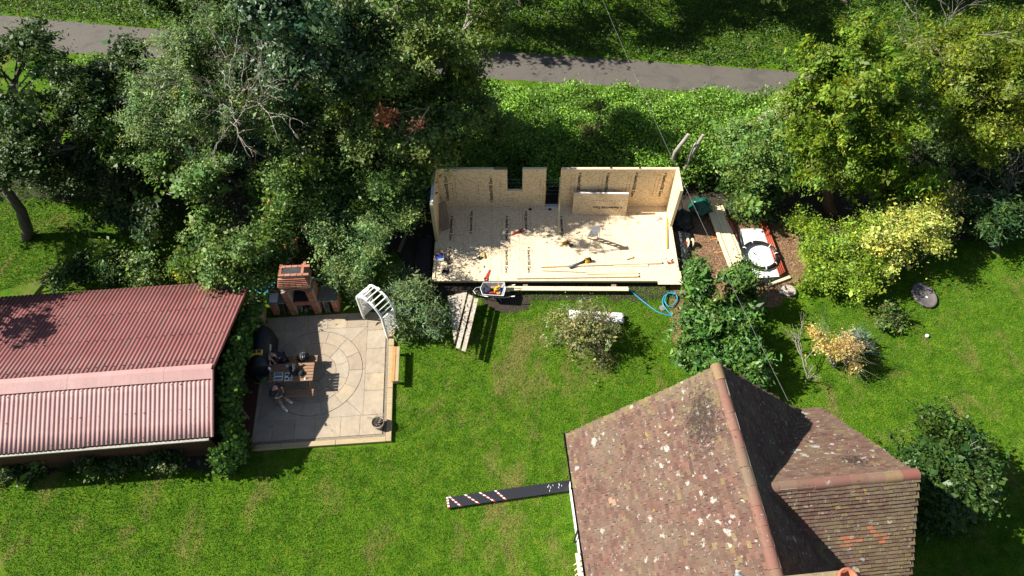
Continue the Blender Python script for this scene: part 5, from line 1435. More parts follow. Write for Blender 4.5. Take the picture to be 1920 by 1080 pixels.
bare('bare_tree', 'small grey dead branches hanging right of the apple tree', 'tree', (bq_.x, bq_.y, 1.9), [G(520, 400, 2.6), G(545, 350, 3.4), G(560, 395, 2.6), G(575, 340, 3.2)], 0.05, 202, depth=3, spread=0.5)
# red leaves, lime shoots
plant('sumac_shoots', 'rust red leaved shoots among the olive green trees', 'shrub', G(760, 330), [lobe(722, 212, 6.9, 0.4, 0.22, 0.2), lobe(806, 200, 7.0, 0.2, 0.3, 0.25), lobe(790, 236, 6.5, 0.25, 0.2, 0.18)], 18, 26, 0.10, [(0.19, 0.055, 0.03), (0.22, 0.08, 0.045), (0.13, 0.06, 0.03)], 112, 0.03, spread=0.16, stems=3, fork=G(765, 262, 4.6), bright=0.62)
plant('sycamore_sapling', 'bright lime green sapling leaves beside the bare tree', 'tree', G(560, 320), [lobe(545, 175, 5.4, 0.6, 0.5, 0.4), lobe(525, 195, 5.0, 0.6, 0.5, 0.35), lobe(580, 150, 5.8, 0.45, 0.4, 0.35)], 40, 55, 0.15, [(0.14, 0.26, 0.02), (0.18, 0.30, 0.03)], 113, 0.04, spread=0.2)

# --- shrubs north of the shed
plant('shrub', 'dark green shrub against the far edge of the red roof', 'shrub', G(150, 530), [lobe(140, 518, 0.7, 1.2, 0.45, 0.5), lobe(230, 510, 0.7, 0.8, 0.45, 0.5), lobe(60, 535, 0.6, 0.8, 0.35, 0.45)], 110, 80, 0.11, DARK + MIDG[:1], 114, 0.05, stems=4)
plant('shrub', 'pale green shrub between dark shrub and yellow shrub', 'shrub', G(300, 520), [lobe(300, 505, 0.8, 0.8, 0.5, 0.6)], 70, 80, 0.09, MIDG + [(0.16, 0.19, 0.06)], 115, 0.04, stems=3)
plant('yellow_shrub', 'small bright yellow shrub just above the red roof', 'shrub', G(360, 527), [lobe(360, 513, 0.6, 0.48, 0.36, 0.36)], 50, 80, 0.07, [(0.42, 0.40, 0.01), (0.34, 0.36, 0.01)], 116, 0.03, spread=0.13, stems=3)
plant('shrub', 'scrubby brown green shrub behind the barbecue chimney', 'shrub', G(530, 500), [lobe(535, 480, 0.8, 0.7, 0.6, 0.5), lobe(600, 500, 0.7, 0.5, 0.4, 0.4)], 60, 80, 0.09, OLIV + [(0.16, 0.13, 0.06)], 117, 0.04, stems=3)

# --- hedge bank along the road
def hedge(name, label, poly, hfun, n, size, cols, seed, mat='leaf', clump=7, cat='hedge', kind=None, bright=1.0):
    r = np.random.default_rng(seed)
    nc = n // clump
    q = scatter_poly(poly, nc, r)
    h = hfun(q[:, 0], q[:, 1]) * (0.75 + 0.4 * r.random(nc))
    ci = np.repeat(np.arange(nc), clump)
    P = np.c_[q, h][ci] + r.normal(0, 0.13, (nc * clump, 3)); P[:, 2] = np.maximum(P[:, 2], 0.04)
    NN = r.normal(size=(len(P), 3)) * 0.7 + np.array([-0.1, -0.35, 0.8])
    big = 1 + 0.3 * np.sin(q[:, 0] * 1.9 + 2 * np.sin(q[:, 1] * 0.8)) * np.sin(q[:, 1] * 1.5 + q[:, 0] * 0.4)
    col = pal(r, len(P), cols) * (big * (1 + r.normal(0, 0.25, nc)))[ci][:, None] * bright
    L = size * r.uniform(0.6, 1.35, len(P))
    t_ = thing(name, label, cat, (float(np.mean([p[0] for p in poly])), float(np.mean([p[1] for p in poly])), 0))
    if kind: t_['kind'] = kind
    o = quads('foliage', P - np.array(t_.location), NN, L, L * 0.65, np.clip(col * 1.35, 0.004, 1), M[mat], t_, seed=seed, bend=0.1)
    if kind: o['kind'] = kind
    # woody stems inside
    rnd = random.Random(seed); mb = MB()
    for _ in range(60):
        k = rnd.randrange(nc); p = Vector((q[k, 0], q[k, 1], 0)) - t_.location
        branch(mb, p, p + Vector((rnd.gauss(0, 0.3), rnd.gauss(0, 0.3), h[k])), 0.025, 0.008, rnd, 0.1, 4, 5)
    mb.build('stems', M['bark'], t_)['kind'] = 'stuff'
    return t_
def bump2(X, Y, s): return np.sin(X * 1.3 * s + 0.7) * np.sin(Y * 1.7 * s + X * 0.6) 
hb = [G(905, 166), G(1200, 182), G(1470, 200), G(1540, 240), G(1480, 330), G(1350, 340), G(1275, 362), G(780, 362), G(800, 300), G(830, 180)]
def hfun(X, Y):
    base = np.interp(Y, [20.9, 21.6, 22.6, 24.5, 26.8, 28.6], [0.35, 0.8, 1.25, 1.35, 0.75, 0.2])
    return np.maximum(0.08, base + 0.34 * bump2(X, Y, 1.0) + 0.2 * bump2(X, Y, 2.3) + 0.12 * bump2(X + 3, Y, 5.0))
hedge('hedge_bank', 'broad bright green bramble hedge between the garden room and the road', hb, hfun, 118000, 0.105, [(0.045, 0.105, 0.010), (0.075, 0.15, 0.014), (0.03, 0.07, 0.010), (0.125, 0.20, 0.022)], 301, bright=1.65)
hb2 = [G(90, 112), G(200, 118), G(330, 130), G(430, 150), G(330, 190), G(150, 180), G(40, 130)]
hedge('hedge_bank', 'low lime green grassy bank under the left stretch of road', hb2, lambda X, Y: 0.35 + 0.2 * bump2(X, Y, 1.2), 14000, 0.12, [(0.10, 0.20, 0.012), (0.13, 0.22, 0.015), (0.06, 0.13, 0.012)], 302)
# far verge: rough grass and nettles, uncountable
fv = [G(-150, -25), G(-150, 18), G(0, 26), G(330, 56), G(920, 93), G(1240, 115), G(1580, 138), G(2050, 172), G(2050, -25)]
hedge('verge_plants', 'rough grass and nettles on the far side of the road', fv, lambda X, Y: np.maximum(0.05, np.interp(Y, [30.0, 33.5, 36.0, 39.0], [0.08, 0.16, 0.4, 1.0]) + 0.1 * bump2(X, Y, 0.8)), 80000, 0.115, [(0.055, 0.125, 0.010), (0.075, 0.155, 0.012), (0.10, 0.15, 0.025), (0.035, 0.09, 0.010)], 303, cat='verge', kind='stuff', bright=0.66)  # leaf colours lowered to carry tree shade over the verge
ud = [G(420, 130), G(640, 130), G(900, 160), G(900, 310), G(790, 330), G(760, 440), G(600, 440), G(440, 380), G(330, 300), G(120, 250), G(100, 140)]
hedge('undergrowth', 'dark tangled undergrowth beneath the trees left of the garden room', ud, lambda X, Y: 0.55 + 0.3 * bump2(X, Y, 0.9) + 0.2 * bump2(X, Y, 2.1), 46000, 0.15, DARK, 304, cat='undergrowth', kind='stuff', bright=0.5)  # leaves coloured darker to deepen the shaded gaps between crowns
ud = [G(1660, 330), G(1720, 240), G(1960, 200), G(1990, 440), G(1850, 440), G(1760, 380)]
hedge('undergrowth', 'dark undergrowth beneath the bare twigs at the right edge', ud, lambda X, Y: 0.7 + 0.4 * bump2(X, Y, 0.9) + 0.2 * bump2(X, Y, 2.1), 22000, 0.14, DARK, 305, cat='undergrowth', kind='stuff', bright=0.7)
# woodland edge beyond, each tree by itself
rw = random.Random(8)
WOOD = [(-14.5, 33.5, 4.6, 'leftmost dark tree beyond the road', DARK), (-9.5, 34.1, 8.4, 'dark tree beyond the road behind the holly tree', DARK), (-4.5, 33.2, 8.8, 'dark tree beyond the road behind the olive tree', DARK),
        (0.5, 34.6, 8.8, 'dark tree beyond the road above the left end of the sunlit hedge', DARK), (5.5, 36.4, 8.0, 'dark tree beyond the road above the middle of the sunlit hedge', DARK),
        (10.5, 36.6, 8.0, 'dark tree beyond the road above the right end of the sunlit hedge', DARK), (15.0, 37.2, 6.5, 'broad leaved tree reaching over the top edge right of centre', MIDG),
        (20.5, 37.0, 7.0, 'dark tree behind the grey twiggy tree at top right', DARK), (27.0, 36.0, 6.5, 'dark tree in the top right corner', MIDG[:2] + DARK)]
for k, (x, y, h_, lab, cols) in enumerate(WOOD):
    lb = [(x + rw.uniform(-0.6, 0.6), y, h_ * 0.78, 2.6, 2.2, 1.6), (x + 1.8, y - 0.4, h_ * 0.66, 1.9, 1.9, 1.4), (x - 1.8, y + 0.2, h_ * 0.66, 1.9, 1.9, 1.5), (x + rw.uniform(-1, 1), y + 4.0, h_ * 0.45, 2.6, 1.4, 2.2)]
    if k == 6: lb = [lobe(1470, -5, 3.6, 2.0, 1.6, 1.2), lobe(1590, 5, 3.4, 1.7, 1.5, 1.2), (x, y + 2, 5.0, 3.0, 2.0, 2.0)]
    plant('woodland_tree', lab, 'tree', (x, y + 1.0), lb, 170, 50, 0.19, cols, 400 + k, 0.2, spread=0.36, group='trees beyond the road', bright=1.2)
plant('woodland_bush', 'dark bush beyond the road behind the silver tree', 'bush', G(390, 60), [lobe(400, 30, 1.8, 2.2, 1.6, 1.3), lobe(310, 20, 1.4, 1.5, 1.2, 1.0)], 160, 70, 0.16, DARK, 420, 0.1, stems=4)

# --- right hand side
plant('elder_tree', 'mid green small tree with slim trunk right of the hedge', 'tree', G(1437, 392), [lobe(1410, 260, 2.9, 1.3, 1.2, 0.9), lobe(1470, 260, 2.9, 1.2, 1.2, 0.9), lobe(1440, 320, 2.0, 1.3, 1.0, 0.8), lobe(1390, 310, 2.0, 0.7, 0.7, 0.7), lobe(1400, 355, 1.1, 0.9, 0.7, 0.6), lobe(1485, 345, 1.3, 0.8, 0.7, 0.7)], 340, 100, 0.095, MIDG[:2] + [(0.075, 0.14, 0.03), (0.11, 0.17, 0.04)], 120, 0.09, bright=1.8, bark='bark_pale', fork=G(1443, 330, 1.2))
plant('clematis', 'pale cream flowered climber between hedge and conifer', 'climber', G(1495, 260), [lobe(1480, 195, 3.2, 0.8, 0.7, 0.55), lobe(1455, 225, 2.9, 0.6, 0.5, 0.4)], 90, 80, 0.08, [(0.50, 0.45, 0.34), (0.38, 0.34, 0.22), (0.10, 0.15, 0.05), (0.3, 0.2, 0.13)], 121, 0.04, spread=0.2, stems=3)
plant('conifer', 'big yellow green cypress tree with brown trunk near the stacked materials', 'conifer', G(1560, 400), [lobe(1610, 150, 6.2, 2.0, 1.6, 1.8), lobe(1560, 220, 4.9, 1.7, 1.5, 1.8), lobe(1650, 230, 4.8, 1.9, 1.6, 1.9), lobe(1590, 310, 3.2, 1.5, 1.2, 1.6), lobe(1660, 340, 2.6, 1.5, 1.2, 1.6)],
      760, 92, 0.15, CONI, 122, 0.26, bark='bark_red', spread=0.2, bough=0.26, bright=1.6, aspect=0.36, up=0.15, out=0.9, rnd_n=0.55, flat=0.55, droop=0.7, shell=0.72, fork=G(1553, 345, 1.8))
plant('golden_yew', 'golden green spreading conifer in the upper right corner', 'conifer', G(1860, 330), [lobe(1800, 120, 5.2, 2.0, 1.6, 1.2), lobe(1880, 170, 4.8, 1.9, 1.6, 1.3), lobe(1780, 190, 4.2, 1.5, 1.2, 1.0), lobe(1910, 90, 5.6, 1.7, 1.5, 1.1), lobe(1860, 240, 3.6, 1.6, 1.3, 1.0), lobe(1740, 120, 5.0, 1.3, 1.2, 1.0)],
      560, 90, 0.115, GOLD, 123, 0.2, spread=0.26, aspect=0.4, shell=0.75, out=0.8)
bq_ = G(1700, 190, 0)
bare('twiggy_tree', 'leafless grey twiggy tree above the cypress', 'tree', (bq_.x, bq_.y, 3.2), [G(1670, 60, 6.2), G(1700, 55, 6.3), G(1735, 60, 6.3), G(1765, 70, 6.2), G(1660, 100, 5.8), G(1790, 85, 6.0), G(1720, 95, 6.0)], 0.036, 203, depth=4, spread=0.5, length=0.82, leaf=([(0.12, 0.13, 0.04), (0.16, 0.14, 0.06)], 4, 0.09))
bq_ = G(1860, 400, 0)
bare('twiggy_tree', 'shaded thicket of bare grey twigs at the right edge', 'tree', (bq_.x, bq_.y, 1.2), [G(1800, 290, 3.2), G(1850, 270, 3.6), G(1900, 240, 4.2), G(1930, 290, 3.4), G(1780, 340, 2.2), G(1870, 330, 2.8), G(1910, 200, 4.6)], 0.03, 204, depth=4, spread=0.55, mat='bark_shaded', leaf=([(0.05, 0.07, 0.02)], 2, 0.08), length=0.85)
plant('lime_shrub', 'lime green shrub beside the coiled black pipe', 'shrub', G(1560, 545), [lobe(1545, 500, 0.95, 1.2, 0.95, 0.8), lobe(1520, 450, 1.0, 0.9, 0.8, 0.7), lobe(1600, 520, 1.0, 1.0, 0.8, 0.8), lobe(1590, 460, 1.2, 1.0, 0.9, 0.8)], 260, 100, 0.085, LIME, 124, 0.06, stems=6, twigs=1)
plant('golden_shrub', 'cream and gold variegated shrub above the right lawn', 'shrub', G(1700, 500), [lobe(1690, 430, 1.6, 1.25, 1.0, 0.8), lobe(1640, 480, 1.4, 1.0, 0.9, 0.8), lobe(1740, 430, 1.5, 0.9, 0.7, 0.65), lobe(1795, 450, 1.3, 0.5, 0.3, 0.28), lobe(1660, 490, 1.1, 0.8, 0.6, 0.65)], 290, 100, 0.085, CREAM, 125, 0.06, stems=6)
plant('olive_shrub', 'dull olive shrub behind the cream variegated shrub', 'shrub', G(1730, 410), [lobe(1735, 375, 1.7, 0.95, 0.75, 0.8), lobe(1760, 410, 1.4, 0.8, 0.7, 0.7)], 120, 100, 0.09, [(0.17, 0.17, 0.05), (0.12, 0.13, 0.035)], 126, 0.05, stems=4)
plant('shade_shrub', 'dark green long leaved shrub at the right edge above the lawn', 'shrub', G(1870, 470), [lobe(1850, 420, 1.2, 1.2, 0.8, 0.7), lobe(1920, 420, 1.4, 1.2, 0.9, 0.8), lobe(1790, 380, 1.2, 1.0, 0.8, 0.7)], 160, 80, 0.15, DARK + [(0.04, 0.09, 0.04)], 127, 0.06, aspect=0.3, stems=5)
plant('ground_ivy', 'low ivy clump growing at the foot of the cypress', 'shrub', G(1480, 430), [lobe(1480, 425, 0.25, 0.8, 0.5, 0.22), lobe(1520, 395, 0.3, 0.8, 0.5, 0.3), lobe(1400, 390, 0.3, 0.9, 0.5, 0.25), lobe(1335, 350, 0.4, 0.9, 0.7, 0.4), lobe(1420, 365, 0.5, 1.0, 0.6, 0.4)], 150, 60, 0.10, DARK + MIDG[:1], 128, 0.03, stems=3)
plant('laurel', 'large glossy cherry laurel bush between lawn and house', 'bush', G(1350, 640), [lobe(1300, 545, 1.25, 0.55, 0.6, 1.0), lobe(1375, 540, 1.3, 0.65, 0.6, 1.0), lobe(1330, 610, 1.1, 1.05, 0.9, 0.9), lobe(1390, 620, 1.1, 0.85, 0.8, 0.85), lobe(1350, 680, 1.0, 1.0, 0.8, 0.8), lobe(1400, 690, 0.9, 0.7, 0.6, 0.7)],
      470, 48, 0.18, LAUR, 129, 0.07, mat='leaf_gloss', aspect=0.36, spread=0.2, stems=6, out=0.6, rnd_n=0.9, bough=0.34, bright=1.35)
plant('twiggy_bush', 'sparse rounded bush with visible twigs on the middle lawn', 'bush', G(1105, 655), [lobe(1100, 618, 0.85, 1.05, 0.8, 0.62), lobe(1120, 635, 0.7, 0.9, 0.7, 0.55)], 230, 34, 0.075, [(0.12, 0.15, 0.04), (0.17, 0.17, 0.06), (0.09, 0.12, 0.03), (0.2, 0.16, 0.09)], 130, 0.035, bark='bark', spread=0.13, stems=7, branches=50, twigs=2, shell=0.7, bough=0.34)
plant('flowering_shrub', 'yellow flowered shrub on the right lawn beside the house', 'shrub', G(1570, 690), [lobe(1562, 650, 1.0, 0.75, 0.75, 0.6), lobe(1590, 665, 0.9, 0.55, 0.5, 0.5)], 170, 34, 0.055, [(0.48, 0.30, 0.07), (0.40, 0.25, 0.06), (0.20, 0.20, 0.05), (0.52, 0.37, 0.14)], 131, 0.04, bark='bark_pale', spread=0.13, stems=5, branches=40, twigs=2)
bq_ = G(1510, 715, 0)
bare('dead_shrub', 'crooked leafless pale stems left of the yellow flowered shrub', 'shrub', (bq_.x, bq_.y, 0.15), [G(1490, 610, 1.6), G(1505, 620, 1.5), G(1520, 690, 1.0), G(1530, 700, 0.9)], 0.026, 205, depth=3, spread=0.34, length=0.95)
plant('yucca', 'blue grey spiky plant behind the yellow flowered shrub', 'plant', G(1618, 655), [lobe(1610, 640, 0.4, 0.4, 0.4, 0.35)], 40, 26, 0.4, [(0.05, 0.10, 0.07), (0.08, 0.13, 0.09)], 132, 0.03, aspect=0.08, spread=0.12, stems=2)
plant('round_shrub', 'small round green shrub near the oval stone on the lawn', 'shrub', G(1658, 605), [lobe(1658, 594, 0.35, 0.55, 0.45, 0.35)], 60, 60, 0.075, MIDG + [(0.16, 0.16, 0.06)], 133, 0.03, stems=4, spread=0.13, bough=0.3)
plant('bay_bush', 'leafy green bush with dead twigs right of the house wing', 'bush', G(1770, 930), [lobe(1730, 830, 1.7, 1.1, 1.0, 0.9), lobe(1790, 880, 1.6, 1.0, 1.0, 0.9), lobe(1740, 930, 1.3, 1.3, 1.0, 0.9), lobe(1810, 920, 1.3, 0.8, 0.8, 0.8)], 330, 70, 0.12, DARK + LAUR[:2] + MIDG[:1], 134, 0.08, mat='leaf_gloss', stems=5, bright=0.95, bough=0.28)
bq_ = G(1790, 890, 0)
bare('dead_twigs', 'bare pale twigs poking out of the bush beside the wing', 'twigs', (bq_.x, bq_.y, 0.6), [G(1820, 800, 2.6), G(1830, 850, 2.4), G(1790, 850, 2.6), G(1800, 900, 2.2)], 0.028, 206, depth=2, spread=0.4)
# vine on the shed and plants in its bed
def along(pts, n, r, w_, zr):
    out_ = []
    for i in range(n):
        t = r.random() * (len(pts) - 1); k = min(int(t), len(pts) - 2); f = t - k
        p = pts[k].lerp(pts[k + 1], f); out_.append((p.x + r.normal(0, w_), p.y + r.normal(0, w_ * 0.6), max(0.1, p.z + r.normal(0, zr))))
    return np.array(out_)
r = np.random.default_rng(77)
vine = thing('grape_vine', 'leafy green vine hanging down the right side of the shed', 'climber', (S0.x + 0.2, S0.y, 0))
pts = [Vector(p) for p in ((-10.15, 14.4, 1.15), (-10.12, 13.0, 1.5), (-10.1, 11.6, 1.75), (-10.05, 10.6, 1.85), (-10.0, 9.7, 1.5), (-9.75, 8.9, 1.1), (-9.75, 8.4, 0.8), (-10.3, 8.15, 0.6))]
C = along(pts, 330, r, 0.11, 0.28)
n = 330 * 26; ci = np.repeat(np.arange(330), 26); P = C[ci] + r.normal(0, 0.10, (n, 3)); P[:, 2] = np.maximum(P[:, 2], 0.05)
quads('foliage', P - np.array(vine.location), r.normal(size=(n, 3)) * 0.7 + np.array([0.5, -0.2, 0.8]), r.uniform(0.10, 0.2, n), r.uniform(0.09, 0.17, n), pal(r, n, [(0.05, 0.13, 0.015), (0.08, 0.19, 0.02), (0.04, 0.09, 0.012), (0.13, 0.24, 0.04)]), M['leaf'], vine, seed=4)
mb = MB(); rnd = random.Random(3)
for a, b_ in zip(pts[:-1], pts[1:]): branch(mb, a - vine.location, b_ - vine.location, 0.03, 0.025, rnd, 0.06, 4, 6)
branch(mb, Vector((0.3, -0.6, 0)), pts[3] - vine.location, 0.05, 0.03, rnd, 0.06, 5, 7)
mb.build('stem', M['bark'], vine, True)
for k, (px, py, s_, lab) in enumerate(((40, 870, 0.8, 'leftmost pale leaved plant in the bed below the roof'), (190, 875, 0.55, 'low plant in the bed near the middle of the roof edge'), (250, 858, 0.6, 'green leafy plant in the bed right of the middle'), (330, 870, 0.65, 'dark leaved plant in the bed left of the vine'))):
    plant('bed_plant', lab, 'plant', G(px, py), [lobe(px, py - 6, 0.35, s_, s_ * 0.55, 0.35)], 46, 46, 0.10, MIDG + DARK, 140 + k, 0.02, stems=3, spread=0.15, bright=1.1, group='plants in the bed below the roof')
def tuft(name, label, base, n, L, cols, seed, w_=0.02):
    r = np.random.default_rng(seed); az = r.uniform(0, 6.283, n); tl = r.uniform(0.15, 1.2, n); Ls = L * r.uniform(0.6, 1.15, n)
    D = np.c_[np.cos(az) * np.sin(tl), np.sin(az) * np.sin(tl), np.cos(tl)]
    t_ = thing(name, label, 'plant', base)
    quads('blades', D * (Ls * 0.5)[:, None] + np.array([0, 0, 0.02]), np.cross(D, np.c_[-np.sin(az), np.cos(az), np.zeros(n)]), Ls, w_, pal(r, n, cols), M['grass'], t_, T=D, seed=seed)
    return t_
q = G(462, 850); tuft('grass_tuft', 'spiky yellow green grass tuft at the patio corner below the vine', (q.x, q.y, 0), 260, 0.75, [(0.12, 0.15, 0.03), (0.2, 0.2, 0.05), (0.06, 0.10, 0.02)], 61)
q = G(140, 885); tuft('grass_tuft', 'dark arching grass tuft in the bed below the roof', (q.x, q.y, 0), 200, 0.7, [(0.04, 0.08, 0.02), (0.06, 0.1, 0.02)], 62)
q = G(255, 875); tuft('grass_tuft', 'dark strappy leaved tuft in front of the green bed plant', (q.x, q.y, 0), 200, 0.6, [(0.04, 0.08, 0.02), (0.06, 0.1, 0.02)], 63)
# fruit
ap_me = MB().lathe([(0.0, -0.035), (0.03, -0.03), (0.045, 0.0), (0.035, 0.03), (0.0, 0.025)], 8).mesh('apple', True); ap_me.materials.append(M['red'])
at_ = [o for o in COL.objects if o.name.startswith('apple_tree') and 'fruit' in o['label']][0]
crown = [c for c in at_.children if c.name.startswith('crown')][0]
co = np.zeros(len(crown.data.vertices) * 3, np.float32); crown.data.vertices.foreach_get('co', co); co = co.reshape(-1, 3)
rr_ = random.Random(2)
for k in range(34):
    v = co[rr_.randrange(len(co))]; link('apple', ap_me, None, at_, (v[0] + 0.03, v[1] - 0.08, v[2] + 0.05))
# thin rose in the hedge, plus the two lopped trunks behind the room
plant('dog_rose', 'thin olive twiggy bush standing in the sunlit hedge', 'shrub', G(1128, 300), [lobe(1125, 215, 2.3, 0.6, 0.5, 0.5), lobe(1120, 250, 1.8, 0.6, 0.5, 0.4)], 60, 36, 0.08, OLIV + [(0.16, 0.13, 0.04)], 150, 0.03, stems=3, spread=0.16)
def lopped(label, pts, rad, fork=None):
    b0 = Vector((pts[0].x, pts[0].y, 0)); t_ = thing('lopped_trunk', label, 'trunk', b0)
    p = [Vector((0, 0, 0))] + [q - b0 for q in pts[1:]]
    MB().tube(p, rad, 9).build('trunk', M['bark_pale'], t_, True)
    d = (p[-1] - p[-2]).normalized()
    MB().tube([p[-1], p[-1] + d * 0.012], rad[-1] * 0.97, 9).build('cut_end', M['pine'], t_)
    if fork:
        f = [q - b0 for q in fork]; MB().tube(f, [rad[-1] * 0.95, rad[-1] * 0.8, rad[-1] * 0.7], 8).build('side_limb', M['bark_pale'], t_, True)
lopped('leaning cut off pale trunk behind the right end of the garden room', [G(1248, 330), G(1258, 312, 0.8), G(1266, 285, 2.0), G(1291, 252, 2.9)], [0.11, 0.1, 0.09, 0.08])
lopped('forked cut off pale trunk right of the garden room', [G(1270, 350), G(1280, 325, 0.7), G(1296, 290, 1.9), G(1318, 253, 2.9)], [0.11, 0.1, 0.085, 0.06], [G(1293, 297, 1.75), G(1300, 275, 2.3), G(1305, 268, 2.6)])
# ------------------------------------------------------------------ tools and materials
def FPt(px, py, z=0.0): q = G(px, py, FZ + z); return Vector((q.x, q.y, FZ + 0.001))
# step ladder
sl = thing('step_ladder', 'small aluminium step ladder standing open on the sunlit floor', 'ladder', FPt(1112, 460), R(2))
HT = 1.15
for s in (-1, 1):
    MB().bar((s * 0.22, 0.42, 0), (s * 0.16, 0.02, HT), 0.025, 0.06).build('front_rail', M['steel'], sl)
    MB().bar((s * 0.22, -0.42, 0), (s * 0.17, 0.0, HT), 0.02, 0.03).build('rear_leg', M['steel'], sl)
for k in range(1, 5):
    z = HT * k / 5; y = 0.42 - 0.40 * k / 5
    MB().box((0, y + 0.02, z), (0.42 - 0.02 * k, 0.09, 0.025)).build('tread', M['steel'], sl)
MB().box((0, 0.01, HT + 0.015), (0.38, 0.2, 0.03)).build('top_step', M['steel'], sl)
MB().bar((-0.215, -0.38, 0.12), (0.215, -0.38, 0.12), 0.015, 0.02).build('rear_brace', M['steel'], sl)
# leaf blower
bl = thing('leaf_blower', 'yellow and black leaf blower on the floor by the long timbers', 'blower', FPt(1092, 494), R(22))
MB().lathe([(0.0, 0.0), (0.12, 0.02), (0.14, 0.1), (0.1, 0.2), (0.0, 0.22)], 16, (0.2, 0, 0)).build('motor_housing', M['yellow'], bl, True)
MB().tube([(0.1, 0, 0.1), (-0.2, 0, 0.08), (-0.62, 0, 0.06)], [0.07, 0.055, 0.07], 12).build('nozzle', plain('blower_grey', (0.06, 0.075, 0.085), None, 5, 0.45), bl, True)
MB().tube([(0.3, 0, 0.12), (0.33, 0, 0.25), (0.12, 0, 0.28), (0.02, 0, 0.16)], 0.025, 8).build('handle', M['black'], bl, True)
MB().box((0.35, 0, 0.1), (0.1, 0.12, 0.14)).build('battery', M['black'], bl, bevel=0.01)
def drill(label, px, py, rz, sc=1.0):
    d = thing('cordless_drill', label, 'drill', FPt(px, py), rz)
    MB().tube([(-0.1, 0, 0.04), (0.05, 0, 0.04), (0.12, 0, 0.04), (0.17, 0, 0.04)], [0.037, 0.04, 0.03, 0.012], 10).build('body', M['yellow'], d, True)
    MB().bar((-0.04, 0.02, 0.035), (-0.06, 0.17, 0.03), 0.04, 0.035).build('grip', M['black'], d)
    MB().box((-0.06, 0.2, 0.035), (0.12, 0.06, 0.07)).build('battery', M['black'], d, bevel=0.006)
    MB().tube([(0.16, 0, 0.04), (0.26, 0, 0.04)], 0.006, 6).build('bit', M['steel'], d)
    d.scale = (sc, sc, sc); return d
drill('yellow power saw drill lying in the middle of the floor', 1060, 455, R(215), 1.4)
drill('small brown and yellow drill lying on the left half of the floor', 908, 481, R(100), 1.1)
# circular saw by the box
cs = thing('nail_gun', 'black and silver nail gun beside the cardboard box', 'nail gun', FPt(838, 491), R(-60))
MB().bar((-0.14, 0, 0.06), (0.12, 0, 0.06), 0.08, 0.1).build('body', M['black'], cs); MB().tube([(0.1, 0, 0.06), (0.1, 0.16, 0.04)], 0.03, 8).build('magazine', M['steel'], cs, True)
MB().tube([(-0.1, 0, 0.06), (-0.12, 0.14, 0.05)], 0.025, 8).build('handle', M['black'], cs, True)
cbx = thing('cardboard_box', 'open cardboard box with blue packets at the front left of the floor', 'box', FPt(824, 484), R(12))
M['card'] = plain('cardboard', (0.36, 0.23, 0.13), (0.28, 0.18, 0.10), 6, 0.8)
for s in (-1, 1):
    MB().box((s * 0.18, 0, 0.07), (0.01, 0.24, 0.14)).build('side', M['card'], cbx); MB().box((0, s * 0.12, 0.07), (0.35, 0.01, 0.14)).build('side', M['card'], cbx)
MB().bar((0, 0.13, 0.14), (0, 0.27, 0.19), 0.36, 0.006).build('flap', M['card'], cbx); MB().bar((0, -0.13, 0.14), (0, -0.2, 0.05), 0.36, 0.006).build('flap', M['white'], cbx)
MB().box((0, 0, 0.05), (0.33, 0.22, 0.1)).build('packets', M['blue'], cbx)
gl = thing('work_gloves', 'black work gloves dropped at the front left floor corner', 'gloves', FPt(835, 510), R(30))
def hand_shape(b_, ox, oy, rz):
    m_ = Matrix.Rotation(rz, 3, 'Z')
    def P(x, y, z=0.02): return m_ @ Vector((x, y, z)) + Vector((ox, oy, 0))
    b_.tube([P(-0.1, 0), P(-0.04, 0), P(0.04, 0)], [0.035, 0.045, 0.05], 8)
    for k, l in enumerate((0.07, 0.085, 0.08, 0.06)): b_.tube([P(0.03, -0.045 + 0.03 * k), P(0.03 + l, -0.055 + 0.037 * k)], [0.015, 0.012], 6)
    b_.tube([P(-0.02, -0.04), P(0.03, -0.085)], [0.016, 0.012], 6)
for k, (x, y, a) in enumerate(((-0.05, 0.05, 0.4), (0.06, -0.06, 1.2))):
    b_ = MB(); hand_shape(b_, x, y, a); b_.build('glove', M['black_cloth'], gl, True)
def red_saw(label, px, py, rz):
    s = thing('hand_saw', label, 'saw', FPt(px, py), rz)
    MB().prism([(-0.22, -0.06), (0.26, -0.03), (0.26, 0.02), (-0.22, 0.09)], 0.02, 0.024).build('blade', M['red'], s)
    MB().tube([(-0.2, -0.05, 0.03), (-0.31, -0.05, 0.03), (-0.34, 0.05, 0.03), (-0.25, 0.1, 0.03), (-0.2, 0.08, 0.03)], 0.022, 8).build('handle', M['red'], s, True)
    MB().box((-0.2, 0.02, 0.012), (0.1, 0.12, 0.02)).build('cheek', M['black'], s)
red_saw('red handled saw lying in the middle left of the floor', 968, 437, R(210))
red_saw('red saw lying near the front edge of the floor', 915, 515, R(75))
cl_ = thing('clamp', 'red bar clamp at the right front corner of the floor', 'clamp', FPt(1257, 494) + Vector((0, 0, 0.022)), R(15))
MB().bar((-0.14, 0, 0.03), (0.16, 0, 0.03), 0.03, 0.03).build('bar', M['red'], cl_); MB().box((-0.1, 0.06, 0.03), (0.04, 0.14, 0.04)).build('jaw', M['red'], cl_); MB().box((0.08, 0.06, 0.03), (0.05, 0.14, 0.04)).build('jaw', M['red'], cl_)
def hammer(label, px, py, rz, L, head):
    h_ = thing('hammer', label, 'hammer', FPt(px, py), rz)
    MB().tube([(-L / 2, 0, 0.02), (L / 2, 0, 0.035)], 0.016, 8).build('shaft', M['pine'], h_, True)
    MB().box((L / 2, 0, 0.04), (0.07, head, 0.07)).build('head', M['steel'] if head < 0.2 else M['oldwood'], h_, bevel=0.008)
hammer('long handled hammer on the floor right of the leaning panel', 1186, 399, R(-4), 0.55, 0.14)
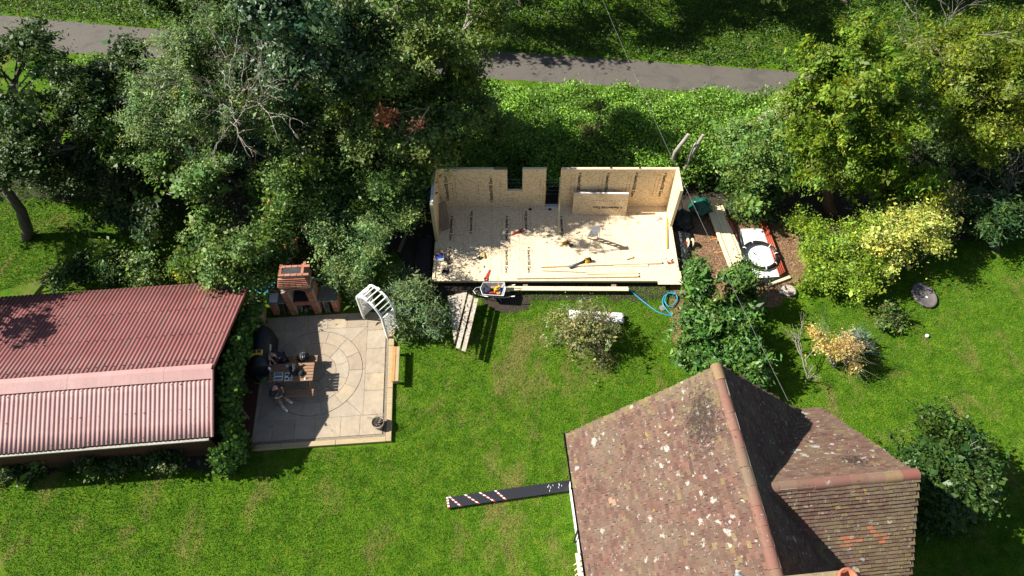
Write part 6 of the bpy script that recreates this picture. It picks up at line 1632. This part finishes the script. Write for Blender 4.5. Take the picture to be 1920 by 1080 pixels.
hammer('short mallet lying near the right wall of the garden room', 1234, 412, R(35), 0.22, 0.12)
lay_board('spirit_level', 'long yellow spirit level along the right wall of the garden room', 'level', FP(1250.5, 407, 0.03), FP(1251, 466, 0.03), 0.03, 0.055, M['yellow'])

# wheelbarrow with its load
wq = G(925, 548, 0.35)
wbw = thing('wheelbarrow', 'wheelbarrow full of tools in front of the platform', 'wheelbarrow', (wq.x, wq.y, 0), R(-2))
M['tray'] = plain('galvanised', (0.42, 0.43, 0.44), (0.32, 0.33, 0.34), 12, 0.5, 0.1, metal=0.5)
tr = MB()
top = [(-0.42, -0.30), (0.44, -0.33), (0.50, 0.0), (0.44, 0.33), (-0.42, 0.30), (-0.52, 0.0)]; bt = [(-0.22, -0.18), (0.26, -0.2), (0.3, 0), (0.26, 0.2), (-0.22, 0.18), (-0.27, 0)]
tr.v = [(x, y, 0.62) for x, y in top] + [(x, y, 0.32) for x, y in bt] + [(x * 0.96, y * 0.95, 0.62) for x, y in top] + [(x * 0.95, y * 0.93, 0.335) for x, y in bt]
for k in range(6):
    j = (k + 1) % 6; tr.f += [(6 + k, 6 + j, j, k), (12 + k, 12 + j, 18 + j, 18 + k), (k, j, 12 + j, 12 + k)]
tr.f += [(11, 10, 9, 8, 7, 6), (18, 19, 20, 21, 22, 23)]
tr.build('tray', M['tray'], wbw)
MB().tube([(x * 1.01, y * 1.01, 0.625) for x, y in top + top[:1]], 0.014, 6).build('rim', M['white'], wbw)
for s in (-1, 1):
    MB().tube([(-0.62, s * 0.06, 0.2), (-0.2, s * 0.2, 0.31), (0.4, s * 0.26, 0.36), (0.78, s * 0.28, 0.5)], 0.018, 7).build('handle_bar', M['steel'], wbw, True)
    MB().tube([(0.76, s * 0.28, 0.495), (0.9, s * 0.28, 0.53)], 0.022, 7).build('grip', M['white'], wbw)
    MB().tube([(0.2, s * 0.2, 0.32), (0.34, s * 0.22, 0.0)], 0.016, 6).build('leg', M['steel'], wbw)
wl = MB(); pts = [(-0.62 + 0.19 * math.cos(a), 0, 0.2 + 0.19 * math.sin(a)) for a in np.linspace(0, 2 * math.pi, 19)]; wl.tube(pts, 0.045, 8); wl.build('wheel', M['black'], wbw, True)
MB().tube([(-0.72 , -0.16, 0.42), (-0.83, 0, 0.42), (-0.72, 0.16, 0.42), (-0.5, 0.2, 0.42)], 0.014, 6).build('front_hoop', M['white'], wbw)
wm = wbw.matrix_basis.copy()
def load(name, label, cat, mb, mat, x, y, z, rz=0.0, rx=0.0, smooth=False):
    o = mb.build(name, mat, None, smooth); o.location = Matrix.Translation((wq.x, wq.y, 0)) @ Vector((x, y, z)); o.rotation_euler = (rx, 0, rz); return tag(o, label, cat)
lump('tool_bag', 'dark tool bag in the left of the wheelbarrow', 'tool bag', (wq.x - 0.2, wq.y, 0.336), (0.19, 0.15, 0.14), 12, M['navy'], 0.4)
load('nail_box', 'brown cardboard carton at the back of the wheelbarrow', 'carton', MB().box((0, 0, 0.11), (0.3, 0.1, 0.22)), M['card'], 0.05, 0.12, 0.336)
load('power_drill', 'yellow and black drill on top in the wheelbarrow', 'drill', MB().box((0, 0, 0.15), (0.12, 0.1, 0.3)).box((0.12, 0.03, 0.3), (0.22, 0.07, 0.08)), M['yellow'], 0.1, -0.02, 0.336, R(30))
load('paint_tin', 'orange tin among the tools in the wheelbarrow', 'tin', MB().lathe([(0.08, 0), (0.085, 0.18), (0.07, 0.19), (0, 0.185)], 14), M['orange'], 0.22, -0.12, 0.336)
load('blue_packet', 'blue and white packet at the right end of the wheelbarrow', 'packet', MB().box((0, 0, 0.1), (0.08, 0.2, 0.2)), M['blue'], 0.3, 0.02, 0.336, R(-25))
load('red_packet', 'red and white packet at the front rim of the wheelbarrow', 'packet', MB().box((0, 0, 0.12), (0.2, 0.06, 0.24)), M['red'], -0.05, -0.15, 0.336, R(8))
load('broom_handle', 'pale handle sticking up out of the wheelbarrow', 'handle', MB().tube([(0, 0, 0), (0.03, 0.25, 0.75)], 0.016, 7), M['pine'], 0.2, 0.02, 0.336)
# strand board offcuts on the grass
def board_on(name, label, corners, z, th, mat, cat='board'):
    q = [G(px, py, z) for px, py in corners]; c = sum((Vector((p.x, p.y, 0)) for p in q), Vector()) / len(q)
    o = MB().prism([(p.x - c.x, p.y - c.y) for p in q], 0, th).build(name, mat, None); o.location = (c.x, c.y, z); return tag(o, label, cat)
for px, py, lab in ((868, 572, 'far trestle under the weathered offcut boards'), (863, 622, 'near trestle under the weathered offcut boards')):
    q = G(px, py, 0.72); tr_ = thing('trestle', lab, 'trestle', (q.x, q.y, 0), R(-3))
    wd_ = 0.75 if py < 600 else 0.42
    MB().box((0, 0, 0.70), (wd_, 0.09, 0.06)).build('top_bar', M['oldwood'], tr_)
    for sx_ in (-1, 1):
        for sy_ in (-1, 1): MB().bar((sx_ * wd_ * 0.4, sy_ * 0.16, 0), (sx_ * wd_ * 0.36, 0, 0.69), 0.04, 0.05).build('leg', M['oldwood'], tr_)
board_on('board_offcut', 'wide tapered weathered board with print lying on the grass', [(839, 555), (875, 548), (875, 552), (852, 645)], 0.732, 0.018, M['osb_old'])
board_on('board_offcut', 'middle narrow weathered strip among the offcut boards', [(878.5, 553), (887, 556), (862, 655), (855, 653)], 0.732, 0.05, M['osb_old'])
board_on('board_offcut', 'rightmost narrow weathered strip among the offcut boards', [(889.5, 560), (897, 561), (873, 660), (865.5, 658)], 0.732, 0.05, M['osb_old'])
# white board behind the twiggy bush
wq2 = thing('foam_board', 'pale insulation board lying behind the twiggy bush', 'board', Vector((G(1118, 593, 0.2).x, G(1118, 593, 0.2).y, 0)), R(-4))
MB().box((0, 0, 0.17), (2.2, 0.45, 0.1)).build('board', M['foam'], wq2, bevel=0.006); MB().box((-0.6, 0, 0.06), (0.1, 0.4, 0.12)).build('bearer', M['pine'], wq2); MB().box((0.7, 0, 0.06), (0.1, 0.4, 0.12)).build('bearer', M['pine'], wq2)
# blue hose
M['hose'] = plain('blue_hose', (0.03, 0.30, 0.48), (0.02, 0.22, 0.38), 5, 0.4)
hp = [G(1178, 541, 0.12), G(1195, 556, 0.03), G(1215, 572, 0.03), G(1236, 586, 0.03), G(1260, 592, 0.04), G(1252, 583, 0.06), G(1243, 570, 0.08), G(1246, 555, 0.08), G(1262, 548, 0.08), G(1270, 560, 0.08), G(1258, 575, 0.1), G(1247, 566, 0.12), G(1252, 550, 0.12), G(1266, 552, 0.12)]
def smooth_pts(P, n=6):
    out_ = []
    for i in range(len(P) - 1):
        p0, p1, p2, p3 = P[max(i - 1, 0)], P[i], P[i + 1], P[min(i + 2, len(P) - 1)]
        for k in range(n):
            t = k / n; out_.append(0.5 * ((2 * p1) + (p2 - p0) * t + (2 * p0 - 5 * p1 + 4 * p2 - p3) * t * t + (3 * p1 - p0 - 3 * p2 + p3) * t ** 3))
    return out_ + [P[-1]]
hs = thing('garden_hose', 'bright blue hose trailing and coiled beside the laurel', 'hose', (hp[0].x, hp[0].y, 0))
MB().tube([p - Vector(hs.location) for p in smooth_pts(hp)], 0.024, 7).build('tube', M['hose'], hs, True)
q = G(1243, 577, 0.05); o = MB().lathe([(0.0, 0.0), (0.13, 0.0), (0.14, 0.03), (0.12, 0.05), (0, 0.055)], 16).build('stone', M['concrete'], None, True); o.location = (q.x, q.y, 0.0); tag(o, 'flat round stone next to the blue hose coil', 'stone')
# green sack
sk = thing('rubble_sack', 'dark green plastic sack with white and yellow print', 'sack', Vector((G(1312, 392, 0.2).x, G(1312, 392, 0.2).y, 0)), R(-10))
M['greenbag'] = plain('green_plastic_sack', (0.01, 0.12, 0.075), (0.006, 0.07, 0.045), 4, 0.3, 0.5)
o = lump('bag', None, None, (0, 0, 0), (0.48, 0.42, 0.42), 4, M['greenbag'], 0.35, 4); o.parent = sk
for x, y, z, w_, h_, m_ in ((-0.08, -0.34, 0.48, 0.14, 0.2, 'white'), (0.1, -0.36, 0.42, 0.14, 0.12, 'yellow'), (0.02, -0.40, 0.30, 0.2, 0.06, 'white')): MB().box((x, y, z), (w_, 0.02, h_), Matrix.Rotation(R(-35), 3, 'X')).build('print_patch', M[m_], sk)
# black bag of rubbish and the reel
lump('tarpaulin', 'crumpled black tarpaulin heaped beside the right wall', 'tarpaulin', (G(1282, 415, 0.2).x, G(1282, 415, 0.2).y, 0), (0.42, 0.5, 0.28), 8, M['membrane'], 0.5, 4)
rl = thing('cable_reel', 'small wooden reel with red hub beside the black membrane', 'reel', Vector((G(1294, 455, 0.2).x, G(1294, 455, 0.2).y, 0.0)), R(3))
b_ = MB()
for s in (-1, 1): 
    d = MB(); d.tube([(s * 0.1 - 0.02, 0, 0.2), (s * 0.1 + 0.02, 0, 0.2)], 0.2, 18); d.build('flange', M['pine'], rl)
MB().tube([(-0.09, 0, 0.2), (0.09, 0, 0.2)], 0.1, 14).build('drum', M['black'], rl); MB().tube([(-0.16, 0, 0.2), (-0.121, 0, 0.2)], 0.07, 14).build('hub', M['red'], rl)
def spade(label, base, top_, head):
    s = thing('garden_fork', label, 'garden tool', (base.x, base.y, 0)); t_ = top_ - Vector((base.x, base.y, 0))
    MB().tube([(0, 0, 0.25), t_], 0.018, 7).build('shaft', M['steel'], s); MB().tube([t_ + Vector((-0.07, 0, 0)), t_ + Vector((0.07, 0, 0))], 0.02, 6).build('handle', M['white'], s)
    MB().box((0, 0, 0.13), (0.17, 0.02, 0.26)).build('blade', M['steel'], s)
spade('steel spade standing behind the right wall of the garden room', G(1278, 398), G(1276, 372, 0.95), 0); spade('pale handled fork standing in the shade left of the garden room', G(777, 356), G(775, 336, 0.9), 0)
lay_board('old_plank', 'weathered plank lying on dark soil left of the membrane', 'plank', G(748, 472, 0.03), G(763, 435, 0.03), 0.16, 0.04, M['oldwood'])

# stacked materials on the right
tb0, tb1 = G(1341, 388, 0.3), G(1392, 520, 0.3)
dv = (tb1 - tb0).normalized(); sd = Vector((-dv.y, dv.x, 0)) * -1
for k in range(5):
    o_ = sd * (-0.32 + 0.155 * k)
    a = tb0 + o_ + dv * (0.06 * (k % 2) - 0.1); b_ = tb1 + o_ + dv * (0.25 * ((k * 2) % 3))
    hh = 0.06 + 0.022 * ((k * 2) % 3); a.z = b_.z = 0.2 + hh / 2
    lay_board('stacked_plank', ('leftmost', 'second', 'middle', 'fourth', 'rightmost')[k] + ' long planed plank in the stack right of the platform', 'plank', a, b_, 0.146, hh, M['pine'], group='long planks stacked on bearers')
for t in (0.12, 0.45, 0.85):
    p = tb0.lerp(tb1, t); o = MB().box((0, 0, 0.1), (0.8, 0.1, 0.198)).build('bearer', M['oldwood'], None); o.location = (p.x, p.y, 0); o.rotation_euler = (0, 0, math.atan2(sd.y, sd.x)); tag(o, ('far', 'middle', 'near')[int(t * 2.9)] + ' wooden bearer under the stacked long planks', 'bearer', 'bearers under the long planks')
sheetc = [G(1390, 428, 0.2), G(1431, 427, 0.2), G(1462, 518, 0.2), G(1402, 522, 0.2)]
cc = sum((Vector((p.x, p.y, 0)) for p in sheetc), Vector()) / 4
for k in range(3):
    o = MB().prism([((p.x - cc.x) * (1 - 0.004 * k), (p.y - cc.y) * (1 - 0.004 * k)) for p in sheetc], 0.0, 0.048).build('insulation_sheet', M['foam'], None); o.location = (cc.x, cc.y, 0.02 + 0.05 * k)
    tag(o, ('bottom', 'middle', 'top')[k] + ' white insulation sheet under the coiled pipe', 'insulation sheet', 'stack of white insulation sheets')
lay_board('insulation_strip', 'narrow white insulation strip between planks and sheets', 'insulation strip', G(1364, 428, 0.1), G(1398, 518, 0.1), 0.35, 0.1, M['foam'])
ST = 0.17
def pipe(name, label, a, b_, rad, mat, z):
    a = G(*a, z); b_ = G(*b_, z); t_ = thing(name, label, 'pipe', (a.x, a.y, z))
    MB().tube([(0, 0, 0), b_ - a], rad, 12).build('pipe', mat, t_, True)
    return t_
M['clay'] = plain('red_drain', (0.40, 0.085, 0.045), (0.32, 0.06, 0.035), 5, 0.4)
pipe('drain_pipe', 'left red brown drain pipe lying across the sheets', (1362, 410), (1378, 440), 0.05, M['clay'], ST + 0.06)
pipe('drain_pipe', 'second red brown drain pipe beside the long planks', (1368, 412), (1382, 445), 0.05, M['clay'], ST + 0.06)
pipe('duct_pipe', 'long black duct lying on the white sheets by the planks', (1376, 437), (1391, 470), 0.055, M['black'], ST + 0.06)
pipe('duct_pipe', 'thin black duct next to the long black duct', (1385, 428), (1393, 465), 0.04, M['black'], ST + 0.045)
for k in range(4):
    pipe('gutter_length', ('first', 'second', 'third', 'fourth')[k] + ' red gutter length from the left under the coil', (1422 + 3.2 * k, 404 + k), (1462 + 3.2 * k, 516 - 2 * k), 0.032, M['clay'], ST + 0.036 + 0.002 * k)
co_ = G(1425, 479, 0.26); coil = thing('pipe_coil', 'coil of black pipe with white ties on the insulation sheets', 'pipe coil', (co_.x, co_.y, ST + 0.05))
for k in range(5):
    rr = 0.66 + 0.05 * (k % 3); z = 0.03 + 0.045 * (k // 3) + 0.03
    MB().tube([(rr * 1.02 * math.cos(a), rr * math.sin(a), z + 0.02 * math.sin(3 * a + k)) for a in np.linspace(0.03, 2 * math.pi - 0.03 * (k + 1), 48)], 0.028, 7).build('turn', M['black'], coil, True)
for a in (0.1, 0.75, 1.9, 2.6, 3.6, 4.85, 5.6):
    c_, s_ = math.cos(a), math.sin(a); MB().tube([(0.71 * c_ + 0.07 * math.cos(t) * c_, 0.71 * s_ + 0.07 * math.cos(t) * s_, 0.08 + 0.065 * math.sin(t)) for t in np.linspace(0, 2 * math.pi, 9)], 0.02, 5).build('tie', M['white'], coil)
lay_board('foam_tube', 'dark grey foam tube in front of the insulation sheets', 'tube', G(1417, 534, 0.08), G(1464, 519, 0.08), 0.14, 0.14, M['black'])
lay_board('short_beam', 'short pale beam in front of the dark foam tube', 'beam', G(1437, 536, 0.07), G(1481, 520, 0.07), 0.12, 0.12, M['pine'])
lump('paper_sack', 'crumpled pale paper sack on the bark near the short beam', 'sack', (G(1476, 547).x, G(1476, 547).y, 0.012), (0.34, 0.26, 0.1), 14, plain('paper_sack', (0.52, 0.44, 0.37), (0.42, 0.35, 0.29), 7, 0.8, 0.3), 0.3, 4)
for k, (a, b_) in enumerate((((1332, 449), (1352, 447)), ((1339, 474), (1357, 472)))): lay_board('batten', ('upper', 'lower')[k] + ' short batten on the bark left of the long planks', 'batten', G(*a, 0.03), G(*b_, 0.03), 0.05, 0.03, M['orange'])

# black wrapped board with hazard tape
a, b_ = G(839, 943, 0.12), G(1078, 909, 0.12); L = (b_ - a).length; hb_ = thing('wrapped_board', 'long black wrapped board with red and white tape on the lawn', 'board', ((a + b_) / 2) * Vector((1, 1, 0)) if False else Vector(((a.x + b_.x) / 2, (a.y + b_.y) / 2, 0)), math.atan2(b_.y - a.y, b_.x - a.x))
m, nt, b, out = new_mat('black_wrap')
b.inputs['Base Color'].default_value = (0.014, 0.015, 0.02, 1); b.inputs['Roughness'].default_value = 0.42
bump(nt, b, noise(nt, wpos(nt, (14, 2, 2), (0, 0, 0.5), 'object'), 2.0, 4, 0.5), 0.22, 0.02)
M['wrap'] = m
MB().box((0, 0, 0.08), (L, 0.38, 0.15)).build('board', M['wrap'], hb_, bevel=0.01)
def tape_strip(x0, x1):
    p0 = Vector((x0, 0.192, 0.1575)); p1 = Vector((x1, -0.192, 0.1575)); n_ = 8
    for k in range(n_):
        q0 = p0.lerp(p1, k / n_); q1 = p0.lerp(p1, (k + 1) / n_)
        MB().add([q0 + Vector((-0.035, 0, 0)), q0 + Vector((0.035, 0, 0)), q1 + Vector((0.035, 0, 0)), q1 + Vector((-0.035, 0, 0))], [(3, 2, 1, 0)]).build('tape_band', M['red'] if k % 2 else M['white'], hb_)
for x0, x1 in ((-0.02, 0.0), (0.06, 0.42), (0.60, 1.06), (1.12, 1.6), (1.66, 2.0)): tape_strip(-L / 2 + 0.03 + x0, -L / 2 + 0.03 + x1)
rk = random.Random(6)
for k in range(9): MB().box((L / 2 - 0.75 + rk.uniform(-0.22, 0.3), rk.uniform(-0.15, 0.15), 0.157), (0.012, rk.uniform(0.03, 0.09), 0.002), rk.uniform(-0.6, 0.6)).build('scuff_mark', M['white'], hb_)
# lawn things on the right
q = G(1733, 553, 0.1); st_ = thing('oval_basin', 'oval dark grey stone basin on the right lawn', 'basin', (q.x, q.y, 0), R(8))
MB().lathe([(0.50, 0.0), (0.56, 0.05), (0.56, 0.13), (0.51, 0.15), (0.46, 0.10), (0.3, 0.075), (0.0, 0.07)], 32, sx=0.86, sy=1.12).build('basin', plain('dark_stone', (0.13, 0.115, 0.11), (0.075, 0.068, 0.065), 6, 0.7, 0.3), st_, True)
MB().lathe([(0.0, 0.0), (0.05, 0.005), (0.04, 0.02), (0, 0.025)], 10, (0.08, -0.1, 0.075)).build('drain', M['white'], st_)
q = G(1737, 631); o = lump('ball', 'white ball lying on the right lawn', 'ball', (q.x, q.y, 0.0), (0.075, 0.075, 0.075), 1, M['white'], 0.0)
# garden chair frame behind the shed
q = G(388, 514); ch = thing('metal_chair', 'pale metal folding chair behind the yellow shrub', 'chair', (q.x, q.y, 0), R(15))
for s in (-1, 1):
    MB().tube([(s * 0.24, -0.2, 0), (s * 0.24, 0.18, 0.45), (s * 0.24, 0.3, 0.95)], 0.016, 6).build('frame', M['steel'], ch); MB().tube([(s * 0.22, 0.25, 0), (s * 0.22, -0.22, 0.45)], 0.014, 6).build('leg', M['steel'], ch)
for k in range(5): MB().box((0, -0.2 + 0.095 * k, 0.45), (0.46, 0.06, 0.02)).build('seat_slat', M['white'], ch)
for k in range(3): MB().box((0, 0.2 + 0.04 * k, 0.56 + 0.15 * k), (0.46, 0.02, 0.06)).build('back_slat', M['white'], ch)
# wire fence behind the room
wf = thing('wire_fence', 'stock wire fence on posts behind the garden room', 'fence', (0, 21.0, 0))
for k in range(9): MB().tube([(-6.0 + 1.45 * k, 0.02 * (k % 2), 0), (-6.0 + 1.45 * k, 0.02 * (k % 2), 1.3)], 0.04, 7).build('post', M['oldwood'], wf)
for z in (0.25, 0.5, 0.75, 1.0, 1.22): MB().tube([(-6.1, 0.05, z), (0, 0.06, z - 0.02), (5.7, 0.05, z)], 0.006, 4).build('wire', M['steel'], wf)
# overhead cable from a pole beyond the road to the house
p_house = G(1478, 752, 5.6); p_far = G(1150, 0, 6.9); p_far = p_far + (p_far - p_house) * 0.9
cb_ = thing('overhead_cable', 'thin overhead cable running from the house across to the road', 'cable', (p_house.x, p_house.y, 0))
pts = [p_house.lerp(p_far, t) - Vector((p_house.x, p_house.y, 0)) - Vector((0, 0, 0.9 * 4 * t * (1 - t))) for t in np.linspace(0, 1, 24)]
MB().tube(pts, 0.0045, 5).build('wire', plain('cable_grey', (0.2, 0.2, 0.19), None, 4, 0.6), cb_)
ple = thing('utility_pole', 'grey pole beyond the road at the top of the picture', 'pole', (p_far.x, p_far.y, 0))
MB().tube([(0, 0, 0), (0, 0, p_far.z + 0.4)], [0.13, 0.1], 10).build('pole', M['oldwood'], ple, True); MB().box((0, 0, p_far.z + 0.2), (0.9, 0.1, 0.1)).build('cross_arm', M['oldwood'], ple)
q = G(1063, 20); post = MB().tube([(0, 0, 0), (0, 0, 1.1)], 0.045, 8).build('marker_post', M['bark_pale'], None); post.location = (q.x, q.y, 0); tag(post, 'thin pale marker post on the far verge at the top', 'post')
# ------------------------------------------------------------------ the two men at the table
def skin(name, V, E, Rr, mat, parent, sub=2, root=0):
    me = bpy.data.meshes.new(name); me.from_pydata([tuple(v) for v in V], E, [])
    me.materials.append(mat)
    o = bpy.data.objects.new(name, me); COL.objects.link(o); o.parent = parent
    md = o.modifiers.new('skin', 'SKIN'); md.use_smooth_shade = True
    for i, sv in enumerate(me.skin_vertices[0].data):
        r_ = Rr[i]; sv.radius = (r_, r_) if not hasattr(r_, '__len__') else r_
        sv.use_root = (i == root)
    s = o.modifiers.new('sub', 'SUBSURF'); s.levels = sub; s.render_levels = sub
    return o
def chain(pts, rad):
    return [Vector(p) for p in pts], [(i, i + 1) for i in range(len(pts) - 1)], list(rad)
def person(label, loc, rz, lean, elbows, hands, head_at, knees, feet, trousers, bald=False, shoe='white'):
    """sitting man, facing +x of his own frame; pelvis at the origin of the frame at seat height"""
    t_ = thing('person', label, 'person', loc, rz)
    H = Vector((0, 0, 0.10)); C = Vector((lean * 0.5, 0, 0.36)); S = Vector((lean, 0, 0.56)); NK = Vector((lean * 1.12 + 0.02, 0, 0.66)); HD = Vector(head_at)
    V = [H, C, S, NK, NK.lerp(HD, 0.45), HD, HD + Vector((0.01, 0, 0.09))]; E = [(0, 1), (1, 2), (2, 3), (3, 4), (4, 5), (5, 6)]
    Rr = [(0.15, 0.13), (0.15, 0.12), (0.16, 0.10), 0.06, 0.062, (0.092, 0.078), (0.07, 0.065)]
    def add(par, pts, rad):
        k0 = par
        for p, r_ in zip(pts, rad): V.append(Vector(p)); Rr.append(r_); E.append((k0, len(V) - 1)); k0 = len(V) - 1
        return k0
    fwd = (HD - NK).normalized()
    arms = []
    for s, el, hd in ((1, elbows[0], hands[0]), (-1, elbows[1], hands[1])):
        sh = S + Vector((0, s * 0.19, 0.01)); el = Vector(el); hd = Vector(hd)
        d = (hd - el).normalized(); side = Vector((0, 0, 1)).cross(d).normalized() * -s
        k = add(2, [sh, sh.lerp(el, 0.5), el, el.lerp(hd, 0.5), hd], [0.062, 0.05, 0.043, 0.036, 0.027])
        palm = hd + d * 0.045; kp = add(k, [palm], [0.032])
        upv = Vector((0, 0, 1)) if abs(d.z) < 0.8 else Vector((1, 0, 0)); sd_ = d.cross(upv).normalized(); dn = -upv
        for j, l in enumerate((0.06, 0.072, 0.068, 0.052)):
            b0 = palm + sd_ * (-0.03 + 0.02 * j) + d * 0.035
            add(kp, [b0, b0 + d * l * 0.5 + dn * 0.012, b0 + d * l * 0.75 + dn * 0.04], [0.010, 0.009, 0.008])
        add(k, [hd + sd_ * -0.035 * s + d * 0.02, hd + sd_ * -0.05 * s + d * 0.06], [0.012, 0.010])
        arms.append((sh, el, hd))
    legs = []
    for s, kn, ft in ((1, knees[0], feet[0]), (-1, knees[1], feet[1])):
        hp = Vector((0.03, s * 0.09, 0.07)); kn = Vector(kn); ft = Vector(ft)
        toe = ft + Vector(((kn.x - hp.x), (kn.y - hp.y), 0)).normalized() * 0.17 - Vector((0, 0, 0.035))
        add(0, [hp, hp.lerp(kn, 0.5), kn, kn.lerp(ft, 0.4), ft, toe], [0.088, 0.078, 0.06, 0.055, 0.04, 0.035])
        legs.append((hp, kn, ft, toe))
    # nose, ears and chin
    fx = Vector(((1, 0, -0.35))).normalized()
    add(5, [HD + fx * 0.085, HD + fx * 0.112 + Vector((0, 0, -0.01))], [0.03, 0.012])
    for s in (-1, 1): add(5, [HD + Vector((-0.005, s * 0.085, 0))], [0.018])
    skin('body', V, E, Rr, M['skin'], t_, 2)
    for s in (-1, 1):
        e_ = HD + fx * 0.087 + Vector((0.0, s * 0.033, 0.022)); MB().lathe([(0, -0.01), (0.011, 0), (0, 0.01)], 8, e_).build('eye', M['glass'], t_, True)
    m_ = HD + fx * 0.092 + Vector((-0.02, 0, -0.045)); MB().tube([m_ + Vector((0, -0.025, 0)), m_ + Vector((0.006, 0, 0)), m_ + Vector((0, 0.025, 0))], 0.006, 5).build('mouth', M['clay'], t_)
    # shirt with short sleeves
    V2 = [H, C, S, NK - Vector((0.01, 0, 0.03))]; E2 = [(0, 1), (1, 2), (2, 3)]; R2 = [(0.18, 0.15), (0.18, 0.145), (0.18, 0.12), 0.075]
    for sh, el, hd in arms:
        n0 = len(V2); V2 += [sh, sh.lerp(el, 0.75)]; R2 += [0.082, 0.068]; E2 += [(2, n0), (n0, n0 + 1)]
    skin('shirt', V2, E2, R2, M['navy'], t_, 2)
    V3 = [Vector((0, 0, 0.08))]; E3 = []; R3 = [(0.175, 0.15)]
    for hp, kn, ft, toe in legs:
        n0 = len(V3); V3 += [hp, hp.lerp(kn, 0.5), kn, kn.lerp(ft, 0.6)]; R3 += [0.105, 0.095, 0.078, 0.065]; E3 += [(0, n0), (n0, n0 + 1), (n0 + 1, n0 + 2), (n0 + 2, n0 + 3)]
    skin('trousers', V3, E3, R3, M[trousers], t_, 2)
    for hp, kn, ft, toe in legs:
        v, e, r_ = chain([ft + Vector((0, 0, 0.02)), ft - Vector((0, 0, 0.03)), toe, toe + (toe - ft) * 0.35], [0.05, 0.055, 0.05, 0.036]); skin('shoe', v, e, r_, M[shoe], t_, 2, 1)
    hb = MB(); hb.lathe([(0.092, -0.02), (0.096, 0.03), (0.085, 0.075), (0.05, 0.115), (0.0, 0.125)] if not bald else [(0.088, -0.035), (0.096, -0.005), (0.093, 0.03), (0.084, 0.035)], 16)
    h_ = hb.build('hair', M['hair'], t_, True); h_.location = HD + Vector((-0.022, 0, 0.012)); h_.rotation_euler = (0, R(-14), 0)
    return t_
wm_ = Matrix.Translation(ptc) @ Matrix.Rotation(PTR, 4, 'Z')
p = wm_ @ Vector((-0.62, -0.72, 0.415))
person('bald man in navy shirt and white shoes sitting on the front bench holding a camera', p, R(-22), 0.16, [(0.30, 0.22, 0.30), (0.32, -0.20, 0.28)], [(0.46, 0.07, 0.36), (0.48, -0.05, 0.35)], (0.30, 0.0, 0.78),
       [(0.40, 0.05, 0.10), (0.38, -0.20, 0.10)], [(0.44, 0.06, -0.30), (0.46, -0.26, -0.30)], 'grey_cloth', True)
cam_o = thing('camera_gadget', 'small black camera held by the man on the front bench', 'camera', Matrix.Translation(p) @ Matrix.Rotation(R(-22), 4, 'Z') @ Vector((0.555, 0.01, 0.315)), R(-22))
MB().box((0, 0, 0.05), (0.07, 0.15, 0.1)).build('body', M['black'], cam_o, bevel=0.01); MB().lathe([(0.03, 0), (0.035, 0.04), (0.02, 0.045)], 12, (0, 0, 0.1)).build('lens', M['glass'], cam_o, True)
p = wm_ @ Vector((-0.42, 0.74, 0.415))
person('grey haired man in navy shirt leaning on the table with hand to his chin', p, R(215), 0.22, [(0.36, 0.20, 0.36), (0.42, -0.22, 0.36)], [(0.42, 0.03, 0.56), (0.52, 0.06, 0.38)], (0.38, 0.0, 0.72),
       [(0.36, 0.13, 0.10), (0.36, -0.13, 0.10)], [(0.34, 0.14, -0.30), (0.34, -0.14, -0.30)], 'black_cloth', False, 'black')
